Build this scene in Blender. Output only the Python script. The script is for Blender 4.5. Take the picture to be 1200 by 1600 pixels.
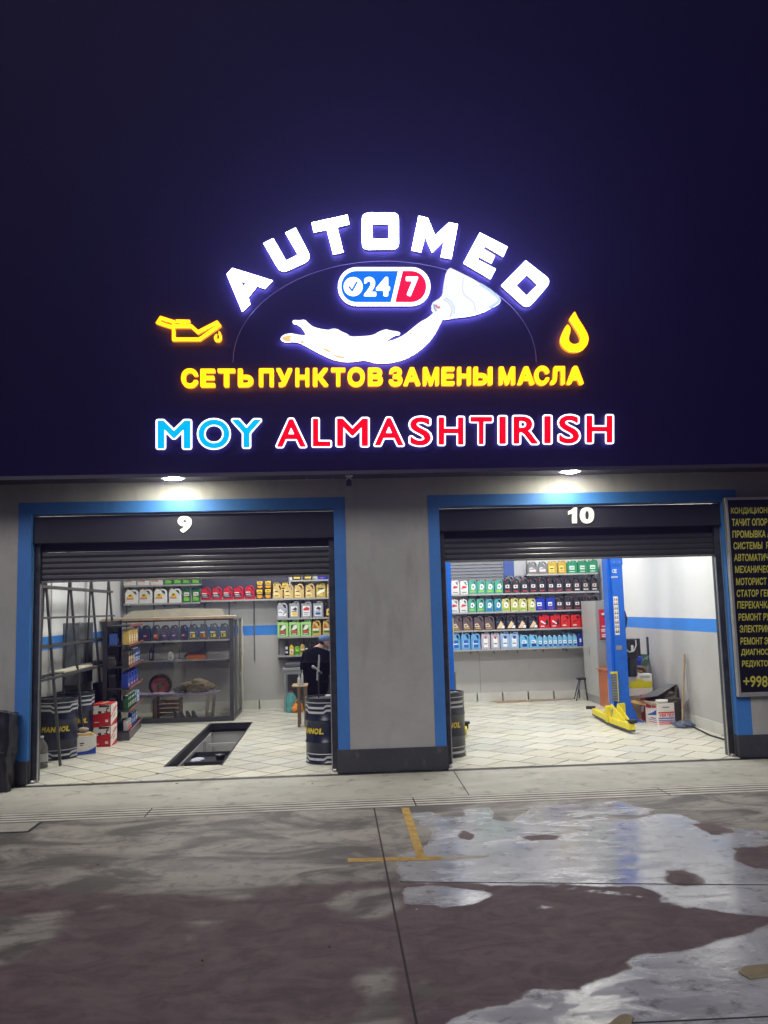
import bpy, bmesh, math, random
import numpy as np
from mathutils import Vector, Matrix
for o in list(bpy.data.objects):
    bpy.data.objects.remove(o)
random.seed(7)
SC = bpy.context.scene
COL = SC.collection
PI = math.pi

# ------------------------------------------------------------------ camera
FOC, PITCH, YAW, ROLL, EYE = 1338.4, 0.110938, 0.062158, -0.026646, 2.1
fo = Vector((math.sin(YAW)*math.cos(PITCH), math.cos(YAW)*math.cos(PITCH), math.sin(PITCH)))
ri0 = Vector((math.cos(YAW), -math.sin(YAW), 0)); up0 = ri0.cross(fo)
cr, sr = math.cos(ROLL), math.sin(ROLL)
ri = ri0*cr + up0*sr
up = up0*cr - ri0*sr
cam_data = bpy.data.cameras.new('camera')
cam = bpy.data.objects.new('camera', cam_data); COL.objects.link(cam)
rot = Matrix((ri, up, -fo)).transposed()
cam.matrix_world = Matrix.Translation((0, 0, EYE)) @ rot.to_4x4()
cam_data.sensor_fit = 'VERTICAL'; cam_data.sensor_height = 36.0; cam_data.sensor_width = 27.0
cam_data.lens = FOC/1600*36.0
cam_data.clip_start = .05; cam_data.clip_end = 400
SC.camera = cam

# ------------------------------------------------------------------ world, moon-dim sky, exposure
w = bpy.data.worlds.new('World'); SC.world = w; w.use_nodes = True
nt = w.node_tree; nt.nodes.clear()
wo = nt.nodes.new('ShaderNodeOutputWorld'); bg = nt.nodes.new('ShaderNodeBackground')
bg.inputs['Color'].default_value = (.31, .28, .33, 1); bg.inputs['Strength'].default_value = .15
nt.links.new(bg.outputs[0], wo.inputs[0])
sun_d = bpy.data.lights.new('street_glow', 'SUN'); sun_d.energy = 1.55; sun_d.angle = math.radians(25); sun_d.color = (1, .95, .92)
sun = bpy.data.objects.new('street_glow', sun_d); COL.objects.link(sun)
sun.rotation_euler = Vector((.25, 1, -.75)).to_track_quat('-Z', 'Y').to_euler()
SC.view_settings.view_transform = 'Standard'; SC.view_settings.look = 'None'
SC.view_settings.gamma = 1; SC.view_settings.use_curve_mapping = False; SC.view_settings.exposure = .1
SC.render.engine = 'CYCLES'
SC.cycles.use_denoising = True; SC.cycles.max_bounces = 7; SC.cycles.diffuse_bounces = 4; SC.cycles.glossy_bounces = 3
SC.cycles.transmission_bounces = 4; SC.cycles.transparent_max_bounces = 12
SC.cycles.caustics_reflective = False; SC.cycles.caustics_refractive = False
SC.cycles.sample_clamp_indirect = 6

# ------------------------------------------------------------------ picture -> place helpers (measured rays met with real planes)
def ray(X, Y): return ri*(X-600) - up*(Y-800) + fo*FOC
def onY(X, Y, y): d = ray(X, Y); return Vector((0, 0, EYE)) + d*(y/d.y)
def onX(X, Y, x): d = ray(X, Y); return Vector((0, 0, EYE)) + d*(x/d.x)
def onZ(X, Y, z=0.): d = ray(X, Y); return Vector((0, 0, EYE)) + d*((z-EYE)/d.z)

# ------------------------------------------------------------------ materials
MATS = {}
def mat(name, col, rough=.5, metal=0., var=0., vs=6., bump=0., bs=60., emit=None, es=0., spec=.5, rvar=0., coat=0.):
    if name in MATS: return MATS[name]
    m = bpy.data.materials.new(name); m.use_nodes = True; MATS[name] = m
    t = m.node_tree; b = t.nodes['Principled BSDF']
    b.inputs['Base Color'].default_value = (*col, 1); b.inputs['Roughness'].default_value = rough
    b.inputs['Metallic'].default_value = metal; b.inputs['Specular IOR Level'].default_value = spec
    b.inputs['Coat Weight'].default_value = coat
    m.diffuse_color = (*col, 1)
    if emit:
        b.inputs['Emission Color'].default_value = (*emit, 1); b.inputs['Emission Strength'].default_value = es
    tc = None
    if var or bump or rvar:
        tc = t.nodes.new('ShaderNodeNewGeometry')
    if var or rvar:
        n = t.nodes.new('ShaderNodeTexNoise'); n.inputs['Scale'].default_value = vs; n.inputs['Detail'].default_value = 6
        n.inputs['Roughness'].default_value = .65
        t.links.new(tc.outputs['Position'], n.inputs['Vector'])
    if var:
        mp = t.nodes.new('ShaderNodeMapRange'); mp.inputs[1].default_value = .3; mp.inputs[2].default_value = .7
        mp.inputs[3].default_value = 1-var; mp.inputs[4].default_value = 1+var
        t.links.new(n.outputs['Fac'], mp.inputs[0])
        mx = t.nodes.new('ShaderNodeVectorMath'); mx.operation = 'SCALE'; mx.inputs[0].default_value = col
        t.links.new(mp.outputs[0], mx.inputs['Scale']); t.links.new(mx.outputs[0], b.inputs['Base Color'])
    if rvar:
        mp = t.nodes.new('ShaderNodeMapRange'); mp.inputs[1].default_value = .3; mp.inputs[2].default_value = .7
        mp.inputs[3].default_value = rough-rvar; mp.inputs[4].default_value = rough+rvar
        t.links.new(n.outputs['Fac'], mp.inputs[0]); t.links.new(mp.outputs[0], b.inputs['Roughness'])
    if bump:
        n2 = t.nodes.new('ShaderNodeTexNoise'); n2.inputs['Scale'].default_value = bs; n2.inputs['Detail'].default_value = 5
        t.links.new(tc.outputs['Position'], n2.inputs['Vector'])
        bp = t.nodes.new('ShaderNodeBump'); bp.inputs['Strength'].default_value = bump; bp.inputs['Distance'].default_value = .01
        t.links.new(n2.outputs['Fac'], bp.inputs['Height']); t.links.new(bp.outputs[0], b.inputs['Normal'])
    return m
def emis(name, col, s):
    if name in MATS: return MATS[name]
    m = bpy.data.materials.new(name); m.use_nodes = True; MATS[name] = m
    t = m.node_tree; t.nodes.clear(); o = t.nodes.new('ShaderNodeOutputMaterial'); e = t.nodes.new('ShaderNodeEmission')
    e.inputs[0].default_value = (*col, 1); e.inputs[1].default_value = s; t.links.new(e.outputs[0], o.inputs[0])
    return m
def rgb(r, g, b):     # 0-255 screen colour of a flat print to linear
    f = lambda c: (c/255/12.92 if c/255 <= .04045 else ((c/255+.055)/1.055)**2.4)
    return (f(r), f(g), f(b))
def plastic(key, col, rough=.35):
    return mat('plastic_'+key, col, rough, var=.06, vs=30, bump=.05, bs=200)

# ------------------------------------------------------------------ objects
ORG = {}
def orgof(p): return ORG.get(p.name, Vector((0, 0, 0))) if p else Vector((0, 0, 0))
def tag(o, label=None, cat=None, group=None, kind=None):
    if label: o['label'] = label
    if cat: o['category'] = cat
    if group: o['group'] = group
    if kind: o['kind'] = kind
    return o
def thing(name, loc, label, cat, group=None, rz=0.):
    o = bpy.data.objects.new(name, None); COL.objects.link(o); o.location = loc; o.rotation_euler[2] = rz
    o.empty_display_size = .1; ORG[o.name] = Vector(loc) if rz == 0 else Vector((0, 0, 0))
    return tag(o, label, cat, group)
def local_thing(name, loc, label, cat, group=None, rz=0.):
    o = thing(name, loc, label, cat, group, rz); ORG[o.name] = Vector((0, 0, 0)); return o

class B:
    """collects shapes, builds ONE mesh object"""
    def __init__(s): s.v = []; s.f = []; s.m = []
    def add(s, vs, fs, mi=0):
        n = len(s.v); s.v += [Vector(p) for p in vs]; s.f += [[i+n for i in f] for f in fs]; s.m += [mi]*len(fs); return s
    def box(s, x0, x1, y0, y1, z0, z1, mi=0, M=None):
        vs = [Vector(p) for p in ((x0,y0,z0),(x1,y0,z0),(x1,y1,z0),(x0,y1,z0),(x0,y0,z1),(x1,y0,z1),(x1,y1,z1),(x0,y1,z1))]
        if M is not None: vs = [M @ p for p in vs]
        return s.add(vs, [(0,3,2,1),(4,5,6,7),(0,1,5,4),(1,2,6,5),(2,3,7,6),(3,0,4,7)], mi)
    def bar(s, a, b, w, h=None, mi=0, upv=(0,0,1)):
        a, b = Vector(a), Vector(b); d = b-a; L = d.length; d.normalize(); h = h or w
        u_ = Vector(upv)
        if abs(d.dot(u_)) > .98: u_ = Vector((0, 1, 0))
        sx = d.cross(u_).normalized(); sz = sx.cross(d)
        M = Matrix((sx, d, sz)).transposed().to_4x4(); M.translation = a
        return s.box(-w/2, w/2, 0, L, -h/2, h/2, mi, M)
    def tube(s, pts, r, n=8, mi=0, caps=True):
        pts = [Vector(p) for p in pts]; rr = r if isinstance(r, (list, tuple)) else [r]*len(pts)
        vs = []; prev = None
        for i, p in enumerate(pts):
            d = (pts[min(i+1, len(pts)-1)]-pts[max(i-1, 0)])
            d = d.normalized() if d.length > 1e-9 else Vector((0, 0, 1))
            if prev is None:
                a = Vector((1, 0, 0)) if abs(d.x) < .9 else Vector((0, 1, 0))
                x = d.cross(a).normalized()
            else:
                x = (prev - d*prev.dot(d)).normalized()
            prev = x; y = d.cross(x)
            for k in range(n):
                a = 2*PI*k/n; vs.append(p + (x*math.cos(a)+y*math.sin(a))*rr[i])
        fs = []
        for i in range(len(pts)-1):
            for k in range(n):
                k2 = (k+1) % n; fs.append((i*n+k, i*n+k2, (i+1)*n+k2, (i+1)*n+k))
        if caps: fs.append(tuple(reversed(range(n)))); fs.append(tuple(range((len(pts)-1)*n, len(pts)*n)))
        return s.add(vs, fs, mi)
    def lathe(s, prof, c=(0,0,0), n=24, mi=0, sx=1, sy=1):
        c = Vector(c); vs = []; fs = []
        for (r, z) in prof:
            for k in range(n):
                a = 2*PI*k/n; vs.append(c+Vector((r*math.cos(a)*sx, r*math.sin(a)*sy, z)))
        for i in range(len(prof)-1):
            for k in range(n):
                k2 = (k+1) % n; fs.append((i*n+k, i*n+k2, (i+1)*n+k2, (i+1)*n+k))
        fs.append(tuple(reversed(range(n)))); fs.append(tuple(range((len(prof)-1)*n, len(prof)*n)))
        return s.add(vs, fs, mi)
    def sphere(s, c, r, n=10, mi=0, sc=(1,1,1), jit=0):
        prof = [(max(.001, r*math.sin(PI*i/n)), -r*math.cos(PI*i/n)) for i in range(n+1)]
        k = len(s.v); s.lathe(prof, (0,0,0), n+4, mi)
        for i in range(k, len(s.v)):
            p = s.v[i]; q = Vector((p.x*sc[0], p.y*sc[1], p.z*sc[2]))
            if jit: q *= 1+random.uniform(-jit, jit)
            s.v[i] = q+Vector(c)
        return s
    def prism(s, poly, f0, f1, mi=0):
        """poly of 2D points; f0/f1 map (u,v) to front / back 3D points"""
        n = len(poly); vs = [f0(*p) for p in poly]+[f1(*p) for p in poly]
        fs = [tuple(range(n)), tuple(reversed(range(n, 2*n)))]
        fs += [(i, i+n, (i+1) % n+n, (i+1) % n) for i in range(n)]
        return s.add(vs, fs, mi)
    def quad(s, a, b, c, d, mi=0): return s.add([a, b, c, d], [(0, 1, 2, 3)], mi)
    def build(s, name, mats, parent=None, bevel=0., smooth=False, org=None, fix=True, seg=2):
        o_ = orgof(parent) if parent else (Vector(org) if org is not None else Vector((0, 0, 0)))
        me = bpy.data.meshes.new(name); me.from_pydata([p-o_ for p in s.v], [], s.f)
        for m in (mats if isinstance(mats, (list, tuple)) else [mats]): me.materials.append(m)
        me.polygons.foreach_set('material_index', s.m)
        if fix:
            bm = bmesh.new(); bm.from_mesh(me); bmesh.ops.recalc_face_normals(bm, faces=bm.faces); bm.to_mesh(me); bm.free()
        if smooth:
            me.polygons.foreach_set('use_smooth', [True]*len(me.polygons))
        me.update()
        o = bpy.data.objects.new(name, me); COL.objects.link(o)
        if parent: o.parent = parent; ORG[o.name] = o_
        elif org is not None: o.location = org; ORG[o.name] = o_
        if bevel:
            b = o.modifiers.new('edge', 'BEVEL'); b.width = bevel; b.segments = seg; b.limit_method = 'ANGLE'; b.angle_limit = .6
            if smooth is False and seg > 1: pass
        if smooth:
            try: me.set_sharp_from_angle(angle=.7)
            except Exception: pass
        return o
def children(o): return [c for c in bpy.data.objects if c.parent == o]
KIDS = {}
def kids(o):
    if o.name not in KIDS: KIDS[o.name] = children(o)
    return KIDS[o.name]
def copy_tree(o, parent=None):
    c = o.copy(); COL.objects.link(c); c.parent = parent
    for ch in kids(o): copy_tree(ch, c)
    return c
ORD = ['first','second','third','fourth','fifth','sixth','seventh','eighth','ninth','tenth','eleventh','twelfth','thirteenth','fourteenth']

def curve_mesh(splines, mapf, depth_vec, bev=0.):
    """2D outlines (first outer, then holes) -> filled, extruded mesh data via a curve. returns verts, faces in place"""
    cu = bpy.data.curves.new('outline', 'CURVE'); cu.dimensions = '2D'; cu.fill_mode = 'FRONT'
    for sp in splines:
        s = cu.splines.new('POLY'); s.points.add(len(sp)-1); s.use_cyclic_u = True
        for i, p in enumerate(sp): s.points[i].co = (p[0], p[1], 0, 1)
    ob = bpy.data.objects.new('outline', cu); COL.objects.link(ob)
    dg = bpy.context.evaluated_depsgraph_get(); dg.update()
    me = bpy.data.meshes.new_from_object(ob.evaluated_get(dg))
    bpy.data.objects.remove(ob)
    vs = [mapf(v.co.x, v.co.y) for v in me.vertices]; fs = [list(p.vertices) for p in me.polygons]
    edges = {}
    for f in fs:
        for i in range(len(f)):
            a, b = f[i], f[(i+1) % len(f)]; k = (min(a, b), max(a, b)); edges.setdefault(k, []).append((a, b))
    bpy.data.meshes.remove(me)
    n = len(vs); dv = Vector(depth_vec)
    vs2 = vs+[p+dv for p in vs]
    side = [(b, a, a+n, b+n) for k, l in edges.items() if len(l) == 1 for (a, b) in l]
    back = [tuple(i+n for i in reversed(f)) for f in fs]
    return vs2, fs, side, back
def simplify(p, tol):
    out = list(p); ch = True
    while ch and len(out) > 8:
        ch = False; q = []; i = 0; n = len(out)
        while i < n:
            q.append(out[i])
            if i+2 < n+1 and i+1 < n:
                a, b, c = Vector(out[i]), Vector(out[i+1]), Vector(out[(i+2) % n]); d = c-a
                if d.length > 1e-9 and abs((b-a).x*d.y-(b-a).y*d.x)/d.length < tol: i += 2; ch = True; continue
            i += 1
        out = q
    return out
BOLD = {}
def bold_outline(txt, bold):
    """regular glyph thickened by a true distance offset: distance field, then its contour"""
    key = (txt, bold)
    if key in BOLD: return BOLD[key]
    cu = bpy.data.curves.new('glyph', 'FONT'); cu.body = txt; cu.size = 1
    ob = bpy.data.objects.new('glyph', cu); COL.objects.link(ob)
    cv = ob.to_curve(bpy.context.evaluated_depsgraph_get()); A, Bn = [], []
    for sp in cv.splines:
        bp = sp.bezier_points; pl = []
        for i in range(len(bp)):
            p, q = bp[i], bp[(i+1) % len(bp)]
            for k in range(6):
                t = k/6; c_ = p.co*(1-t)**3+p.handle_right*3*t*(1-t)**2+q.handle_left*3*t*t*(1-t)+q.co*t**3; pl.append((c_.x, c_.y))
        A += pl; Bn += pl[1:]+pl[:1]
    ob.to_curve_clear(); bpy.data.objects.remove(ob); A, Bn = np.array(A), np.array(Bn)
    h = .011 if len(txt) == 1 else .016; x0, y0 = A.min(0)-bold-3*h; x1, y1 = A.max(0)+bold+3*h
    gx_, gy_ = np.arange(x0, x1, h), np.arange(y0, y1, h); X, Y = np.meshgrid(gx_, gy_); D = np.full(X.shape, 1e9); I = np.zeros(X.shape, int)
    for a, b in zip(A, Bn):
        e = b-a; t = np.clip(((X-a[0])*e[0]+(Y-a[1])*e[1])/(e@e+1e-15), 0, 1); D = np.minimum(D, (X-a[0]-t*e[0])**2+(Y-a[1]-t*e[1])**2)
        if a[1] != b[1]: I += np.where(((a[1] > Y) != (b[1] > Y)) & (X < (b[0]-a[0])*(Y-a[1])/(b[1]-a[1])+a[0]), 1 if b[1] > a[1] else -1, 0)
    F = np.where(I != 0, np.sqrt(D), -np.sqrt(D))+bold+1e-7
    seg = {}
    ny_, nx_ = F.shape; S = F > 0; cells = np.argwhere(~((S[:-1, :-1] == S[1:, :-1]) & (S[:-1, :-1] == S[:-1, 1:]) & (S[:-1, :-1] == S[1:, 1:])))
    def cut(i, j, k, l):
        a, b = F[i, j], F[k, l]; t = a/(a-b); return (gx_[j]+(gx_[l]-gx_[j])*t, gy_[i]+(gy_[k]-gy_[i])*t)
    nx2 = {}; co = {}
    for i, j in cells:
        c = [(i, j), (i, j+1), (i+1, j+1), (i+1, j)]; s_ = [S[q] for q in c]; ins, outs = [], []
        for q in range(4):
            p, r = c[q], c[(q+1) % 4]
            if s_[q] != s_[(q+1) % 4]:
                kk = (min(p, r), max(p, r)); co[kk] = cut(*p, *r); (outs if s_[q] else ins).append(kk)
        for a_, b_ in zip(outs, ins if len(ins) == 1 else ins): nx2[a_] = b_
    res = []
    while nx2:
        st, cu = nx2.popitem(); lp = [co[st]]
        while cu != st and cu in nx2: lp.append(co[cu]); cu = nx2.pop(cu)
        if len(lp) > 6: res.append(simplify(lp, h*.10))
    BOLD[key] = res
    return res
def glyph_geo(ch, bold, mapuv, depth_vec, ref_bold=None):
    """glyph scaled so that its bounding box is the unit square, mapped by mapuv(u, v); extruded by depth_vec.
    ref_bold: scale by the bounding box of that weight instead (for inlays)"""
    L_ = bold_outline(ch, bold); rv = [p for l in (L_ if ref_bold is None else bold_outline(ch, ref_bold)) for p in l]
    x0, x1 = min(p[0] for p in rv), max(p[0] for p in rv); y0, y1 = min(p[1] for p in rv), max(p[1] for p in rv)
    v2, f, side, back = curve_mesh(L_, lambda x, y: Vector((x, y, 0)), (0, 0, 0))
    n = len(v2)//2; P = [mapuv((p.x-x0)/(x1-x0), (p.y-y0)/(y1-y0)) for p in v2[:n]]; dv = Vector(depth_vec)
    return P+[p+dv for p in P], f, side, back
# ------------------------------------------------------------------ main sizes (metres)
YF, YB, YS = 11.27, 18.85, 10.57          # facade, back wall, front of the fascia box
XL, XR, DV0, DV1 = -4.5, 5.93, .66, .80    # inner side walls, divider between the bays
ZC = 4.3
O1 = (-3.87, .037); O2 = (1.43, 5.31); ZT = 3.42; ZSOF = 3.81

stucco = mat('grey_stucco', (.335, .335, .32), .85, var=.10, vs=1.6, bump=.35, bs=90)
bluepaint = mat('blue_paint', (.035, .16, .46), .55, var=.08, vs=3, bump=.15, bs=90)
plinthm = mat('dark_plinth', (.035, .037, .043), .45, var=.15, vs=5)
navy = mat('navy_cladding', (.0062, .0036, .036), .6, var=.06, vs=.8, spec=.06)
soffm = mat('dark_soffit', (.022, .020, .030), .4, var=.1, vs=4)
black = mat('black_steel', (.022, .022, .026), .42, var=.2, vs=12, bump=.05)
slatm = mat('shutter_slat_steel', (.036, .037, .042), .36, .3, var=.12, vs=8)
chrome = mat('bare_steel', (.45, .45, .44), .3, .9, var=.15, vs=20)
whitew = mat('white_wall_paint', (.70, .71, .70), .6, var=.035, vs=1.2, bump=.08, bs=40)
greyw = mat('grey_wall_paint', (.46, .45, .43), .55, var=.06, vs=1.7, bump=.08, bs=40)
bluew = mat('blue_wall_stripe', (.045, .24, .72), .5, var=.04, vs=3)

def age(m_, sc, stretch, lo, hi, amt, col):
    t_ = m_.node_tree; b_ = t_.nodes['Principled BSDF']; src = b_.inputs['Base Color'].links[0].from_socket
    n_ = t_.nodes.new('ShaderNodeTexNoise'); n_.inputs['Scale'].default_value = sc; n_.inputs['Detail'].default_value = 8; n_.inputs['Roughness'].default_value = .65
    g_ = t_.nodes.new('ShaderNodeNewGeometry'); v_ = t_.nodes.new('ShaderNodeVectorMath'); v_.operation = 'MULTIPLY'; v_.inputs[1].default_value = stretch
    t_.links.new(g_.outputs['Position'], v_.inputs[0]); t_.links.new(v_.outputs[0], n_.inputs['Vector'])
    r_ = t_.nodes.new('ShaderNodeMapRange'); r_.interpolation_type = 'SMOOTHSTEP'
    for i_, q_ in enumerate((lo, hi, 0, amt)): r_.inputs[i_+1].default_value = q_
    t_.links.new(n_.outputs['Fac'], r_.inputs[0]); x_ = t_.nodes.new('ShaderNodeMix'); x_.data_type = 'RGBA'
    t_.links.new(r_.outputs[0], x_.inputs[0]); t_.links.new(src, x_.inputs[6]); x_.inputs[7].default_value = (*col, 1); t_.links.new(x_.outputs[2], b_.inputs['Base Color'])
age(stucco, 3.2, (1, 1, .22), .50, .72, .45, (.21, .20, .18)); age(stucco, 14, (1, 1, 1), .64, .72, .5, (.45, .44, .42))
age(bluepaint, 5, (1, 1, .3), .55, .72, .5, (.03, .10, .25)); age(bluepaint, 22, (1, 1, 1), .66, .70, .7, (.22, .27, .32))
age(plinthm, 9, (1, 1, .6), .56, .70, .6, (.10, .098, .09)); age(greyw, 2.5, (1, 1, .5), .56, .74, .45, (.30, .29, .27)); age(whitew, 2.2, (1, 1, .35), .58, .76, .35, (.52, .52, .50))

# ---- ground attributes
def poly_sdf(px, py, poly):
    poly = np.array(poly); n = len(poly); d = np.full(px.shape, 1e9); ins = np.zeros(px.shape, bool)
    for i in range(n):
        a, b = poly[i], poly[(i+1) % n]; e = b-a
        t = np.clip(((px-a[0])*e[0]+(py-a[1])*e[1])/(e@e+1e-12), 0, 1)
        d = np.minimum(d, np.hypot(px-a[0]-t*e[0], py-a[1]-t*e[1]))
        if a[1] != b[1]:
            c = ((a[1] > py) != (b[1] > py)) & (px < (b[0]-a[0])*(py-a[1])/(b[1]-a[1])+a[0]); ins ^= c
    return np.where(ins, d, -d)
def gp(*pts): return [tuple(onZ(x, y)[:2]) for x, y in pts]
WET = [gp((632,1272),(700,1266),(760,1262),(880,1258),(960,1252),(1005,1262),(1050,1268),(1110,1290),(1200,1300),(1260,1320),(1260,1435),(1160,1425),(1120,1415),(1060,1412),(1025,1392),(1000,1386),(960,1387),(870,1382),(850,1384),(790,1384),(700,1379),(625,1377),(622,1335),(660,1325),(680,1300)),
       gp((628,1386),(700,1383),(768,1397),(742,1412),(690,1417),(628,1412)),
       gp((850,1385),(960,1392),(1010,1404),(1050,1412),(1056,1416),(1048,1400),(1060,1390),(1240,1380),(1260,1440),(1200,1432),(1130,1425),(1090,1418),(1068,1422),(1050,1408)),
       gp((1270,1420),(1200,1444),(1130,1470),(1080,1482),(1010,1490),(978,1500),(976,1512),(940,1530),(905,1548),(832,1545),(795,1570),(745,1582),(700,1592),(650,1640),(640,1700),(1300,1700)),
       gp((840,1418),(852,1416),(856,1422),(846,1425)), gp((860,1417),(869,1418),(868,1422),(861,1421))]
HOLE = [gp((1036,1360),(1068,1356),(1085,1366),(1100,1381),(1060,1384),(1040,1378)), gp((712,1300),(725,1297),(742,1302),(735,1312),(718,1311)),
        gp((815,1306),(850,1303),(878,1305),(865,1312),(830,1314)), gp((1080,1288),(1110,1284),(1150,1300),(1110,1306)), gp((660,1262),(725,1260),(722,1275),(690,1276)),
        gp((765,1262),(800,1256),(830,1262),(800,1284),(770,1280)), gp((930,1275),(1000,1272),(1060,1250),(1080,1270),(1030,1272),(980,1283)), gp((1150,1325),(1260,1315),(1260,1360),(1180,1358),(1155,1345))]
DAMP = [gp((600,1262),(640,1240),(1300,1220),(1300,1384),(1100,1383),(620,1380)), gp((-40,1262),(640,1255),(632,1300),(625,1372),(560,1380),(500,1384),(420,1388),(380,1404),(300,1400),(190,1398),(120,1394),(60,1392),(-40,1395)),
        gp((505,1412),(540,1392),(600,1390),(628,1388),(626,1416),(600,1436),(540,1434)), gp((-40,1440),(60,1425),(105,1422),(85,1465),(40,1490),(-40,1530)),
        gp((565,1516),(600,1505),(622,1512),(622,1560),(632,1610),(480,1700),(300,1700),(360,1602),(480,1596),(560,1592),(575,1570),(560,1545)),
        gp((650,1530),(672,1532),(680,1552),(662,1562),(650,1556)), gp((688,1545),(728,1550),(700,1558)),
        gp((275,1440),(292,1439),(318,1436),(330,1440),(322,1450),(300,1449),(280,1446)), gp((334,1436),(345,1438),(338,1442)), gp((290,1462),(304,1460),(298,1470)), gp((234,1438),(248,1439),(240,1444)),
        gp((160,1417),(176,1415),(170,1419)), gp((372,1398),(390,1396),(400,1400),(380,1403))]
def ground_material(kind):
    m = bpy.data.materials.new('concrete_'+kind); m.use_nodes = True; t = m.node_tree; b = t.nodes['Principled BSDF']; L = t.links.new
    def N(typ, **k):
        n = t.nodes.new(typ)
        for a, v in k.items(): setattr(n, a, v)
        return n
    g = N('ShaderNodeNewGeometry')
    def noise(sc, det=6, rough=.6, stretch=None, dist=0.):
        n = N('ShaderNodeTexNoise'); n.inputs['Scale'].default_value = sc; n.inputs['Detail'].default_value = det; n.inputs['Roughness'].default_value = rough
        n.inputs['Distortion'].default_value = dist
        if stretch:
            v = N('ShaderNodeVectorMath', operation='MULTIPLY'); v.inputs[1].default_value = stretch; L(g.outputs['Position'], v.inputs[0]); L(v.outputs[0], n.inputs['Vector'])
        else: L(g.outputs['Position'], n.inputs['Vector'])
        return n.outputs['Fac']
    def mr(x, a, b_, c, d, smooth=True):
        n = N('ShaderNodeMapRange'); n.interpolation_type = 'SMOOTHSTEP' if smooth else 'LINEAR'
        for i, v in enumerate((a, b_, c, d)): n.inputs[i+1].default_value = v
        L(x, n.inputs[0]); return n.outputs[0]
    def mth(op, a, b_=None):
        n = N('ShaderNodeMath', operation=op)
        for i, v in enumerate((a, b_)):
            if v is None: continue
            if isinstance(v, (int, float)): n.inputs[i].default_value = v
            else: L(v, n.inputs[i])
        return n.outputs[0]
    def mix(f, a, b_):
        n = N('ShaderNodeMix', data_type='RGBA'); L(f, n.inputs[0])
        for i, v in ((6, a), (7, b_)):
            if isinstance(v, tuple): n.inputs[i].default_value = (*v, 1)
            else: L(v, n.inputs[i])
        return n.outputs[2]
    big, mid, fine = noise(.9, 5, .6, (1, 1.6, 1), .6), noise(4, 7, .65), noise(70, 4, .7)
    streak = noise(1.1, 6, .62, (1, 1.7, 1), .9)
    if kind == 'yard':
        wa = N('ShaderNodeAttribute', attribute_name='wet').outputs['Fac']; da = N('ShaderNodeAttribute', attribute_name='damp').outputs['Fac']
        edge = mth('MULTIPLY', mth('SUBTRACT', noise(3.2, 6, .55), .5), .22)
        edge2 = mth('MULTIPLY', mth('SUBTRACT', noise(2.1, 6, .55), .5), .30)
        wet = mr(mth('ADD', wa, edge), -.02, .03, 0, 1); damp = mr(mth('ADD', da, edge2), -.05, .07, 0, 1)
        dry = mix(mr(noise(2.6, 7, .68, (1, 1.5, 1), 1.0), .32, .70, 0, 1), (.118, .082, .088), (.185, .138, .140))
        damp_lit = mix(mr(streak, .38, .62, 0, 1), (.115, .107, .094), (.36, .335, .29))  # paler damp tone also holds light from the bays and downlights
        c = mix(damp, dry, damp_lit)
        wet_sheen = mix(mr(big, .35, .65, 0, 1), (.40, .41, .42), (.56, .57, .58))  # pale film colour: reflected light put into the albedo
        c = mix(wet, c, wet_sheen)
        spk = mr(noise(45, 3, .7), .60, .72, 0, 1); c = mix(mth('MULTIPLY', spk, .35), c, (.06, .05, .05)); grime = mr(noise(6.5, 6, .7), .52, .66, 0, 1); c = mix(mth('MULTIPLY', grime, .55), c, (.09, .078, .072)); L(c, b.inputs['Base Color'])
        film = mr(noise(2.4, 6, .62, (1, 2.2, 1), .8), .42, .62, 0, 1)
        rw = mth('ADD', mth('MULTIPLY', film, .24), .055)
        rd = mth('ADD', mth('MULTIPLY', mid, .18), mr(damp, 0, 1, .60, .44))
        r = mth('ADD', mth('MULTIPLY', wet, rw), mth('MULTIPLY', mth('SUBTRACT', 1, wet), rd)); L(r, b.inputs['Roughness'])
        L(mr(wet, 0, 1, .22, .85), b.inputs['Specular IOR Level'])
        h = mth('ADD', mth('MULTIPLY', fine, mr(wet, 0, 1, .5, .10)), mth('MULTIPLY', noise(9, 4, .6), mr(wet, 0, 1, .4, .5))); h = mth('ADD', h, mth('MULTIPLY', noise(28, 3, .6), mr(wet, 0, 1, .1, .22)))
    else:
        c = mix(mr(streak, .35, .65, 0, 1), (.37, .365, .31), (.45, .44, .375)); c = mix(mr(mid, .55, .72, 0, 1), c, (.20, .19, .165))
        spk = mr(noise(50, 3, .7), .58, .70, 0, 1); c = mix(mth('MULTIPLY', spk, .4), c, (.13, .12, .10)); grime = mr(noise(3.2, 7, .7), .52, .68, 0, 1); c = mix(mth('MULTIPLY', grime, .35), c, (.17, .16, .135)); L(c, b.inputs['Base Color']); L(mr(mid, 0, 1, .45, .75), b.inputs['Roughness'])
        b.inputs['Specular IOR Level'].default_value = .35
        h = mth('ADD', mth('MULTIPLY', fine, .4), mth('MULTIPLY', mid, .6))
    bp = N('ShaderNodeBump'); bp.inputs['Strength'].default_value = .35; bp.inputs['Distance'].default_value = .006
    L(h, bp.inputs['Height']); L(bp.outputs[0], b.inputs['Normal'])
    return m
yard_m, apron_m = ground_material('yard'), ground_material('apron')
gx = np.array([-60, -30, -15, -9] + list(np.arange(-6.5, 7.01, .06)) + [9, 15, 30, 60]); gy = np.array([-60, -25, -8, 0, 2.2] + list(np.arange(3.2, 9.30, .06)) + [9.33])
GX, GY = np.meshgrid(gx, gy); fx, fy = GX.ravel(), GY.ravel()
me = bpy.data.meshes.new('yard_concrete'); nx, ny = len(gx), len(gy)
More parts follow.
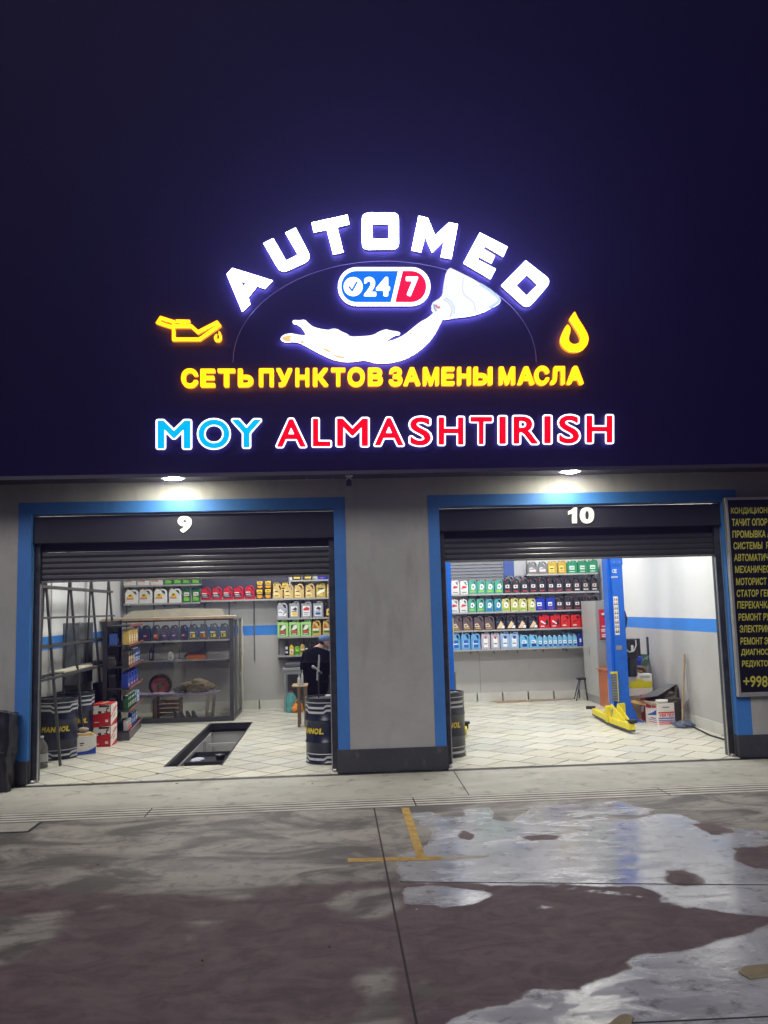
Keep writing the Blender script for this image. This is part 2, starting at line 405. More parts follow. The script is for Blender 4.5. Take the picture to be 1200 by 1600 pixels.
me.from_pydata([(a, b, 0) for a, b in zip(fx, fy)], [], [(j*nx+i, j*nx+i+1, (j+1)*nx+i+1, (j+1)*nx+i) for j in range(ny-1) for i in range(nx-1)])
sw = np.full(fx.shape, -9.)
for p in WET: sw = np.maximum(sw, poly_sdf(fx, fy, p))
for p in HOLE: sw = np.minimum(sw, -poly_sdf(fx, fy, p))
sd = np.full(fx.shape, -9.)
for p in DAMP: sd = np.maximum(sd, poly_sdf(fx, fy, p))
for k_ in (0, 1, 2, 3, 7): sd = np.minimum(sd, -poly_sdf(fx, fy, HOLE[k_])-.02)  # these holes also go dark, standing in for dark reflections
for nm, a in (('wet', sw), ('damp', sd)):
    at = me.attributes.new(nm, 'FLOAT', 'POINT'); at.data.foreach_set('value', np.clip(a, -1, 1).astype(np.float32))
me.materials.append(yard_m)
g = bpy.data.objects.new('yard_concrete', me); COL.objects.link(g); g['kind'] = 'structure'
tag(B().box(-30, 30, 9.75, YF-.10, -.2, 0).build('apron', apron_m), kind='structure')
tag(B().box(-30, 30, 9.33, 9.75, -.3, .0).build('drain_bed', mat('drain_dirt', (.012, .011, .010), .9)), kind='structure')  # black bed flush with the yard paints the shade in the slots
jm = mat('joint_filler', (.03, .027, .027), .8)
for p, w_ in (((.392, 9.32, .378, 3.0), .014), ((1.50, 11.2, 1.47, 9.76), .010)):
    tag(B().bar((p[0], p[1], .0), (p[2], p[3], .0), w_, .006, upv=(0, 0, 1)).build('expansion_joint', jm), kind='structure')
a, b_ = onZ(625, 1378), onZ(1215, 1383)
tag(B().bar(a, b_, .008, .006).build('expansion_joint', jm), kind='structure')
a, b_ = onZ(960, 1600), onZ(1215, 1588)
tag(B().bar(a, b_, .010, .006).build('expansion_joint', jm), kind='structure')
# worn yellow bay marking
ym = mat('worn_yellow_marking', (.50, .31, .05), .6, var=.35, vs=9, bump=.2)
ym2 = mat('faded_yellow_marking', (.42, .36, .25), .5, var=.3, vs=9)
mk = B()
for q in (((627,1262),(639,1262),(665,1340),(651,1340)),):
    P = [onZ(*p, .004) for p in q]; mk.quad(*P)
P = [onZ(*p, .004) for p in ((543,1341),(690,1337.5),(690,1343),(544,1347))]; P2 = [onZ(*p, .0025) for p in ((690,1337.5),(764,1336),(764,1338.5),(690,1343))]
mk2 = B().quad(P[0], P[3], P[2], P[1]); mk2.quad(P2[0], P2[3], P2[2], P2[1], 1)
for v_ in mk2.v: v_.z -= .0015
tag(mk.build('bay_marking', ym), kind='structure'); tag(mk2.build('bay_marking', [ym, ym2]), kind='structure')
# manhole lid at the left
mh = thing('manhole_cover', (-3.75, 9.12, 0), 'square concrete manhole lid set in the yard beside the drain at far left', 'manhole')
B().box(-4.4, -3.05, 8.93, 9.28, .0, .008).build('lid', apron_m, mh, bevel=.003)
fr = B()
for q in ((-4.43,-4.405,8.90,9.31), (-3.045,-3.02,8.90,9.31), (-4.405,-3.045,8.90,8.925), (-4.405,-3.045,9.285,9.31)): fr.box(*q, 0, .006)
fr.build('frame', black, mh)
# drain channel
dr = thing('drain_channel', (0, 9.54, 0), 'long slotted drain channel of pale bars crossing the yard before both bays', 'drain')
dm = mat('drain_concrete', (.52, .50, .43), .6, var=.25, vs=3, bump=.2)
for k in range(4):
    y0 = 9.345+k*.105
    for sx0, sx1 in ((-30, -2.006), (-1.994, .834), (.846, 3.594), (3.606, 30)):
        B().box(sx0, sx1, y0, y0+.062, -.02, .004).build('grate_bar', dm, dr, bevel=.004, seg=1)

# ------------------------------------------------------------------ building shell
bld = thing('garage_building', (0, YF, 0), 'grey rendered garage front with two blue bordered bays under a tall dark navy fascia', 'building')
wl = B()
wl.box(-14, O1[0], YF, YF+.3, 0, ZSOF); wl.box(O1[1], O2[0], YF, YF+.3, 0, ZSOF); wl.box(O2[1], 14, YF, YF+.3, 0, ZSOF)
wl.box(O1[0], O1[1], YF, YF+.3, ZT, ZSOF); wl.box(O2[0], O2[1], YF, YF+.3, ZT, ZSOF)
wl.build('front_wall', stucco, bld)
for (a0, a1), (l, r) in ((O1, (.16, .15)), (O2, (.145, .196))):
    bb = B(); bb.box(a0-l, a0, YF-.004, YF+.11, .30, ZT+.15); bb.box(a1, a1+r, YF-.004, YF+.11, .30, ZT+.15); bb.box(a0, a1, YF-.004, YF+.11, ZT, ZT+.15)
    # reveal skins
    bb.box(a0, a0+.004, YF-.003, YF+.11, .30, ZT-.004); bb.box(a1-.004, a1, YF-.003, YF+.11, .30, ZT-.004); bb.box(a0, a1, YF-.003, YF+.11, ZT-.004, ZT-.0005)
    bb.build('blue_border', bluepaint, bld)
for a0, a1 in ((-14, O1[0]+.005), (.018, 1.447), (O2[1]-.012, 14)):
    B().box(a0, a1, YF-.02, YF+.1, 0, .30).build('plinth', plinthm, bld, bevel=.004, seg=1)
B().box(-14, 14, YS, YS+.12, ZSOF-.03, 12.5).build('fascia', navy, bld, bevel=.006, seg=1)
fl = B().box(-14, 14, YS-.02, YS, ZSOF-.05, ZSOF-.005); fl.build('fascia_trim', soffm, bld)
me_s = None
for i in range(50):
    x0 = -7+i*.335
    if me_s is None:
        s0 = B().box(.003, .332, YS+.12, YF, ZSOF, ZSOF+.02).build('soffit_panel', soffm, bld, bevel=.003, seg=1); me_s = s0
        s0.location.x = x0
    else:
        c = s0.copy(); COL.objects.link(c); c.parent = bld; c.location.x = x0
B().box(-14, 14, YS+.12, YF+.3, ZSOF+.05, ZSOF+.1).build('soffit_backing', black, bld)
B().box(-14, 14, YS+.12, YF+.3, 12.3, 12.5).build('roof_edge', soffm, bld)

# interior shell
def banded(name, x0, x1, y0, y1, left=False):
    b = B(); b.box(x0, x1, y0, y1, 0, 1.575, 0); b.box(x0, x1, y0, y1, 1.575, 1.785, 1); b.box(x0, x1, y0, y1, 1.785, ZC, 2)
    return tag(b.build(name, [greyw, bluew, whitew]), kind='structure')
wb = banded('back_wall', XL-.15, XR+.15, YB, YB+.2)
wL = banded('left_wall', XL-.15, XL, YF+.3, YB); wR = banded('right_wall', XR, XR+.15, YF+.3, YB); banded('dividing_wall', DV0, DV1, YF+.3, YB)
inn = B(); inn.box(XL-.15, O1[0]-.02, YF+.3, YF+.31, 0, ZC); inn.box(O1[1]+.02, DV0, YF+.3, YF+.31, 0, ZC); inn.box(DV1, O2[0]-.02, YF+.3, YF+.31, 0, ZC); inn.box(O2[1]+.02, XR, YF+.3, YF+.31, 0, ZC)
tag(inn.build('inner_front_wall', whitew), kind='structure')
tag(B().box(XL-.15, XR+.15, YF+.3, YB+.2, ZC, ZC+.2).build('ceiling', whitew), kind='structure')
tag(B().box(-14, 14, YF+.3, YB+.2, ZC+.2, ZC+.3).build('upper_slab', plinthm), kind='structure')
skm = mat('skirting_ceramic', (.62, .62, .56), .35, var=.06, vs=3)
proto = None
def skirt(parent, x, y, rz, L=.6, h=.19):
    global proto
    if proto is None:
        proto = B().box(.003, L-.003, -.012, 0, .012, h).build('skirting_tile', skm, parent, bevel=.002, seg=1); o = proto
    else:
        o = proto.copy(); COL.objects.link(o); o.parent = parent
    o.location = (x, y, 0); o.rotation_euler[2] = rz
for i in range(9): skirt(wb, XL+.02+i*.57, YB-.001, 0)
for i in range(9): skirt(wb, DV1+.02+i*.565, YB-.001, 0)
for i in range(12): skirt(wR, XR-.001, YB-.05-i*.6, -PI/2)
for i in range(12): skirt(wL, XL+.001, YF+.35+i*.6, PI/2)

# ---- tiled floors, every tile a piece
tile_ms = [mat('floor_tile_%s' % n, c, .34, var=.03, vs=3, rvar=.08) for n, c in (('ivory', (.66, .65, .54)), ('cream', (.70, .68, .56)), ('pale_grey', (.60, .60, .52)), ('sand', (.63, .61, .49)))]
groutm = mat('dark_grout', (.04, .036, .03), .8)
for m_ in tile_ms:
    t_ = m_.node_tree; b_ = t_.nodes['Principled BSDF']; src = b_.inputs['Base Color'].links[0].from_socket
    def stain(sc, lo, hi, amt, col, src, dist=1.5):
        n_ = t_.nodes.new('ShaderNodeTexNoise'); n_.inputs['Scale'].default_value = sc; n_.inputs['Detail'].default_value = 7; n_.inputs['Distortion'].default_value = dist
        g_ = t_.nodes.new('ShaderNodeNewGeometry'); t_.links.new(g_.outputs['Position'], n_.inputs['Vector'])
        r_ = t_.nodes.new('ShaderNodeMapRange'); r_.interpolation_type = 'SMOOTHSTEP'
        for i_, v_ in enumerate((lo, hi, 0, amt)): r_.inputs[i_+1].default_value = v_
        t_.links.new(n_.outputs['Fac'], r_.inputs[0]); x_ = t_.nodes.new('ShaderNodeMix'); x_.data_type = 'RGBA'
        t_.links.new(r_.outputs[0], x_.inputs[0]); t_.links.new(src, x_.inputs[6]); x_.inputs[7].default_value = (*col, 1); return x_.outputs[2]
    src = stain(.8, .45, .75, .45, (.36, .34, .28), src); src = stain(2.2, .66, .74, .5, (.20, .18, .13), src, 3)
    t_.links.new(src, b_.inputs['Base Color'])
def clip(poly, ax, lim, keep_less):
    out = []
    for i in range(len(poly)):
        a, b = poly[i], poly[(i+1) % len(poly)]
        ia = (a[ax] <= lim) == keep_less or a[ax] == lim; ib = (b[ax] <= lim) == keep_less or b[ax] == lim
        if ia: out.append(a)
        if ia != ib:
            t = (lim-a[ax])/(b[ax]-a[ax]); out.append((a[0]+t*(b[0]-a[0]), a[1]+t*(b[1]-a[1])))
    return out
def clip_rect(p, r):
    for ax, lim, less in ((0, r[0], False), (0, r[1], True), (1, r[2], False), (1, r[3], True)):
        if len(p) < 3: return []
        p = clip(p, ax, lim, less)
    return p
def area(p): return abs(sum(p[i][0]*p[(i+1) % len(p)][1]-p[(i+1) % len(p)][0]*p[i][1] for i in range(len(p))))/2
def floor(name, rects, cx, cy, ang, tw, th, off, gap=.022):
    base = B()
    for r in rects: base.box(r[0], r[1], r[2], r[3], -.15, .004)
    fo_ = tag(base.build(name, groutm), kind='structure')
    c, s = math.cos(ang), math.sin(ang); shared = {}
    n = 0
    for j in range(-40, 41):
        for i in range(-40, 41):
            u0, v0 = i*tw+(j*off) % tw, j*th
            def W(u, v): return (cx+u*c-v*s, cy+u*s+v*c)
            full = [W(u0+gap/2, v0+gap/2), W(u0+tw-gap/2, v0+gap/2), W(u0+tw-gap/2, v0+th-gap/2), W(u0+gap/2, v0+th-gap/2)]
            for r in rects:
                p = clip_rect(full, r)
                if len(p) < 3 or area(p) < .003: continue
                mi = random.randrange(4); mm = tile_ms[mi]
                dz = random.uniform(0, .0015)
                if abs(area(p)-area(full)) < 1e-7:
                    if mi not in shared:
                        q = [(x-full[0][0], y-full[0][1]) for x, y in full]
                        t = B().prism(q, lambda x, y: (x, y, .012), lambda x, y: (x, y, .003)).build('tile', mm, fo_); shared[mi] = t
                    else:
                        t = shared[mi].copy(); COL.objects.link(t); t.parent = fo_
                    t.location = (full[0][0], full[0][1], dz)
                else:
                    t = B().prism(p, lambda x, y: (x, y, .012), lambda x, y: (x, y, .003)).build('tile', mm, fo_); t.location.z = dz
                n += 1
    return n
PX0, PX1, PY0, PY1 = -2.36, -1.55, 12.18, 16.68
n1 = floor('left_bay_floor', [(XL, PX0, YF-.02, YB), (PX1, DV0, YF-.02, YB), (PX0, PX1, YF-.02, PY0), (PX0, PX1, PY1, YB)], -2, 12, math.radians(45), .42, .42, 0)
n2 = floor('right_bay_floor', [(DV1, XR, YF-.02, YB)], 3.4, 12, math.radians(-45), .5, .5, .2, .019)
print('tiles', n1, n2)
tag(B().box(-30, 30, YF-.10, YF-.02, -.2, .002).build('threshold_gap', black), kind='structure')  # black strip paints the shade below the raised tile edge
# ---- inspection pit
pit = B(); t_ = .1
pit.box(PX0-t_, PX0, PY0, PY1, -1.5, -.15); pit.box(PX1, PX1+t_, PY0, PY1, -1.5, -.15); pit.box(PX0-t_, PX1+t_, PY0-t_, PY0, -1.5, -.15); pit.box(PX0-t_, PX1+t_, PY1, PY1+t_, -1.5, -.15)
pit.box(PX0-t_, PX1+t_, PY0-t_, PY1+t_, -1.6, -1.5)
pit_o = tag(pit.build('inspection_pit', greyw), kind='structure')
pf = B(); e = .05
pf.box(PX0, PX0+e, PY0, PY1, -.10, .014); pf.box(PX1-e*.5, PX1, PY0, PY1, -.10, .014); pf.box(PX0+e, PX1-e*.5, PY0, PY0+.02, -.10, .014); pf.box(PX0+e, PX1-e*.5, PY1-e, PY1, -.10, .014)
pf.build('pit_frame', black, pit_o)
whp = mat('pit_white_panel', (.6, .6, .58), .6, var=.08)
B().box(PX0+.06, PX0+.07, 12.5, 16.4, -.95, -.12).build('side_panel', whp, pit_o)
B().box(PX0+.06, PX1-.06, 16.0, 16.05, -.32, -.26).build('cross_bar', greyw, pit_o)
B().bar((PX0+.12, 15.2, -.1), (PX0+.12, 15.2, -1.4), .05).build('support_post', mat('grey_paint_steel', (.3, .31, .3), .5), pit_o)
tr = thing('oil_drain_tray', (-1.95, 13.6, -.5), 'dark steel oil drain trolley lowered inside the inspection pit', 'trolley')
tb = B(); tb.box(-2.24, -1.6, 13.15, 13.18, -.75, -.10); tb.box(-2.24, -1.6, 14.05, 14.08, -.3, -.10); tb.box(-2.24, -2.21, 13.18, 14.05, -.3, -.10); tb.box(-1.63, -1.6, 13.18, 14.05, -.3, -.10); tb.box(-2.21, -1.63, 13.18, 14.05, -.20, -.17)
tb.build('tray', black, tr)
B().lathe([(.001, -.16), (.06, -.16), (.085, -.10), (.085, -.09), (.06, -.1), (.001, -.12)], (-1.78, 13.7, 0), 18).build('funnel', black, tr)
rg = B(); 
for k in range(6): rg.sphere((-2.1+random.uniform(-.05, .05), 13.55+random.uniform(-.1, .1), -.13), .045, 6, sc=(1.2, 1.2, .6), jit=.2)
tag(rg.build('rag', mat('pale_rag', (.45, .47, .52), .9), org=(-2.1, 13.55, -.17), smooth=True), 'crumpled pale rag left on the tray in the pit', 'rag')

# ------------------------------------------------------------------ roller shutters
numm = mat('cream_numeral', (.75, .73, .62), .5)
def shutter(o, zb, zbox, num, numbox, lab):
    t = thing('roller_shutter', ((o[0]+o[1])/2, YF+.15, 0), lab, 'roller shutter', 'roller shutters half raised over the bays')
    a0, a1 = o[0]+.004, o[1]-.004
    hb = B(); hb.box(a0, a1, YF+.065, YF+.30, zbox, ZT-.03); hb.box(a0, a1, YF+.055, YF+.065, zbox-.004, zbox+.012)
    hb.build('housing_box', mat('housing_paint', (.020, .021, .028), .35, var=.15, vs=5), t, bevel=.006, seg=1)
    B().box(a0+.02, a1-.02, YF+.22, YF+.24, zbox-.11, zbox).build('inner_guard', black, t)  # black sheet paints the shaded recess between box and slats
    z = zb+.025; pitch = .074
    while z+pitch < zbox-.06:
        b = B(); prof = [(0, 0), (-.005, .006), (-.010, .03), (-.007, .060), (-.002, .070), (.002, .0735), (.010, .072), (.010, .03), (.010, 0)]
        b.prism(prof, lambda u, v: (a0+.07, YF+.19+u, z+v), lambda u, v: (a1-.07, YF+.19+u, z+v))
        b.build('slat', slatm, t); z += pitch
    B().box(a0+.07, a1-.07, YF+.17, YF+.21, zb, zb+.023).build('bottom_bar', chrome if False else mat('worn_bar', (.18, .18, .17), .4, .6, var=.2, vs=20), t, bevel=.003, seg=1)
    for x0, x1, sgn in ((a0, a0+.075, 1), (a1-.075, a1, -1)):
        B().box(x0, x1, YF+.13, YF+.26, .012, zbox).build('guide_rail', mat('scuffed_black_rail', (.05, .053, .06), .35, .5, var=.5, vs=7), t, bevel=.004, seg=1)
        xe = x1 if sgn > 0 else x0
        B().box(min(xe, xe+sgn*.012), max(xe, xe+sgn*.012), YF+.13, YF+.155, .012, zb-.02).build('rail_lip', chrome, t)
        B().box(min(xe, xe-sgn*.05)-.0, max(xe, xe-sgn*.05), YF+.06, YF+.128, .014, .05).build('foot_stop', chrome, t, bevel=.008)
    nb = B()
    for ch, (X0, X1, Y0, Y1) in numbox:
        def mp(u, v): p = onY(X0+(X1-X0)*u, Y1+(Y0-Y1)*v, YF+.05); return Vector((p.x, YF+.05, p.z))
        if ch == '1': nb.prism([(.45, 0), (1, 0), (1, 1), (.62, 1), (.45, .86), (0, .74), (0, .53), (.45, .63)], mp, lambda u, v: mp(u, v)+Vector((0, .014, 0)))
        else:
            v_, f_, s_, b_ = glyph_geo(ch, .045, mp, (0, .014, 0)); nb.add(v_, f_+s_+b_)
    nb.build('number', numm, t)
shutter(O1, 2.535, 3.045, '9', [('9', (277.5, 299.5, 806, 832))], 'black roller shutter of the left bay, numeral 9 on its box')
shutter(O2, 2.68, 3.10, '10', [('1', (888, 901.5, 792.5, 817.5)), ('0', (906.3, 928.5, 792, 818))], 'black roller shutter of the right bay, numeral 10 on its box')

# ------------------------------------------------------------------ lamps: ceiling panels, one an added fill, and downlights
coolw = (1, .985, .95)
def ceiling_light(x, y, L, W, s, lab, grp, along='x'):
    t = thing('ceiling_light', (x, y, ZC), lab, 'ceiling light', grp)
    lx, ly = (L, W) if along == 'x' else (W, L)
    B().box(x-lx/2-.02, x+lx/2+.02, y-ly/2-.02, y+ly/2+.02, ZC-.05, ZC).build('housing', whitew, t)
    d = B().quad((x-lx/2, y-ly/2, ZC-.054), (x-lx/2, y+ly/2, ZC-.054), (x+lx/2, y+ly/2, ZC-.054), (x+lx/2, y-ly/2, ZC-.054)).build('diffuser', emis('led_%g' % s, coolw, s), t, fix=False)
    if d.data.polygons[0].normal.z > 0: d.data.flip_normals()
LB = 'LED panels on the ceiling of the left bay'; RB = 'LED panels on the ceiling of the right bay'
ceiling_light(-1.2, 17.2, 1.2, .3, 84, 'LED ceiling panel of the left bay nearest the back shelves', LB)
ceiling_light(-2.2, 14.4, 1.2, .3, 78, 'LED ceiling panel of the left bay above the inspection pit', LB)
ceiling_light(-2.2, 12.5, 1.2, .3, 52, 'LED ceiling panel of the left bay just behind its shutter', LB)  # added panel, out of view, brightens the booth from the front
ceiling_light(2.4, 17.0, 1.2, .3, 66, 'LED ceiling panel of the right bay near the back wall, left side', RB)
ceiling_light(4.6, 17.0, 1.2, .3, 66, 'LED ceiling panel of the right bay near the back wall, right side', RB)
ceiling_light(2.4, 13.6, 1.2, .3, 66, 'LED ceiling panel of the right bay near the shutter, left side', RB)
ceiling_light(4.6, 13.6, 1.2, .3, 66, 'LED ceiling panel of the right bay near the shutter, right side', RB)
for x, lab in ((-1.98, 'round soffit downlight shining above the left bay'), (3.11, 'round soffit downlight shining above the right bay')):
    t = thing('downlight', (x, 10.84, ZSOF), lab, 'downlight', 'round downlights under the fascia')
    B().lathe([(.15, -.022), (.16, -.004), (.16, 0), (.118, 0), (.118, -.02)], (x, 10.84, ZSOF), 28).build('trim_ring', mat('white_trim', (.8, .8, .78), .4), t)
    B().lathe([(.001, -.034), (.08, -.034), (.112, -.024), (.112, -.02)], (x, 10.84, ZSOF), 28).build('lens', emis('downlight_glow', (1, .96, .76), 270), t)
# small camera under the fascia between the bays
t = thing('security_camera', (.24, 11.1, ZSOF), 'small black camera hanging from a pale bracket under the fascia between the bays', 'camera')
B().lathe([(.05, -.012), (.05, 0)], (.24, 11.0, ZSOF), 14).bar((.24, 11.0, ZSOF-.01), (.21, 11.0, ZSOF-.05), .014).bar((.24, 11.0, ZSOF-.01), (.27, 11.0, ZSOF-.05), .014).build('bracket', mat('white_trim', (.8, .8, .78), .4), t)
B().lathe([(.001, -.14), (.032, -.135), (.04, -.11), (.03, -.06), (.022, -.045), (.001, -.045)], (.24, 11.0, ZSOF), 16).build('camera_body', black, t, smooth=True)
# ------------------------------------------------------------------ illuminated signs (faces stand off the fascia)
YFACE = 10.455; DEP = .07
glow_white = emis('glow_white', (.74, .78, 1), 19)
halo_white = emis('halo_white', (.60, .62, 1), 30)
halo_soft = emis('halo_soft', (.60, .62, 1), 7)
pill_white = emis('pill_white', (.88, .91, 1), 2.2)
splash_white = emis('splash_white', (.95, .96, 1), 1.7)
bottle_white = emis('bottle_white', (.93, .95, 1), 1.05)
glow_yel = emis('glow_yellow', (1, .38, .0), 3.4)
halo_yel = emis('halo_amber', (1, .36, .01), 1.2)
back_yel = emis('back_amber', (1, .36, .02), 34)
retm = mat('clear_acrylic_return', (.30, .30, .33), .3)
red_e = emis('glow_red', (1, .0, .012), 1.0); blue_e = emis('glow_sky_blue', (.0, .52, 1), 1.0)
def face_map(Y=YFACE):
    return lambda X, Yp: onY(X, Yp, Y)
def outline_letter(parent, name, splines, front=glow_white, side=retm, back=halo_white, y=YFACE, dep=DEP):
    """splines in picture measures, first outer then holes"""
    mp = face_map(y)
    # to the fascia plane first so that curves are filled in metres
    sp = [[(mp(*p).x, mp(*p).z) for p in s] for s in splines]
    v, f, s_, b = curve_mesh(sp, lambda x, z: Vector((x, y, z)), (0, dep, 0))
    bb = B(); bb.add(v, s_, 0); bb.m = [0]*len(s_)
    n = len(bb.v); bb.f += [list(q) for q in b]; bb.m += [1]*len(b)
    o = bb.build(name, [side, back], parent)
    v2 = v[:len(v)//2]
    fb = B(); fb.add([p+Vector((0, -.003, 0)) for p in v2], f); fb.build('letter_face' if name == 'letter' else 'face', front, o)
    return o
def rnd(poly, idx, r, n=4):
    """round the corners idx of a polygon"""
    out = []
    for i, p in enumerate(poly):
        if i not in idx: out.append(p); continue
        p = Vector((*p, 0)); a = Vector((*poly[i-1], 0)); b = Vector((*poly[(i+1) % len(poly)], 0))
        da, db = (a-p).normalized()*r, (b-p).normalized()*r
        for k in range(n+1):
            t = k/n; q = (p+da)*(1-t)**2+p*2*t*(1-t)+(p+db)*t*t; out.append((q.x, q.y))
    return out
def tf(pts, ox, oy, s): return [(ox+x/s, oy+y/s) for x, y in pts]
base = lambda X, Y: Vector((onY(X, Y, YS).x, YS, onY(X, Y, YS).z))
aut = thing('illuminated_sign', base(610, 420), 'glowing white arched letters reading AUTOMED on the fascia', 'sign')
zA = lambda pts: tf(pts, 340, 320, 4.286); zB = lambda pts: tf(pts, 600, 320, 4.286)
LET = [
 [zA([(62,465),(100,425),(368,508),(318,562),(265,545),(205,620),(218,668),(165,715)]), zA([(153,510),(195,525),(172,550)])],
 [rnd(zA([(308,258),(372,226),(458,376),(540,335),(455,188),(522,155),(632,365),(425,462)]), (6, 7), 13)],
 [zA([(630,120),(868,68),(882,130),(800,150),(842,318),(775,332),(732,166),(645,184)])],
 [rnd([(565.6,333),(622.8,332.4),(623,389.5),(566,390.3)], (0, 1, 2, 3), 10), [(581.5,350.2),(607.6,349.8),(607.8,373),(582,373.4)]],
 [zB([(232,75),(292,88),(342,208),(435,120),(493,130),(450,362),(380,350),(403,240),(322,320),(275,212),(248,318),(185,305)])],
 [zB([(642,188),(825,282),(797,348),(677,276),(662,295),(742,342),(718,392),(638,348),(625,368),(747,430),(712,497),(532,392)])],
 [rnd(zB([(948,375),(1122,510),(958,700),(785,542)]), (1, 2), 12), zB([(955,467),(1028,537),(955,612),(882,540)])]]
for s in LET: outline_letter(aut, 'letter', s)

# pill 24/7
def rrect(x0, x1, y0, y1, r, n=10, skew=0.):
    pts = []
    for cx, cy, a0 in ((x1-r, y0+r, -90), (x1-r, y1-r, 0), (x0+r, y1-r, 90), (x0+r, y0+r, 180)):
        for k in range(n+1):
            a = math.radians(a0+90*k/n); pts.append((cx+r*math.cos(a), cy+r*math.sin(a)))
    return pts
pill = thing('illuminated_sign', base(600, 448), 'rounded white, blue and red light box reading 24/7 with a tick', 'sign')
body = outline_letter(pill, 'light_box', [rrect(528, 672.5, 417.5, 478, 29.5)], front=pill_white, back=halo_white)
def flat(parent, name, splines, m, y, dep=.002):
    sp = [[(onY(*p, y).x, onY(*p, y).z) for p in s] for s in splines]
    v, f, s_, b = curve_mesh(sp, lambda x, z: Vector((x, y, z)), (0, dep, 0)); return B().add(v, f+s_+b).build(name, m, parent)
L0, R0 = rrect(533.3, 640, 423.3, 472, 23.5), None
def half(poly, xa, xb, left):   # cut by the slanted divider from (xa, 423) to (xb, 472)
    out = []
    cut = lambda y: xa+(xb-xa)*(y-423.3)/(472-423.3)
    for x, y in poly:
        c = cut(y); out.append((min(x, c), y) if left else (max(x, c), y))
    res = [out[0]]
    for p in out[1:]:
        if abs(p[0]-res[-1][0])+abs(p[1]-res[-1][1]) > .05: res.append(p)
    return res
blueP = rrect(533.3, 560+90, 423.3, 472, 23.5)
blueP = [p for p in blueP if p[0] < 560]; ys = sorted(blueP, key=lambda p: p[1])
blueP = [(622, 423.3)]+[(610.8, 472)]+[p for p in rrect(533.3, 650, 423.3, 472, 23.5)[22:]][:0]+[p for p in rrect(533.3, 650, 423.3, 472, 23.5) if p[0] < 558]
redP = [(629.3, 423.3)]+[p for p in rrect(560, 666, 423.3, 472, 23.5) if p[0] > 641]+[(617.5, 472)]
flat(pill, 'blue_panel', [blueP], emis('glow_pill_blue', (.0, .19, .95), .95), YFACE-.006)
flat(pill, 'red_panel', [redP], emis('glow_pill_red', (1, .0, .03), .95), YFACE-.006)
circ = lambda x, y, r, n=20: [(x+r*math.cos(2*PI*k/n), y+r*math.sin(2*PI*k/n)) for k in range(n)]
flat(pill, 'tick_disc', [circ(551.8, 447.8, 15)], pill_white, YFACE-.010)
flat(pill, 'tick', [[(544, 448.5), (546.5, 446.5), (549.8, 451.5), (556.5, 439.5), (559.3, 441), (550.5, 456.5)]], emis('glow_pill_blue', (.0, .19, .95), .95), YFACE-.014)
def glyph_on(parent, name, ch, box, bold, m, y, dep, ref=None, top=None, side=None):
    X0, X1, Y0, Y1 = box       # picture box: left, right, top, bottom
    def mp(u, v): p = onY(X0+(X1-X0)*u, Y1+(Y0-Y1)*v, y); return Vector((p.x, y, p.z))
    v_, f_, s_, b_ = glyph_geo(ch, bold, mp, (0, dep, 0), ref)
    return v_, f_, s_, b_
for ch, bx in (('2', (568.5, 588, 432.5, 463)), ('4', (587.5, 609.5, 432.5, 463)), ('7', (634, 653.5, 432, 463))):
    v_, f_, s_, b_ = glyph_on(pill, 'digit', ch, bx, .045, None, YFACE-.010, .002); B().add(v_, f_+s_).build('digit', pill_white, pill)

# oil pouring from a bottle as an open hand
hand = thing('illuminated_sign', base(600, 500), 'glowing white cut-out of oil pouring from a bottle and spreading like an open hand', 'sign')
zH = lambda pts: tf(pts, 430, 480, 4.444); zF = lambda pts: tf(pts, 500, 400, 4.0)
splash = [(35,215),(60,190),(110,180),(150,190),(215,198),(200,165),(180,140),(150,118),(125,115),(118,98),(130,88),(165,92),(205,85),(225,105),(255,132),(300,148),(375,160),(390,150),(430,150),(460,170),(500,185),(520,205),(600,203),(680,195),(720,170),(770,152),(800,163),(850,168),(870,178),(865,192),(820,202),(785,225),(775,238),(830,225),(900,190),(960,140),(1010,100),(1060,75),(1110,30),(1172,72),(1150,110),(1120,170),(1080,230),(1020,290),(940,345),(860,375),(760,393),(690,388),(650,375),(615,368),(560,378),(480,382),(390,362),(300,318),(220,275),(165,245),(120,240),(70,245),(42,232)]
def smooth_poly(p, it=1):
    for _ in range(it):
        q = []
        for i in range(len(p)):
            a, b = p[i], p[(i+1) % len(p)]; q += [(a[0]*.75+b[0]*.25, a[1]*.75+b[1]*.25), (a[0]*.25+b[0]*.75, a[1]*.25+b[1]*.75)]
        p = q
    return p
sp_o = outline_letter(hand, 'oil_splash', [smooth_poly(zH(splash))], front=splash_white, back=halo_white)
am = emis('glow_amber_tint', (1, .62, .22), 1.0)
for q in ([(325,280),(345,285),(390,308),(380,314),(350,305)], [(388,330),(430,334),(490,348),(480,356),(430,348)], [(40,215),(70,198),(130,200),(95,215),(120,232),(70,238)], [(172,240),(190,232),(205,240),(185,255)], [(930,183),(945,172),(955,180),(940,190)]):
    flat(sp_o, 'amber_streak', [smooth_poly(zH(q))], am, YFACE-.007)
bt = outline_letter(hand, 'bottle', [smooth_poly(zF([(820,75),(810,76),(790,95),(778,150),(770,220),(757,258),(715,283),(700,296),(697,320),(702,345),(720,365),(765,398),(800,396),(850,385),(940,378),(1030,350),(1120,300),(1132,282),(1128,268),(1120,260),(1000,165)]))], front=bottle_white, y=YFACE-.012, back=halo_white)
pl = emis('glow_pale_blue', (.62, .80, 1), .95); pg_ = emis('glow_pale_grey', (.78, .80, .84), .95)
def stroke(parent, name, pts, w_, m, y):
    b = B()
    for a, c in zip(pts, pts[1:]):
        A, C = onY(*a, y), onY(*c, y); A.y = C.y = y; b.bar(A, C, w_, .002, upv=(0, 1, 0))
    return b.build(name, m, parent)
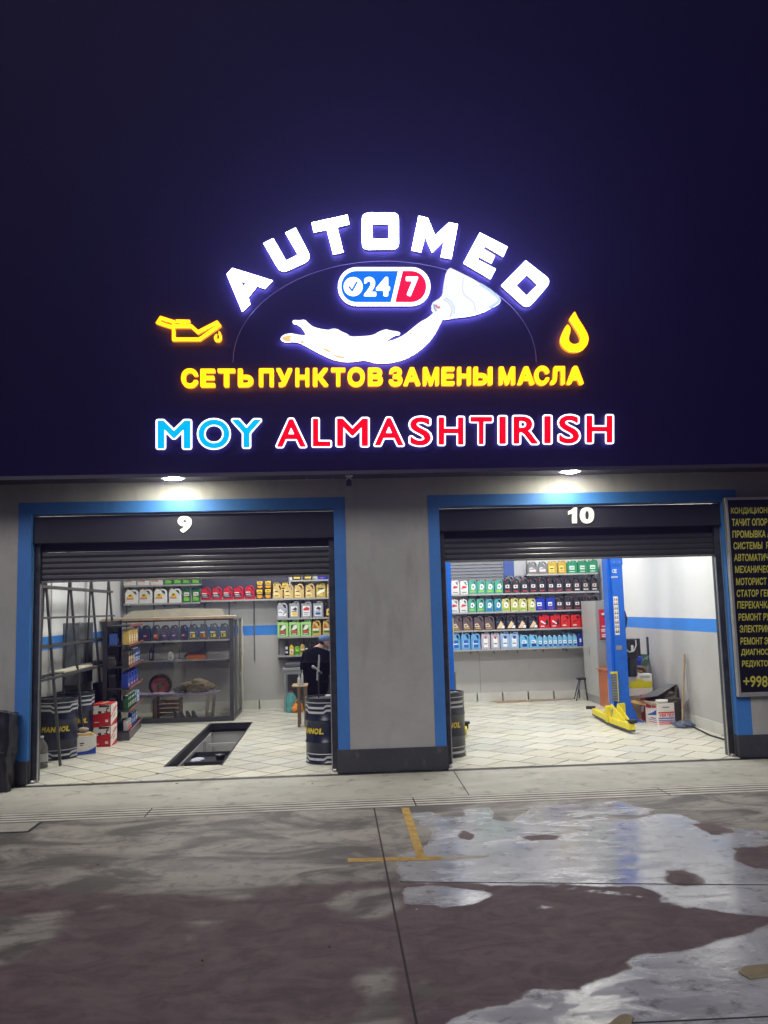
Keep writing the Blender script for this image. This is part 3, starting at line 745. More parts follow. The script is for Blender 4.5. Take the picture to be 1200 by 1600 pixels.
stroke(bt, 'edge_shine', zF([(1000,175),(1060,212),(1118,262),(1122,284),(1060,325)]), .035, pl, YFACE-.018)
stroke(bt, 'seam_line', zF([(895,130),(890,215),(905,245),(960,290),(975,345)]), .012, pg_, YFACE-.018)
stroke(bt, 'neck_ring', zF([(772,268),(805,290),(825,325),(822,360),(812,378)]), .02, pg_, YFACE-.018)
stroke(bt, 'neck_ring', zF([(785,262),(820,285),(840,322),(838,360)]), .014, pl, YFACE-.018)
stroke(bt, 'mouth_mark', zF([(722,305),(735,325),(750,318)]), .03, emis('glow_label_red', (.9, .25, .25), .9), YFACE-.020)
stroke(bt, 'mouth_mark', zF([(712,300),(715,325),(728,345)]), .02, emis('glow_label_blue', (.2, .45, .95), .9), YFACE-.019)
# thin arc round the emblem
arc = []
for k in range(41):
    a = math.radians(180-180*k/40); arc.append((601+237*math.cos(a)*(1 if True else 1), 566-158*math.sin(a)-(0)*k))
arcb = B(); Pw = [onY(X, Y, YS-.004) for X, Y in arc]
for p in Pw: p.y = YS-.005
arcb.tube(Pw, .0035, 6)
tag(arcb.build('arc_trim', mat('arc_trim_violet', (.16, .13, .36), .5), org=base(601, 500)), 'thin pale violet half-circle line round the 24/7 emblem on the fascia', 'sign trim')

# oil can icon
def ring(poly, w_):
    """closed stroke -> outer and inner outline"""
    n = len(poly); A = sum(poly[i][0]*poly[(i+1) % n][1]-poly[(i+1) % n][0]*poly[i][1] for i in range(n))
    sg = 1 if A > 0 else -1; o_, i_ = [], []
    for i in range(n):
        p = Vector(poly[i]); a = (p-Vector(poly[i-1])).normalized(); b = (Vector(poly[(i+1) % n])-p).normalized()
        na, nb = Vector((a.y, -a.x))*sg, Vector((b.y, -b.x))*sg; m_ = (na+nb); m_ = m_/max(.5, m_.length_squared)*2
        m_ *= min(1, 1.8/m_.length)
        o_.append(tuple(p+m_*w_/2)); i_.append(tuple(p-m_*w_/2))
    return [o_, i_]
can = thing('illuminated_sign', base(300, 515), 'glowing yellow oil can icon left of the Cyrillic slogan', 'sign')
zO = lambda pts: tf(pts, 230, 480, 4.8)
kw = dict(front=glow_yel, side=halo_yel, back=back_yel)
outline_letter(can, 'can_body', ring(zO([(197,140),(330,140),(380,185),(522,112),(540,135),(392,238),(197,238)]), 4.6), **kw)
outline_letter(can, 'can_handle', ring(zO([(80,112),(102,78),(198,108),(196,150)]), 4.6), y=YFACE-.004, **kw)
outline_letter(can, 'can_cap', [zO([(215,92),(320,95),(320,117),(286,116),(286,130),(252,130),(252,116),(215,114)])], y=YFACE-.002, **kw)
outline_letter(can, 'oil_drop', [zO([(538,178),(550,190),(558,215),(556,240),(540,256),(515,255),(502,240),(502,222),(512,205),(524,200),(518,225),(524,238),(536,238),(542,225),(534,200)])], **kw)
drp = thing('illuminated_sign', base(899, 520), 'glowing yellow oil drop icon right of the Cyrillic slogan', 'sign')
outline_letter(drp, 'drop', [smooth_poly(tf([(1018,30),(1022,32),(1045,80),(1085,140),(1110,190),(1113,220),(1100,260),(1065,292),(1020,300),(975,292),(935,258),(925,220),(935,180),(966,118),(976,118),(992,140),(990,170),(978,205),(985,235),(1020,252),(1055,235),(1062,210),(1050,180),(1020,130),(988,84),(988,74)], 660, 480, 4.286))], **kw)

# yellow slogan, each letter its own
slog = thing('illuminated_sign', base(600, 590), 'glowing yellow Cyrillic slogan СЕТЬ ПУНКТОВ ЗАМЕНЫ МАСЛА', 'sign')
SL = [('С',283,309),('Е',313,336),('Т',340,367.5),('Ь',371.7,395.6),('П',404.6,427.5),('У',431.7,456.5),('Н',461.5,483),('К',489,512.8),('Т',517.3,539.6),('О',543,570),('В',575,598.3),('З',607.8,629),('А',630.7,656.8),('М',661,686),('Е',690.3,710.3),('Н',714.8,736),('Ы',740,769.7),('М',780,805),('А',809.3,835),('С',835.6,858.3),('Л',860.7,882.8),('А',886.3,912)]
for ch, x0, x1 in SL:
    yb = 604.6-(x0-290)*.0075; rd_ = .8 if ch in 'СОЗ' else 0
    v_, f_, s_, b_ = glyph_on(None, '', ch, (x0, x1, yb-28.3-rd_, yb+rd_), .045, None, YFACE, DEP)
    bb = B().add(v_, s_, 0); bb.f += [list(q) for q in b_]; bb.m += [1]*len(b_)
    o = bb.build('letter', [halo_yel, back_yel], slog)
    B().add([p+Vector((0, -.003, 0)) for p in v_[:len(v_)//2]], f_).build('letter_face', glow_yel, o)
WL = [('M',243.3,300.3),('O',307.6,360.8),('Y',360.8,409.5)]; WR = [('A',430.5,480),('L',486.5,518.8),('M',523.9,577.7),('A',583.5,632.6),('S',638,676),('H',683,726.7),('T',733,771),('I',777.3,793.3),('R',800,843),('I',847.6,863.5),('S',870.7,907.8),('H',914,959.4)]
white_edge = emis('glow_letter_edge', (.9, .9, 1), 2.5)
for letters, m, lab in ((WL, blue_e, 'glowing sky blue letters MOY outlined in white'), (WR, red_e, 'glowing red letters ALMASHTIRISH outlined in white')):
    t = thing('illuminated_sign', base((letters[0][1]+letters[-1][2])/2, 698), lab, 'sign', 'outlined letters above the soffit')
    for ch, x0, x1 in letters:
        yt = 654.7-(x0-243)*.0114; ybm = 702.8-(x0-243)*.0132; rd_ = .8 if ch in 'OS' else 0
        bx = (x0, x1, yt-rd_, ybm+rd_)
        v_, f_, s_, b_ = glyph_on(None, '', ch, bx, .058, None, YFACE+.01, DEP-.01)
        bb = B().add(v_, s_, 0); bb.f += [list(q) for q in b_]; bb.m += [1]*len(b_)
        o = bb.build('letter', [retm, halo_soft], t)
        B().add([p+Vector((0, -.003, 0)) for p in v_[:len(v_)//2]], f_).build('letter_edge', white_edge, o)
        v_, f_, s_, b_ = glyph_on(None, '', ch, bx, .021, None, YFACE-.002, .006, ref=.058)
        B().add(v_, f_+s_).build('letter_face', m, o)

# ------------------------------------------------------------------ price board at the right
bd = thing('notice_board', onY(1180, 1083, YF), 'black notice board in a steel frame listing repairs in yellow Cyrillic capitals', 'notice board')
bx0, bx1, bz0, bz1 = 5.345, 6.75, .86, 3.42; yb_ = YF-.075
B().box(bx0, bx1, yb_, YF-.02, bz0, bz1).build('panel', mat('gloss_black_film', (.008, .008, .015), .15, spec=.5), bd)
fb = B(); fw = .035
fb.box(bx0-fw, bx0, yb_-.02, YF-.02, bz0-fw*1.6, bz1+fw); fb.box(bx1, bx1+fw, yb_-.02, YF-.02, bz0-fw*1.6, bz1+fw); fb.box(bx0, bx1, yb_-.02, YF-.02, bz1, bz1+fw); fb.box(bx0, bx1, yb_-.02, YF-.02, bz0-fw*1.6, bz0)
fb.build('frame', mat('brushed_frame', (.42, .42, .40), .38, .6, var=.1), bd, bevel=.004, seg=1)
bty = mat('dull_yellow_print', (.42, .40, .06), .45)
lines = [('КОНДИЦИОНЕ', 1142, 1204, 793), ('ТАЧИТ ОПОР', 1143.5, 1199, 810.5), ('ПРОМЫВКА А', 1144.5, 1205, 829), ('СИСТЕМЫ  Р', 1146, 1202, 847), ('АВТОМАТИЧ', 1147, 1201, 865.5), ('МЕХАНИЧЕС', 1148.5, 1203, 884), ('МОТОРИСТ Х', 1150, 1206, 903), ('СТАТОР ГЕН', 1151, 1204, 921.5), ('ПЕРЕКАЧКА', 1152, 1205, 939.5), ('РЕМОНТ РУ', 1154, 1203, 958.5), ('ЭЛЕКТРИК', 1155.5, 1203, 977), ('РЕМОНТ Э', 1157, 1200, 996), ('ДИАГНОС', 1158, 1201, 1014), ('РЕДУКТО', 1159.5, 1200, 1032)]
for tx, xa, xb, yt in lines:
    h_ = 11.5
    def mp(u, v): p = onY(xa+(xb-xa)*u, yt+h_-h_*v-.45*(xb-xa)*u*.03, yb_-.003); return Vector((p.x, yb_-.003, p.z))
    v_, f_, s_, b_ = glyph_geo(tx, .03, mp, (0, .002, 0)); B().add(v_, f_).build('lettering', bty, bd)
def mp(u, v): p = onY(1161.5+38*u, 1073.5-17.5*v, yb_-.003); return Vector((p.x, yb_-.003, p.z))
v_, f_, s_, b_ = glyph_geo('+998', .02, mp, (0, .002, 0)); B().add(v_, f_).build('phone_number', bty, bd)
# ------------------------------------------------------------------ containers: one of each kind, then copies
STY = {
 'slant': ([(0,0),(1,0),(1,.60),(.97,.80),(.88,.92),(.76,.96),(.52,.97),(.44,.93),(.36,.93),(.32,.95),(.10,.95),(.07,.88),(0,.78)], [(.50,.86),(.74,.86),(.82,.78),(.85,.60),(.76,.62),(.62,.74)], (.21,.94,.085)),
 'arc':   ([(0,0),(1,0),(1,.55),(.96,.78),(.84,.93),(.66,1.0),(.46,1.0),(.38,.95),(.36,.90),(.30,.90),(.12,.90),(.08,.84),(.02,.60)], [(.50,.90),(.66,.90),(.78,.80),(.85,.62),(.80,.58),(.62,.78),(.50,.83)], (.22,.89,.08)),
 'can':   ([(0,0),(1,0),(1,.84),(.94,.88),(.90,.98),(.80,1.0),(.50,1.0),(.42,.98),(.38,.90),(.30,.89),(.08,.89),(0,.86)], [(.50,.94),(.82,.94),(.80,.885),(.48,.885)], (.19,.89,.09)),
 'bottle':([(0,0),(1,0),(1,.66),(.90,.80),(.66,.90),(.34,.90),(.10,.80),(0,.66)], None, (.5,.89,.14)),
 'slim':  ([(0,0),(1,0),(1,.70),(.92,.84),(.72,.93),(.36,.93),(.10,.84),(0,.66)], None, (.44,.92,.17)),
 'block': ([(0,0),(1,0),(1,1),(0,1)], None, None),
}
W_, K_, R_, Y_, G_ = rgb(235,235,232), rgb(22,22,26), rgb(200,20,35), rgb(240,200,20), rgb(20,120,60)
def kind(style, body, cap, label, desc, d=.11, rough=.35): return dict(style=style, body=body, cap=cap, label=label, desc=desc, d=d, rough=rough)
R4 = lambda a, b, c, e: [(a, c), (b, c), (b, e), (a, e)]
KIND = {
 'white_sun': kind('slant', rgb(228,228,222), Y_, [(Y_, [(.12,.42),(.3,.66),(.5,.68),(.62,.5),(.58,.40)]), (R_, R4(.10,.62,.30,.40)), (rgb(60,90,40), R4(.28,.44,.52,.62)), (W_, R4(.14,.55,.335,.365))], 'white jug with yellow sun and red band'),
 'green_can': kind('can', rgb(20,105,60), rgb(15,70,40), [(W_, R4(.18,.82,.50,.74)), (rgb(120,190,60), [(.14,.12),(.86,.12),(.86,.34),(.14,.48)]), (R_, R4(.40,.66,.42,.50)), (K_, R4(.25,.75,.58,.64))], 'dark green can with white and lime label'),
 'red_arc': kind('arc', rgb(190,22,45), rgb(60,10,20), [(W_, R4(.10,.55,.50,.56)), (rgb(45,45,55), R4(.08,.82,.16,.46)), (W_, R4(.14,.60,.36,.40)), (rgb(170,170,175), R4(.16,.74,.24,.28))], 'glossy red jug with dark label'),
 'filter_tin': kind('block', rgb(30,28,28), None, [(Y_, R4(.08,.92,.66,.92)), (rgb(220,150,20), [(.10,.40),(.90,.40),(.90,.18),(.5,.06),(.10,.18)]), (K_, R4(.25,.75,.74,.80)), (rgb(240,220,130), R4(.12,.88,.52,.58))], 'black filter box with yellow print', d=.10),
 'gold_arc': kind('arc', rgb(196,170,110), rgb(60,50,35), [(rgb(232,212,150), [(.10,.10),(.70,.10),(.66,.30),(.20,.62),(.10,.62)]), (K_, R4(.18,.50,.44,.52)), (rgb(140,110,60), R4(.14,.60,.16,.24))], 'gold jug with dark cap'),
 'gold_can': kind('can', rgb(190,165,85), rgb(150,130,60), [(rgb(240,235,215), [(.10,.20),(.90,.45),(.90,.65),(.10,.42)]), (rgb(60,100,70), R4(.20,.80,.60,.70)), (rgb(225,200,90), R4(.30,.70,.10,.24))], 'gold can with white ribbon label'),
 'silver_jug': kind('slant', rgb(165,168,175), Y_, [(rgb(230,232,236), [(.10,.14),(.85,.14),(.85,.30),(.30,.60),(.10,.50)]), (rgb(60,70,120), R4(.12,.50,.36,.40)), (rgb(90,95,110), [(.55,.20),(.88,.42),(.88,.48),(.55,.28)])], 'silver jug with yellow cap'),
 'grey_can_y': kind('can', rgb(140,143,148), K_, [(rgb(225,226,228), R4(.14,.80,.10,.72)), (rgb(60,60,62), [(.25,.50),(.60,.66),(.74,.60),(.70,.44)]), (Y_, R4(.28,.72,.16,.34)), (K_, R4(.24,.72,.38,.42))], 'grey can with yellow label panel'),
 'grey_can_r': kind('can', rgb(150,153,158), K_, [(rgb(235,235,236), R4(.14,.82,.10,.74)), (rgb(210,60,70), [(.18,.56),(.50,.70),(.78,.60),(.74,.46),(.20,.46)]), (rgb(90,90,95), R4(.22,.74,.30,.34)), (rgb(160,160,160), R4(.22,.66,.18,.22))], 'grey can with pink-red label panel'),
 'grey_can_b': kind('can', rgb(145,148,156), K_, [(rgb(225,228,234), R4(.14,.82,.10,.74)), (rgb(60,62,70), [(.25,.52),(.50,.68),(.76,.60),(.72,.46)]), (rgb(40,80,160), R4(.24,.74,.18,.32)), (K_, R4(.24,.74,.38,.42))], 'grey can with blue label panel'),
 'black_gold': kind('arc', rgb(28,27,28), K_, [(rgb(225,195,90), [(.15,.12),(.85,.12),(.85,.44),(.60,.60),(.15,.52)]), (K_, R4(.30,.70,.28,.40))], 'black jug with gold label'),
 'lime_can': kind('can', rgb(165,215,130), rgb(30,60,40), [(rgb(70,80,70), R4(.18,.76,.10,.72)), (rgb(235,235,225), [(.20,.40),(.46,.70),(.74,.70),(.74,.52),(.50,.40)]), (rgb(200,90,50), R4(.22,.72,.22,.36)), (rgb(120,180,70), [(.20,.44),(.40,.68),(.46,.68),(.28,.44)]), (rgb(240,240,235), R4(.26,.66,.13,.18))], 'pale lime green can'),
 'amber_arc': kind('arc', rgb(205,175,95), rgb(200,40,30), [(rgb(245,238,215), R4(.10,.78,.34,.46)), (rgb(40,130,55), R4(.10,.78,.20,.32)), (rgb(190,90,40), [(.12,.50),(.60,.50),(.45,.62),(.20,.80)])], 'amber jug with green stripe and red cap'),
 'spray': kind('slim', rgb(30,30,34), K_, [(rgb(215,215,218), R4(.2,.8,.40,.58)), (rgb(215,215,218), R4(.2,.8,.14,.28))], 'black spray bottle with white label', d=.07),
 'yellow_btl': kind('bottle', rgb(235,200,40), rgb(240,210,60), [(W_, R4(.14,.86,.16,.56)), (rgb(200,60,40), R4(.35,.65,.24,.40))], 'yellow bottle with white label', d=.06),
 'green_jar': kind('bottle', rgb(120,190,50), K_, [(rgb(60,140,40), R4(.10,.90,.14,.34)), (rgb(190,230,120), R4(.2,.8,.42,.56))], 'bright green round bottle', d=.07),
 'gold_btl': kind('bottle', rgb(200,170,90), rgb(200,40,30), [(rgb(240,235,200), R4(.12,.88,.42,.52)), (rgb(60,140,60), R4(.12,.88,.22,.36))], 'gold bottle with red cap', d=.06),
 'mono_btl': kind('slant', rgb(28,28,30), K_, [(rgb(225,225,228), [(.10,.12),(.80,.12),(.80,.34),(.40,.56),(.10,.50)]), (rgb(40,110,110), R4(.2,.6,.36,.44)), (rgb(220,120,110), R4(.2,.7,.16,.22))], 'small black bottle with white label', d=.06),
 'violet_jug': kind('arc', rgb(58,58,82), rgb(40,40,60), [(rgb(110,40,80), R4(.22,.72,.16,.44)), (rgb(210,200,215), R4(.26,.58,.30,.36))], 'dark violet jug with crimson label'),
 'violet_jug_o': kind('arc', rgb(58,60,80), rgb(40,40,60), [(rgb(190,80,40), R4(.22,.72,.16,.44)), (rgb(220,205,190), R4(.26,.58,.30,.36))], 'dark violet jug with orange label'),
 'violet_jug_v': kind('arc', rgb(60,60,92), rgb(40,40,60), [(rgb(80,60,120), R4(.22,.72,.16,.44)), (rgb(200,195,225), R4(.26,.58,.30,.36))], 'dark violet jug with purple label'),
 'grey_yellow': kind('arc', rgb(92,95,98), K_, [(rgb(215,215,215), R4(.12,.62,.42,.50)), (rgb(230,205,40), R4(.16,.66,.16,.36)), (K_, R4(.24,.40,.20,.34))], 'grey jug with yellow label'),
 'grey_orange': kind('arc', rgb(92,95,98), K_, [(rgb(215,215,215), R4(.12,.62,.42,.50)), (rgb(225,130,40), R4(.16,.66,.16,.36)), (K_, R4(.24,.40,.20,.34))], 'grey jug with orange label'),
 'grey_arc': kind('arc', rgb(120,122,124), K_, [(rgb(215,215,217), [(.14,.20),(.80,.20),(.80,.34),(.40,.56),(.14,.50)]), (rgb(190,70,60), R4(.3,.7,.10,.15)), (rgb(50,50,52), R4(.2,.62,.38,.44))], 'grey jug with silver label'),
 'brass_can': kind('can', rgb(185,155,50), rgb(150,120,30), [(rgb(225,205,110), R4(.14,.70,.14,.62)), (K_, R4(.24,.60,.38,.46)), (rgb(160,60,40), R4(.30,.56,.22,.27))], 'brass coloured can'),
 'emerald': kind('can', rgb(25,135,90), rgb(20,100,70), [(rgb(215,235,225), R4(.20,.72,.30,.60)), (rgb(30,80,60), R4(.28,.66,.40,.46)), (rgb(240,240,240), R4(.2,.74,.12,.17))], 'emerald green can with white label'),
 'white_red': kind('slant', rgb(215,216,216), R_, [(rgb(205,40,50), [(.16,.40),(.82,.46),(.78,.56),(.30,.60)]), (rgb(120,120,120), R4(.2,.8,.12,.18))], 'white jug with red swoosh'),
 'teal': kind('slant', rgb(80,160,140), R_, [(rgb(235,240,235), [(.30,.34),(.62,.30),(.84,.50),(.70,.70),(.36,.66)]), (rgb(150,200,60), R4(.16,.80,.12,.24)), (rgb(40,120,110), R4(.44,.64,.44,.56))], 'teal jug with white emblem and lime band'),
 'teal_blue': kind('slant', rgb(75,150,165), R_, [(rgb(235,240,240), [(.30,.34),(.62,.30),(.84,.50),(.70,.70),(.36,.66)]), (rgb(40,110,190), R4(.16,.80,.12,.24)), (rgb(40,110,130), R4(.44,.64,.44,.56))], 'teal jug with white emblem and blue band'),
 'charcoal': kind('arc', rgb(48,47,50), R_, [(rgb(225,220,222), R4(.22,.70,.36,.58)), (rgb(190,60,65), R4(.20,.76,.10,.18)), (K_, R4(.36,.56,.42,.52))], 'charcoal jug with white label and red cap'),
 'charcoal_p': kind('arc', rgb(48,47,50), K_, [(rgb(225,200,190), R4(.22,.70,.34,.56)), (rgb(225,225,225), R4(.20,.76,.12,.20)), (K_, R4(.36,.56,.40,.50))], 'charcoal jug with beige label and black cap'),
 'lemon': kind('slant', rgb(195,192,118), R_, [(rgb(240,242,225), [(.24,.34),(.62,.26),(.84,.46),(.70,.72),(.36,.68)]), (rgb(130,180,50), R4(.14,.84,.12,.24)), (rgb(60,120,60), R4(.44,.64,.44,.54))], 'yellow-green jug with white emblem'),
 'cobalt': kind('can', rgb(30,55,170), rgb(20,35,120), [(rgb(225,230,240), R4(.20,.66,.34,.62)), (rgb(200,80,90), R4(.30,.70,.14,.20)), (rgb(25,45,120), R4(.28,.58,.42,.50))], 'cobalt blue can'),
 'taupe': kind('arc', rgb(98,82,84), rgb(40,32,34), [(rgb(215,200,170), [(.12,.22),(.62,.22),(.40,.50),(.12,.46)]), (rgb(210,170,60), R4(.16,.70,.10,.16)), (rgb(70,50,50), R4(.2,.42,.30,.38))], 'taupe jug with cream label'),
 'black_cream': kind('arc', rgb(40,40,42), R_, [(rgb(230,200,165), [(.10,.10),(.46,.10),(.78,.40),(.52,.62)]), (rgb(240,240,240), [(.50,.10),(.88,.10),(.88,.26),(.72,.32)]), (rgb(60,100,150), R4(.12,.34,.50,.60))], 'black jug with cream slash'),
 'red_swoosh': kind('can', rgb(205,30,38), rgb(150,15,20), [(rgb(40,40,44), [(.60,.20),(.88,.30),(.88,.70),(.66,.60)]), (rgb(240,235,235), [(.12,.50),(.60,.30),(.66,.36),(.20,.62)]), (rgb(240,235,235), R4(.14,.50,.14,.20))], 'red can with black swoosh'),
 'scarlet': kind('slant', rgb(215,45,35), rgb(170,25,20), [(rgb(130,20,20), [(.20,.40),(.70,.52),(.70,.62),(.20,.50)]), (rgb(245,230,225), R4(.16,.56,.16,.24))], 'scarlet jug'),
 'sky_jug': kind('slant', rgb(105,165,215), W_, [(rgb(35,100,185), R4(.22,.76,.14,.56)), (rgb(225,235,245), R4(.22,.76,.32,.38)), (rgb(225,235,245), [(.22,.14),(.26,.14),(.26,.56),(.22,.56)])], 'sky blue jug with blue label'),
 'lilac_can': kind('can', rgb(185,178,190), W_, [(rgb(240,240,242), R4(.26,.74,.12,.66)), (rgb(185,60,70), R4(.40,.60,.62,.78)), (rgb(90,90,100), R4(.32,.68,.30,.36))], 'pale lilac can with white label'),
 'azure_can': kind('can', rgb(150,180,215), W_, [(rgb(235,238,242), R4(.26,.74,.12,.66)), (rgb(40,60,150), R4(.40,.70,.60,.78)), (rgb(90,90,120), R4(.32,.68,.30,.36))], 'pale blue can with white label'),
 'cyan_jug': kind('slant', rgb(115,185,225), W_, [(rgb(35,60,150), R4(.26,.80,.12,.32)), (rgb(240,245,248), [(.20,.36),(.80,.36),(.70,.56),(.30,.60)]), (rgb(60,110,140), [(.30,.44),(.60,.40),(.60,.46),(.34,.52)])], 'light cyan jug with navy label'),
 'cyan_btl': kind('slim', rgb(120,185,225), W_, [(rgb(35,60,150), R4(.22,.80,.12,.26)), (rgb(240,245,248), R4(.18,.84,.32,.56)), (rgb(60,110,140), R4(.3,.7,.40,.47))], 'small light cyan bottle', d=.07),
 'navy_btl': kind('bottle', rgb(25,50,140), rgb(25,45,120), [(rgb(220,228,240), R4(.34,.68,.30,.56)), (rgb(60,100,190), R4(.2,.8,.12,.2))], 'royal blue bottle', d=.08),
 'gold_wide': kind('slant', rgb(190,160,85), rgb(210,185,110), [(rgb(240,238,225), R4(.20,.62,.22,.62)), (rgb(130,100,40), R4(.24,.56,.30,.36)), (rgb(200,60,50), R4(.26,.5,.5,.55))], 'gold jug with tall white label'),
 'denim': kind('bottle', rgb(60,90,160), rgb(40,60,110), [(rgb(220,225,235), R4(.3,.7,.2,.5))], 'muted blue canister', d=.14),
 'smoke': kind('bottle', rgb(62,58,58), rgb(30,28,28), [(rgb(200,190,180), R4(.24,.76,.14,.52))], 'smoke grey canister', d=.13),
 'tan_lab': kind('slant', rgb(60,54,50), K_, [(rgb(225,195,165), R4(.16,.84,.10,.62)), (rgb(90,60,40), R4(.3,.7,.3,.38))], 'brown-black jug with tan label'),
 'blue_white': kind('slim', rgb(30,62,140), W_, [(rgb(225,235,242), R4(.2,.8,.12,.40)), (rgb(225,235,242), R4(.2,.8,.56,.66)), (rgb(40,150,180), R4(.3,.7,.22,.30))], 'blue bottle with white label', d=.09),
 'blue_flame': kind('slant', rgb(35,60,150), rgb(20,40,100), [(rgb(240,225,215), R4(.3,.66,.10,.26)), (rgb(225,80,40), [(.4,.12),(.58,.12),(.5,.30)]), (rgb(110,140,210), [(.2,.36),(.7,.5),(.7,.56),(.2,.44)])], 'deep blue jug with flame label'),
 'coal': kind('slant', rgb(24,22,26), K_, [(rgb(120,118,122), R4(.25,.7,.16,.46))], 'coal black jug with grey label'),
 'coolant_green': kind('slim', rgb(35,90,50), W_, [(rgb(225,230,225), R4(.18,.82,.20,.44)), (rgb(235,238,235), R4(.25,.75,.68,.80)), (rgb(60,150,70), R4(.3,.7,.26,.34))], 'green bottle with white label', d=.09),
 'forest': kind('slant', rgb(18,52,36), rgb(15,40,28), [(rgb(220,230,225), R4(.5,.85,.30,.62)), (rgb(60,150,160), R4(.5,.85,.30,.42))], 'forest green canister with pale label'),
 'pink_pack': kind('block', rgb(190,188,190), None, [(rgb(215,70,70), R4(.0,1,.02,.40)), (rgb(120,120,125), R4(.2,.8,.62,.7)), (rgb(240,240,240), R4(.2,.8,.16,.26))], 'white and red packet', d=.08),
 'blue_yellow': kind('slim', rgb(35,95,180), Y_, [(rgb(230,235,240), R4(.15,.85,.2,.5)), (rgb(240,205,40), R4(.2,.8,.62,.74))], 'blue bottle with yellow cap', d=.08),
 'black_btl': kind('bottle', rgb(25,25,28), K_, [(rgb(150,150,152), R4(.2,.5,.15,.6))], 'black bottle', d=.07),
 'white_btl': kind('bottle', rgb(205,205,200), W_, [(rgb(160,160,158), R4(.2,.8,.2,.4))], 'plain white bottle', d=.08),
}
PROTO = {}; LABM = {}
def labmat(c):
    k = tuple(round(x, 3) for x in c)
    if k not in LABM: LABM[k] = mat('print_%d' % len(LABM), c, .4)
    return LABM[k]
def container(key, w_, h_, loc, label, group, rz=0., cat='oil jug', fixed=False):
    K = KIND[key]; pk = (key, round(w_, 2), round(h_, 2))
    if pk not in PROTO:
        t = local_thing('oil_bottle' if K['style'] in ('bottle', 'slim') else ('box' if K['style'] == 'block' else 'oil_jug'), (0, 0, 0), label, cat, group)
        out, hole, capd = STY[K['style']]; d = min(K['d'], w_*.75)
        sp = [[(x*w_-w_/2, z*h_) for x, z in out]]+([[(x*w_-w_/2, z*h_) for x, z in hole]] if hole else [])
        v, f, s_, b_ = curve_mesh(sp, lambda x, z: Vector((x, -d/2, z)), (0, d, 0))
        B().add(v, f+s_+b_).build('jug_body' if K['style'] not in ('block',) else 'carton', plastic(key, K['body'], K['rough']), t, bevel=min(.012, w_*.07), seg=2)
        if capd:
            cx, cz, cr_ = capd; r = cr_*w_
            B().lathe([(r, 0), (r, .07*h_), (r*.86, .085*h_)], (cx*w_-w_/2, 0, cz*h_), 12).build('cap', plastic('cap_%.2f_%.2f_%.2f' % K['cap'], K['cap'], .3), t)
        clusters = []
        for i, (c, poly) in enumerate(K['label']):
            bb_ = (min(p[0] for p in poly), max(p[0] for p in poly), min(p[1] for p in poly), max(p[1] for p in poly)); hit = [q for q in clusters if q[0][0] <= bb_[1] and q[0][1] >= bb_[0] and q[0][2] <= bb_[3] and q[0][3] >= bb_[2]]
            if not hit: clusters.append([bb_, [(i, c, poly)]])
            else:
                q = hit[0]
                for r_ in hit[1:]: q[1] += r_[1]; q[0] = (min(q[0][0], r_[0][0]), max(q[0][1], r_[0][1]), min(q[0][2], r_[0][2]), max(q[0][3], r_[0][3])); clusters.remove(r_)
                q[1].append((i, c, poly)); q[0] = (min(q[0][0], bb_[0]), max(q[0][1], bb_[1]), min(q[0][2], bb_[2]), max(q[0][3], bb_[3]))
        for _, items in clusters:
            lb = B(); ms = []
            for i, c, poly in items:
                m = labmat(c)
                if m not in ms: ms.append(m)
                lb.prism([(x*w_-w_/2, z*h_) for x, z in poly], lambda x, z: (x, -d/2-.001-.0007*(i+1), z), lambda x, z: (x, -d/2+.002, z), ms.index(m))
            lb.build('label', ms, t)
        PROTO[pk] = t; o = t
    else:
        o = copy_tree(PROTO[pk])
    tag(o, label, cat, group); o.location = loc; o.rotation_euler[2] = rz
    return o
def row(items, yfront, z, place, group, dy=.07):
    """items: (kind, x left, x right, y top) measured; stands on shelf height z behind plane yfront"""
    cnt = {}
    for it in items: cnt[it[0]] = cnt.get(it[0], 0)+1
    seen = {}
    for key, x0, x1, yt in items:
        a, b = onY(x0, yt, yfront), onY(x1, yt, yfront); h_ = min(max(a.z-z, .10), .42)
        seen[key] = seen.get(key, 0)+1; D_ = KIND[key]['desc']
        if cnt[key] > 1:
            n = seen[key]; lab = f"{D_}, {ORD[n-1]} from left {place}"
        else: lab = f"{D_} {place}"
        cat = 'bottle' if KIND[key]['style'] in ('bottle', 'slim') else ('box' if KIND[key]['style'] == 'block' else 'oil jug')
        container(key, round((b.x-a.x)*.97, 2), round(h_/.97 if KIND[key]['style'] in ('slant','bottle','slim') else h_, 2), ((a.x+b.x)/2, yfront+dy+random.uniform(0, .01), z), lab, group, random.uniform(-.13, .13), cat)
def seq(key, x0, pitch, n, wd, y0, y1=None):
    y1 = y0 if y1 is None else y1
    return [(key, x0+i*pitch, x0+i*pitch+wd, y0+(y1-y0)*i/max(1, n-1)) for i in range(n)]

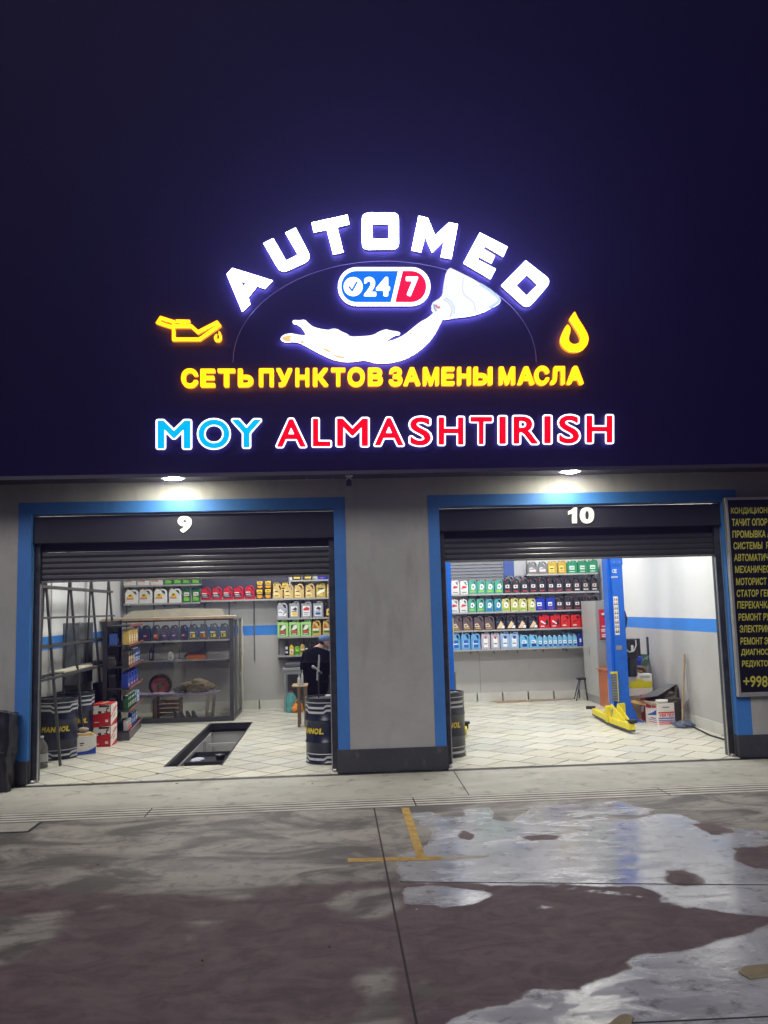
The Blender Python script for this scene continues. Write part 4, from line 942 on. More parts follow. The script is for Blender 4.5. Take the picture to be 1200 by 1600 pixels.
shelfm = mat('shelf_grey', (.40, .40, .39), .4, .2, var=.06); redrail = mat('red_price_rail', (.45, .16, .14), .35)
stdm = mat('slotted_standard', (.20, .20, .20), .4, .4)
YSH = 18.50
def shelf(xa, xb, ypx, label, ya=YSH, yb=YB-.02, edge=shelfm, px_mid=None, z=None):
    A, C = onY(xa, ypx, ya), onY(xb, ypx, ya)
    z = z if z is not None else onY(px_mid or (xa+xb)/2, ypx, ya).z
    t = thing('wall_shelf', ((A.x+C.x)/2, yb, z), label, 'shelf', 'wall shelves')
    s = B(); s.box(A.x, C.x, ya, yb, z-.018, z); s.build('shelf_board', shelfm, t)
    s = B(); s.box(A.x, C.x, ya-.008, ya, z-.03, z+.006); s.build('price_edge', edge, t)
    n = max(2, int((C.x-A.x)/.6)+1)
    for i in range(n):
        x = A.x+.06+(C.x-A.x-.12)*i/(n-1)
        b = B(); b.prism([(0, 0), (.30, 0), (.30, -.012), (0, -.07)], lambda u, v: (x-.006, yb-u, z-.018+v), lambda u, v: (x+.006, yb-u, z-.018+v)); b.build('bracket', stdm, t)
    return z
def standards(pxs, y_at, z0, z1, lab, grp):
    for i, X in enumerate(pxs):
        x = onY(X, y_at, YB-.03).x
        b = B(); b.box(x-.014, x+.014, YB-.019, YB-.001, z0, z1)
        tag(b.build('shelf_standard', stdm, org=(x, YB, z0)), lab[0] if len(pxs) == 1 else f"slotted steel shelf standard, {ORD[i]} from the left {lab[0]}", 'shelf standard', grp)
# dark rear shutter boxes high on the back wall
rearm = mat('rear_shutter_navy', (.05, .05, .08), .5)
a, b_ = onY(315, 905, YB-.06), onY(451, 905, YB-.06)
tag(B().box(a.x, b_.x, YB-.06, YB-.002, 2.47, 3.2).build('shutter_box', rearm, org=(a.x, YB, 2.47), bevel=.01, seg=1), 'dark navy panel on the rear wall above the red jugs in the left bay', 'wall panel')
a, b_ = onY(690, 890, YB-.06), onY(786, 890, YB-.06)
t = thing('rear_shutter', ((a.x+b_.x)/2, YB, 2.42), 'grey corrugated rear shutter with a blue side strip high in the right bay', 'roller shutter')
rb = B()
rsm = mat('rear_shutter_grey', (.27, .28, .31), .35, .3)
for k in range(14):
    z = 2.42+k*.07; B().prism([(0, 0), (-.02, .012), (-.02, .05), (0, .066)], lambda u, v: (a.x, YB-.01+u, z+v), lambda u, v: (b_.x, YB-.01+u, z+v)).build('slat', rsm, t)
c = onY(803, 890, YB-.06)
B().box(b_.x+.02, c.x, YB-.05, YB-.002, 2.42, 3.4).build('side_strip', mat('dull_blue', (.05, .10, .33), .5), t)
d_ = onY(822, 890, YB-.06)
B().box(c.x+.005, d_.x, YB-.06, YB-.002, 2.42, 3.4).build('side_channel', mat('side_channel_grey', (.45, .46, .48), .5), t)

GL = 'containers on the left bay wall shelves'; GR = 'containers on the right bay wall shelves'
z = shelf(193, 313, 914, 'short top shelf at the upper left of the left bay wall')
row([('white_sun', 193.5, 213, 897), ('white_sun', 214, 233.6, 897), ('white_sun', 234.7, 254.4, 897)]+seq('green_can', 255.6, 14.3, 4, 13.6, 896), YSH, z, 'on the short top shelf', GL)
z = shelf(193, 313, 942.5, 'second shelf at the left of the left bay wall holding white jugs')
row([('white_sun', 195, 215.5, 921.5), ('white_sun', 217, 238, 921), ('white_sun', 240, 261, 920.5), ('white_sun', 263.5, 283.5, 920), ('green_can', 284.8, 297.4, 920), ('green_can', 299.5, 312, 920)], YSH, z, "on the white-jug shelf", GL)
z = shelf(313.5, 560, 936.5, 'long shelf of red and gold jugs across the left bay wall', px_mid=400)
zl = z
row(seq('red_arc', 313.4, 17.1, 5, 16.2, 918, 915)+[('filter_tin', 399.8, 410.5, 920), ('filter_tin', 413.5, 424, 919.5)]+seq('gold_arc', 425.6, 17, 4, 15.8, 912.5, 912)+[('gold_can', 493.3, 508.3, 912), ('gold_arc', 509.7, 525, 911), ('gold_arc', 527, 543, 911)], YSH, z, 'on the long shelf', GL)
zt = z+.215
for i, (x0, x1) in enumerate(((401, 410.5), (414, 423.5))):
    a, b_ = onY(x0, 915, YSH), onY(x1, 915, YSH)
    hz = KIND['filter_tin']
    ztop = z+round(min(max(onY(x0, 920, YSH).z-z, .1), .42), 2)
    container('filter_tin', .14, .17, ((a.x+b_.x)/2, YSH+.07, ztop+.001), ('black and yellow filter box stacked on top of the left one by the red jugs', 'black and yellow filter box stacked on top of the right one by the gold jugs')[i], GL, .02, 'box')
for i, (x0, x1) in enumerate(((427, 436), (441, 450))):
    a, b_ = onY(x0, 915, 18.72), onY(x1, 915, 18.72)
    container('filter_tin', .14, .36, ((a.x+b_.x)/2, 18.74, z), ('tall black and yellow filter box behind the first gold jug', 'tall black and yellow filter box behind the second gold jug')[i], GL, 0, 'box')
z = shelf(452, 560, 905.5, 'top right shelf of the left bay wall, mostly behind the shutter')
row([('cobalt', 496, 510, 888), ('cobalt', 511, 525, 888), ('black_gold', 456, 470, 888), ('black_gold', 474, 488, 888)], YSH, z, "on the right-hand top shelf", GL)
z = shelf(432.5, 560, 965.5, 'shelf of silver and grey jugs right in the left bay', px_mid=470)
row([('silver_jug', 433, 449.3, 942), ('grey_can_y', 451.7, 468, 940.5), ('grey_can_r', 470, 486.8, 940.5), ('grey_can_b', 488.6, 505.5, 940), ('black_gold', 507.5, 522, 940), ('black_gold', 524, 540, 940)], YSH, z, "on the grey-can shelf", GL)
z = shelf(432.5, 560, 994.5, 'shelf of lime cans right in the left bay', px_mid=470)
row([('lime_can', 432.8, 450, 969.5), ('lime_can', 451, 468.5, 969), ('lime_can', 469.3, 486.5, 968.5), ('amber_arc', 487.7, 501.8, 969), ('amber_arc', 503.3, 518, 968.5), ('amber_arc', 520, 535, 968.5)], YSH, z, "on the lime-can shelf", GL)
z = shelf(432.5, 560, 1024, 'lowest shelf behind the person in the left bay', px_mid=460)
row([('spray', 444.5, 450.8, 1001.5), ('yellow_btl', 451.9, 459, 1008), ('green_jar', 460, 467.8, 1009), ('gold_btl', 468.5, 475.8, 1005.5), ('mono_btl', 476.5, 484, 1004), ('mono_btl', 485, 491.6, 1004), ('mono_btl', 492.7, 499.5, 1004)], YSH, z, "on the person's low shelf", GL)
standards((197.5, 240, 280, 320, 358, 397), 960, 1.03, 2.95, ['on the left bay back wall'], 'shelf standards on the left bay wall')
standards((435, 474, 511), 960, 1.03, 2.95, ['behind the grey can shelves'], 'shelf standards at the right of the left bay')
# shelves seen through the glass booth
zc1 = shelf(196, 358.5, 1000.5, 'upper shelf of dark jugs seen through the glass booth', px_mid=290)
row([('violet_jug', 206, 219.5, 977), ('violet_jug', 220.5, 234.6, 977), ('violet_jug_o', 236, 250, 977), ('violet_jug_v', 250.8, 264, 977), ('violet_jug_v', 265, 278.6, 976.5), ('violet_jug', 280, 293.2, 976.5), ('grey_yellow', 294, 309.5, 975), ('grey_orange', 310.8, 324.8, 974.5), ('grey_yellow', 325.8, 341.5, 974), ('grey_yellow', 342.6, 357.8, 973.5)], YSH, zc1, 'behind the booth glass', GL)
zc2 = shelf(196, 358.5, 1031, 'lower shelf with few items seen through the glass booth', px_mid=290)
row([('black_btl', 232.3, 239.8, 1012.5), ('white_btl', 261, 269.8, 1018.5)], YSH, zc2, "on the lower booth shelf", GL)
a, b_ = onY(292, 1030, YSH), onY(320, 1030, YSH)
ob = thing('tool_case', ((a.x+b_.x)/2, YSH+.1, zc2), 'orange and black power tool box lying on the lower shelf behind the booth glass', 'tool box')
B().box(a.x, b_.x, YSH+.02, YSH+.2, zc2, zc2+.115).build('orange_box', mat('orange_print', rgb(205, 105, 40), .5), ob, bevel=.004)
B().prism([(0, .116), (.39, .116), (.39, .17), (.24, .19), (.06, .16)], lambda u, v: (a.x+u, YSH+.01, zc2+v), lambda u, v: (a.x+u, YSH+.2, zc2+v)).tube([(a.x-.06, YSH+.08, zc2+.06), (a.x+.02, YSH+.08, zc2+.14), (a.x+.2, YSH+.08, zc2+.17)], .022, 8).sphere((a.x+.30, YSH+.08, zc2+.20), .03, 8).build('black_tool', black, ob)

# right bay
z = shelf(822.5, 934.5, 896.3, 'top short shelf of the right bay wall', px_mid=880)
row([('grey_arc', 824.8, 840, 877.5), ('grey_arc', 841, 855.8, 877)]+[('brass_can', 856.2, 870.8, 876.5), ('brass_can', 871.7, 885, 876)]+seq('emerald', 886.2, 16.3, 3, 15.6, 876, 875), YSH, z, "on right-bay top shelf", GR)
z = shelf(699, 936, 927, 'second shelf of the right bay wall, full of teal and charcoal jugs', px_mid=800)
row([('white_red', 690.5, 703.7, 907.5), ('white_red', 705.3, 718, 907), ('white_red', 718.8, 731, 907)]+seq('teal', 731.8, 13.7, 4, 12.9, 906.5, 906)+seq('charcoal', 786.4, 13.6, 8, 13.0, 904.5, 903.5)+seq('charcoal_p', 895.2, 13.6, 3, 13.0, 902.5, 902), YSH, z, "on right-bay second shelf", GR)
zz = z+.12
s_ = thing('wall_ledge', (onY(802, 900, 18.72).x, YB, zz), 'small ledge behind the charcoal jugs carrying two grey jugs', 'shelf')
B().box(onY(786, 900, 18.72).x, onY(820, 900, 18.72).x, 18.66, YB-.07, zz-.015, zz).build('ledge_board', shelfm, s_)
for i, (x0, x1) in enumerate(((788.6, 802.7), (804.2, 817))):
    a, b_ = onY(x0, 900, 18.7), onY(x1, 900, 18.7)
    container('grey_arc', round((b_.x-a.x), 2), .27, ((a.x+b_.x)/2, 18.73, zz), ('left of the two grey jugs raised behind the charcoal row', 'right of the two grey jugs raised behind the charcoal row')[i], GR, .03)
z = shelf(700, 934, 955.3, 'third shelf of the right bay wall', px_mid=800)
row([('white_red', 704, 716.6, 936.5), ('white_red', 717.6, 730.4, 936.3)]+seq('teal', 731.2, 13.4, 2, 12.6, 936)+seq('teal_blue', 758.1, 13.4, 2, 12.6, 935.7)+seq('lemon', 784.3, 13.35, 4, 12.8, 935)+[('cobalt', 836.8, 851.8, 933.5), ('cobalt', 852.8, 867.6, 933)]+seq('charcoal', 868.2, 13.7, 4, 13.2, 932.3, 931.8)+[('charcoal', 923, 935, 931.5)], YSH, z, "on right-bay third shelf", GR)
z = shelf(700, 934, 983.5, 'fourth shelf of the right bay wall with taupe and red jugs', px_mid=800)
row(seq('taupe', 706.3, 16.9, 4, 16, 963.5, 962.5)+seq('black_cream', 773.6, 17.1, 4, 16.2, 962.3, 961.5)+[('red_swoosh', 841.3, 858.4, 961.5), ('red_swoosh', 859.2, 875.6, 961), ('scarlet', 876.2, 891, 961), ('scarlet', 892, 907.5, 960.5), ('scarlet', 908.5, 924, 960.5)], YSH, z, "on right-bay fourth shelf", GR)
z = shelf(700, 934, 1013.5, 'lowest shelf of the right bay wall with blue coolant jugs', px_mid=800)
row(seq('sky_jug', 704.4, 15.7, 3, 14.6, 990, 989.5)+seq('lilac_can', 751.8, 14.8, 2, 14, 988.5)+seq('azure_can', 781.2, 15.1, 2, 14.6, 988)+seq('cyan_jug', 812, 14.5, 2, 14, 992.5, 992)+seq('cyan_btl', 840.8, 7.75, 8, 7.2, 993.5, 992)+[('navy_btl', 902.9, 911, 988.5)], YSH, z, "on right-bay lowest shelf", GR)
a = onY(884, 990, 18.68); 
for i, X in enumerate((884, 893)):
    a = onY(X, 990, 18.72); container('cyan_jug', .20, .30, (a.x, 18.73, z), ('light cyan jug standing behind the small cyan bottles, left one', 'light cyan jug standing behind the small cyan bottles, right one')[i], GR)
standards((735, 771.5, 808, 848, 885), 1000, 1.03, 2.4, ['on the right bay back wall'], 'shelf standards on the right bay wall')
standards((823.5, 928), 890, 2.42, 3.1, ['by the top short shelf'], 'upper shelf standards in the right bay')
# long dark panel strips under the lowest right shelf are bare wall; a joint line remains
tag(B().box(onY(750, 1050, YB).x-.004, onY(750, 1050, YB).x+.004, YB-.003, YB+.01, .19, 1.05).build('wall_joint', stdm), kind='structure')
# thin cable from the ceiling by the right shelves and by the booth
cabm = mat('thin_cable', (.12, .12, .12), .6)
a, b_ = onY(298, 982, 17.4), onY(297, 900, 17.4)
tag(B().tube([(a.x+.02, 17.4, a.z), (a.x-.01, 17.4, a.z+.25), (a.x, 17.4, a.z+.6), (b_.x, 17.4, ZC)], .006, 6).build('hanging_cable', cabm, org=(b_.x, 17.4, ZC)), 'thin dark cable hanging from the ceiling over the glass booth', 'cable')
a = onY(917, 940, 18.4)
tag(B().tube([(a.x, 18.4, a.z), (a.x, 18.4, ZC)], .005, 6).build('hanging_cable', cabm, org=(a.x, 18.4, ZC)), 'thin grey cable hanging above the locker in the right bay', 'cable')
# ------------------------------------------------------------------ left bay: rack, drums, gondola, boxes, booth
rackm = mat('rack_steel', (.075, .078, .082), .4, .4, var=.1)
rk = thing('steel_rack', (-4.1, 13.5, 0), 'tall dark steel A-frame rack standing along the left wall behind the drums', 'rack')
TOPX, FX, BX = -4.12, -3.86, -4.22
legY = [12.59, 13.75, 14.95, 16.1]
for y in legY:
    B().bar((FX, y, .012), (TOPX-.03, y, 3.1), .034, .034, upv=(0, 1, 0)).build('leg', rackm, rk)
    B().bar((BX, y, .012), (TOPX+.0, y+.05, 3.1), .026, .026, upv=(0, 1, 0)).build('leg', rackm, rk)
xf = lambda z: FX+(TOPX-.03-FX)*z/3.1+.03
xb = lambda z: BX+(TOPX-BX)*z/3.1-.03
for z, wd in ((2.52, .04), (2.08, .03), (1.68, .035), (1.24, .035)):
    B().box(xf(z)-.015, xf(z)+.02, 11.9, 16.15, z-wd/2, z+wd/2).build('rail', rackm, rk)
    B().box(xb(z)-.02, xb(z)+.015, 11.9, 16.15, z-wd/2, z+wd/2).build('rail', rackm, rk)
    if z < 2:
        for y in (12.6, 13.75, 14.95, 16.05):
            B().box(xb(z), xf(z), y-.02, y+.02, z-.03, z).build('cross_bar', rackm, rk)
wood = mat('light_wood', (.42, .31, .18), .6, var=.2, vs=12)
tag(B().box(-4.2, -3.98, 13.1, 14.6, 1.263, 1.29).build('board', mat('pale_board', (.55, .5, .38), .6, var=.15), org=(-4.1, 13.8, 1.263), bevel=.003), 'pale board lying on the lower rail of the steel rack', 'board')
tag(B().box(-4.28, -4.05, 14.7, 16.0, 1.263, 1.30).build('board', mat('grey_board', (.2, .19, .18), .6, var=.15), org=(-4.1, 15, 1.263), bevel=.003), 'dark board lying deeper on the lower rail of the steel rack', 'board')
# grey cabinet by the left wall behind the rack
cb = thing('wall_cabinet', (-4.35, 15.4, .8), 'grey metal cabinet on the left wall behind the rack', 'cabinet')
B().box(XL+.002, -4.22, 14.7, 15.5, .95, 1.98).build('cabinet_body', mat('cabinet_grey', (.16, .17, .18), .4, .3, var=.1), cb, bevel=.01)
B().box(-4.219, -4.212, 14.74, 15.46, 1.0, 1.93).build('door', mat('cabinet_door', (.20, .21, .22), .35, .3, var=.1), cb)
B().box(-4.212, -4.19, 14.8, 14.82, 1.4, 1.55).build('handle', chrome, cb)
for i, y in enumerate((12.9, 14.0, 15.95)):
    tag(B().tube([(XL+.03, y, .2), (XL+.03, y, ZC)], .014, 8).build('conduit', mat('conduit_grey', (.5, .5, .5), .5), org=(XL, y, .2)), ('vertical pipe on the left wall nearest the shutter', 'vertical pipe on the left wall in the middle', 'vertical pipe on the left wall nearest the booth')[i], 'pipe')
# drums
drumc = mat('drum_navy', (.012, .015, .035), .28, .1, var=.3, vs=6, bump=.1, bs=8)
drumg = mat('drum_charcoal', (.055, .058, .066), .35, .2, var=.3, vs=5, bump=.1, bs=8)
drums_w = mat('drum_silver_print', (.42, .43, .45), .4); drumy = mat('drum_yellow_print', (.62, .47, .03), .45); lidm = mat('drum_lid', (.03, .035, .05), .35, .3, var=.2)
def drum(x, y, face, label, m=drumc, word=(-.62, .62), r=.29, h=.88, z0=.013):
    t = thing('oil_drum', (x, y, z0), label, 'drum', 'oil drums inside the bays')
    c = (x, y, z0)
    prof = [(r-.01, 0), (r+.006, .006), (r+.006, .02), (r, .03)]
    for zz in (.29, .585): prof += [(r, zz-.02), (r+.010, zz-.006), (r+.010, zz+.006), (r, zz+.02)]
    prof += [(r, h-.03), (r+.008, h-.012), (r+.008, h), (r-.012, h), (r-.014, h-.018), (.001, h-.018)]
    B().lathe(prof, c, 40).build('drum_body', m, t, smooth=True)
    def cyl(u, zz, dr=.002): a = face+u/r; return Vector((x+(r+dr)*math.cos(a), y+(r+dr)*math.sin(a), z0+zz))
    # printed bands above and below, with the stepped diagonal break
    for zb, sg in ((h-.115, 1), (.085, 1)):
        for k, (o_, w_) in enumerate(((0, .030), (-.062, .030), (.05, .012))):
            sb = B(); n = 44
            for i in range(n):
                u0, u1 = -r*PI*.98+2*r*PI*.98*i/n, -r*PI*.98+2*r*PI*.98*(i+1)/n
                step = lambda u: zb+o_+(0 if k == 2 else (-.028 if math.sin(u/r*3+.8) > .2 else 0))
                z_a, z_b = step(u0), step(u1)
                sb.quad(cyl(u0, z_a), cyl(u1, z_b), cyl(u1, z_b+w_), cyl(u0, z_a+w_))
            sb.build('printed_band', drums_w, t)
    wb_, we = word; n = len('MANNOL'); 
    for wv in (0, PI):
        for i, ch in enumerate('MANNOL'):
            u0 = wb_*r*1.0+(we-wb_)*r*i/n; u1 = u0+(we-wb_)*r/n*.88
            def mp(a, b): return cyl(u0+(u1-u0)*a+b*.012+wv*r, .405+.078*b, .003)
            v_, f_, s_, b_ = glyph_geo(ch, .05, mp, (0, 0, 0)); B().add(v_[:len(v_)//2], f_).build('lettering', drumy, t)
    B().lathe([(.035, h-.018), (.035, h-.004), (.03, h-.002), (.001, h-.002)], (x+r*.6, y-.02, z0), 14).build('bung', chrome, t)
    B().lathe([(.018, h-.018), (.018, h-.006), (.001, h-.004)], (x-r*.6, y+.02, z0), 12).build('bung', chrome, t)
    return t
drum(-4.14, 13.32, -PI/2+.25, 'dark navy oil drum nearest the shutter in the left bay, behind the big plastic bottle', word=(-.75, .72))
drum(-4.14, 14.22, -PI/2+.55, 'dark navy oil drum behind the small white and blue carton', word=(-1.1, .45))
drum(-.115, 12.15, -PI/2-.85, 'dark navy oil drum with a hand pump, beside the pillar in the left bay', word=(-.80, .72))
drum(1.535, 12.28, -PI/2+.35, 'charcoal oil drum half hidden behind the pillar in the right bay', m=drumg, word=(-.95, .42))
# hand pump in the right drum of the left bay
pm = thing('drum_pump', (-.17, 12.1, .9), 'grey hand pump with a lever standing in the drum beside the pillar', 'pump')
pst = mat('pump_grey', (.36, .37, .38), .45, .5, var=.2)
B().tube([(-.22, 12.1, .88), (-.22, 12.1, 1.2)], .010, 8).build('pipe', black, pm)
B().tube([(-.235, 12.1, 1.12), (-.23, 12.1, 1.22), (-.215, 12.1, 1.3), (-.205, 12.1, 1.42), (-.206, 12.1, 1.47)], [.014, .015, .016, .013, .01], 10).build('lever', pst, pm, smooth=True)
B().tube([(-.285, 12.1, 1.305), (-.25, 12.1, 1.285), (-.2, 12.1, 1.235), (-.18, 12.1, 1.215)], [.02, .012, .012, .014], 8).sphere((-.29, 12.1, 1.308), .022, 8).build('spout', pst, pm, smooth=True)
B().sphere((-.20, 12.1, 1.22), .035, 8, sc=(1, .8, .7)).build('pump_body', black, pm, smooth=True)
tag(B().box(-.13, .14, 11.98, 12.1, .898, .925).build('rag', mat('grey_rag', (.5, .5, .5), .9), org=(-.0, 12.05, .9), bevel=.012), 'flat grey cloth lying on the lid of the drum with the pump', 'rag')
# big clear bottle with dark waste oil
glassy = mat('dark_clear_plastic', (.10, .10, .10), .12, spec=.7)
bo = thing('water_bottle', (-4.08, 12.47, .013), 'large ribbed plastic bottle of dark liquid on the floor by the left shutter rail', 'bottle')
pr = [(.07, 0), (.085, .01)]
for k in range(7): pr += [(.086, .03+k*.03), (.078, .045+k*.03)]
pr += [(.086, .25), (.086, .28), (.06, .34), (.028, .38), (.022, .41)]
B().lathe(pr, (-4.08, 12.47, .013), 22).build('bottle_body', glassy, bo, smooth=True)
B().lathe([(.024, .41), (.026, .412), (.026, .435), (.001, .437)], (-4.08, 12.47, .013), 14).build('cap', mat('cap_white', (.6, .6, .6), .4), bo)
B().lathe([(.0868, .09), (.0868, .2)], (-4.08, 12.47, .013), 22).build('label', mat('bottle_label_grey', (.3, .3, .32), .4), bo)
# printed cartons
cred = mat('carton_red', rgb(190, 30, 38), .55, var=.05); cwh = mat('carton_white', rgb(222, 218, 210), .6, var=.05); cink = mat('carton_ink', rgb(60, 40, 42), .6)
def red_carton(z, label):
    x0, x1, y0, y1 = -3.86, -3.575, 14.2, 14.60; h = .335
    t = thing('carton', ((x0+x1)/2, (y0+y1)/2, z), label, 'carton', 'stacked red and white cartons')
    b = B().box(x0, x1, y0, y1, z, z+h, 0); b.build('carton_body', cred, t, bevel=.004)
    f = B(); e = .0015; F = lambda u, v: (x0+u*(x1-x0), y0-e, z+v*h); Bk = lambda u, v: (x0+u*(x1-x0), y0+.001, z+v*h)
    f.prism([(.03, .50), (.97, .62), (.97, .97), (.03, .90)], F, Bk, 0)
    F2 = lambda u, v: (x0+u*(x1-x0), y0-e-.001, z+v*h)
    for q in (R4(.34, .92, .84, .93), R4(.30, .48, .55, .66), R4(.74, .80, .62, .78), R4(.64, .86, .60, .64), R4(.78, .88, .74, .82)): f.prism(q, F2, Bk, 1)
    for q in (R4(.10, .36, .12, .16), R4(.70, .86, .14, .26)): f.prism(q, F, Bk, 0)
    S = lambda u, v: (x1+e, y0+u*(y1-y0), z+v*h); Sb = lambda u, v: (x1-.001, y0+u*(y1-y0), z+v*h)
    f.prism([(.0, .34), (1, .78), (1, .28), (.0, -.0)][::-1], S, Sb, 0); f.prism([(.0, .42), (.0, .95), (.98, .98), (1, .86)], S, Sb, 0)
    S2 = lambda u, v: (x1+e+.001, y0+u*(y1-y0), z+v*h)
    for q in ([(.3, .62), (.8, .78), (.8, .82), (.3, .68)], [(.3, .30), (.7, .44), (.7, .50), (.3, .36)]): f.prism(q, S2, Sb, 2)
    f.build('print', [cwh, cink, cred], t)
    B().box((x0+x1)/2-.03, (x0+x1)/2+.03, y0+.002, y1-.002, z+h, z+h+.002).build('tape', mat('tape_tan', (.45, .33, .2), .4), t)
red_carton(.013, 'lower of the two stacked red and white cartons beside the drums')
red_carton(.352, 'upper of the two stacked red and white cartons beside the drums')
wc = local_thing('carton', (-3.80, 13.55, .013), 'small white carton with blue corner, papers on top, in front of the second drum', 'carton', rz=math.radians(26))
B().box(-.15, .15, -.13, .13, 0, .285).build('carton_body', cwh, wc, bevel=.004)
f = B(); F = lambda u, v: (-.15+.3*u, -.1315, .285*v); Bk = lambda u, v: (-.15+.3*u, -.129, .285*v)
f.prism([(.05, .05), (.97, .05), (.97, .42), (.8, .30), (.55, .22), (.05, .20)], F, Bk, 0)
for q in (R4(.2, .4, .6, .66), R4(.2, .34, .5, .54)): f.prism(q, F, Bk, 1)
S = lambda u, v: (.1515, -.13+.26*u, .285*v); Sb = lambda u, v: (.149, -.13+.26*u, .285*v)
f.prism([(.05, .05), (.95, .05), (.95, .42), (.05, .16)], S, Sb, 0); f.prism(R4(.4, .7, .6, .78), S, Sb, 2)
f.build('print', [mat('carton_blue', rgb(35, 70, 170), .5), cink, mat('carton_grey_print', (.4, .4, .42), .5)], wc)
yb2 = local_thing('book', (-3.80, 13.55, .30), 'yellow-edged booklet and papers lying on the small white carton', 'papers', rz=math.radians(20))
B().box(-.16, .13, -.12, .11, 0, .012).build('cover', mat('booklet_yellow', rgb(225, 180, 60), .5), yb2); B().box(-.14, .10, -.10, .10, .0125, .03).build('pages', mat('paper_tan', (.5, .42, .3), .8, var=.2), yb2, bevel=.004)
tag(B().sphere((-3.83, 13.58, .37), .055, 8, sc=(1.5, 1.2, .7), jit=.15).build('rag', mat('tan_rag', (.40, .32, .24), .9), org=(-3.83, 13.58, .33), smooth=True), 'crumpled tan cloth on top of the small white carton', 'rag')
ob2 = thing('canister', (-4.02, 15.25, .013), 'black canister with white side standing behind the red cartons', 'canister')
B().box(-4.12, -3.86, 15.1, 15.4, .013, .45).build('canister_body', cwh, ob2, bevel=.02); B().box(-4.12, -3.87, 15.12, 15.38, .62, .95).box(-4.1, -3.9, 15.14, 15.36, .452, .62).build('upper_drum', black, ob2, bevel=.02)

# gondola shelf unit
GA, GBp = Vector((-3.43, 14.80, 0)), Vector((-3.62, 16.6, 0)); gl = (GBp-GA).length; gang = math.atan2((GBp-GA).y, (GBp-GA).x)
gm = mat('gondola_dark', (.028, .028, .036), .45, .2, var=.1); gb = mat('gondola_base', (.07, .07, .085), .4, .2, var=.1)
gn = local_thing('shelf_unit', (GA.x, GA.y, .013), 'dark free-standing shop shelf with red price rails, full of oil containers', 'shelf unit', rz=gang)
# local: x along the aisle, y towards the wall (depth), z up
B().box(0, gl, .40, .43, 0, 1.97).build('back_panel', gm, gn)
for x in (0, gl-.04): B().box(x, x+.04, .36, .40, 0, 1.98).build('upright', gm, gn)
GZ = [.16, .41, .88, 1.25, 1.58, 1.90]
GZ = [onY(201, 1143, GA.y).z, onY(201, 1111, GA.y).z, onY(201, 1076, GA.y).z, onY(201, 1042, GA.y).z, onY(201, 1008.5, GA.y).z, onY(203, 978, GA.y).z]
B().box(0, gl, -.01, .36, 0, GZ[0]-.03).build('base', gb, gn, bevel=.004)
for z in GZ:
    B().box(0, gl, 0, .398, z-.028, z-.003).build('shelf_board', gm, gn)
    B().prism([(-.035, .015), (-.03, .02), (0, -.028), (-.005, -.035)], lambda u, v: (0, u, z+v), lambda u, v: (gl, u, z+v)).build('price_rail', redrail, gn)
gc, gs = math.cos(gang), math.sin(gang)
def G(u, v, z): return (GA.x+u*gc-v*gs, GA.y+u*gs+v*gc, z+.013*0)
GG = 'containers on the dark shelf unit'
def grow(key, w_, h_, n, z, u0, v, lab, du=None):
    for i in range(n):
        D_ = KIND[key]['desc']; pos = ORD[i]+' from near end' if n > 1 else ''
        cat = 'bottle' if KIND[key]['style'] in ('bottle', 'slim') else ('box' if KIND[key]['style'] == 'block' else 'oil jug')
        container(key, w_, h_, G(u0+w_/2+i*(du or w_*1.05), v, z), ' '.join(f"{D_} {pos} {lab}".split()), GG, gang+random.uniform(-.03, .03), cat)
grow('gold_wide', .30, .27, 4, GZ[4], .06, .07, 'on the top tier', .33); grow('denim', .22, .24, 1, GZ[4], .05, .27, 'behind on the top tier')
grow('tan_lab', .26, .27, 3, GZ[3], .05, .07, 'on the second tier', .29); grow('blue_white', .14, .27, 4, GZ[3], .95, .07, 'on the second tier', .2); grow('smoke', .2, .22, 1, GZ[3], .04, .30, 'behind on the second tier')
grow('blue_flame', .32, .27, 4, GZ[2], .06, .08, 'on the third tier', .38); grow('coal', .2, .25, 1, GZ[2], .04, .28, 'behind on the third tier')
grow('coolant_green', .16, .25, 5, GZ[1], .12, .07, 'on the fourth tier', .22); grow('azure_can', .3, .22, 1, GZ[1], 1.3, .07, 'at the far fourth tier'); grow('coal', .24, .24, 2, GZ[1], .02, .28, 'behind on the fourth tier', .3)
grow('pink_pack', .22, .17, 2, GZ[0], .06, .06, 'on the bottom tier', .26); grow('blue_yellow', .18, .24, 3, GZ[0], .72, .07, 'on the bottom tier', .26); 
for i in range(3):
    container('forest', .22, .24, G(.12+i*.26, .27, GZ[0]), ('nearest', 'middle', 'farthest')[i]+' forest green canister with pale label behind on the bottom tier', GG, gang, 'oil jug')
# red-green visible face: these containers face the camera side too
# glass booth
bth = thing('glass_booth', (-3.2, 17.8, 0), 'large glass display booth with dark frame and pale board top before the back wall', 'display booth')
bx0, bx1, by0, by1, bzt = -4.44, -1.94, 16.95, 18.45, 2.0
gf = mat('booth_frame', (.075, .078, .085), .4, .4, var=.1); gfl = mat('booth_frame_light', (.30, .31, .31), .4, .4, var=.1)
B().box(bx0, bx1, by0, by0+.06, .013, .10).build('bottom_rail', gf, bth, bevel=.003); B().box(bx1-.06, bx1, by0+.06, by1, .013, .08).build('bottom_rail', gf, bth, bevel=.003)
B().box(bx0, bx1-.07, by0, by0+.05, bzt-.06, bzt-.02).build('top_rail', gf, bth); B().box(bx1-.05, bx1, by0+.08, by1, bzt-.06, bzt-.02).build('top_rail', gfl, bth)
B().box(bx1-.075, bx1, by0-.005, by0+.06, .10, bzt-.01).build('post', gf, bth, bevel=.003)
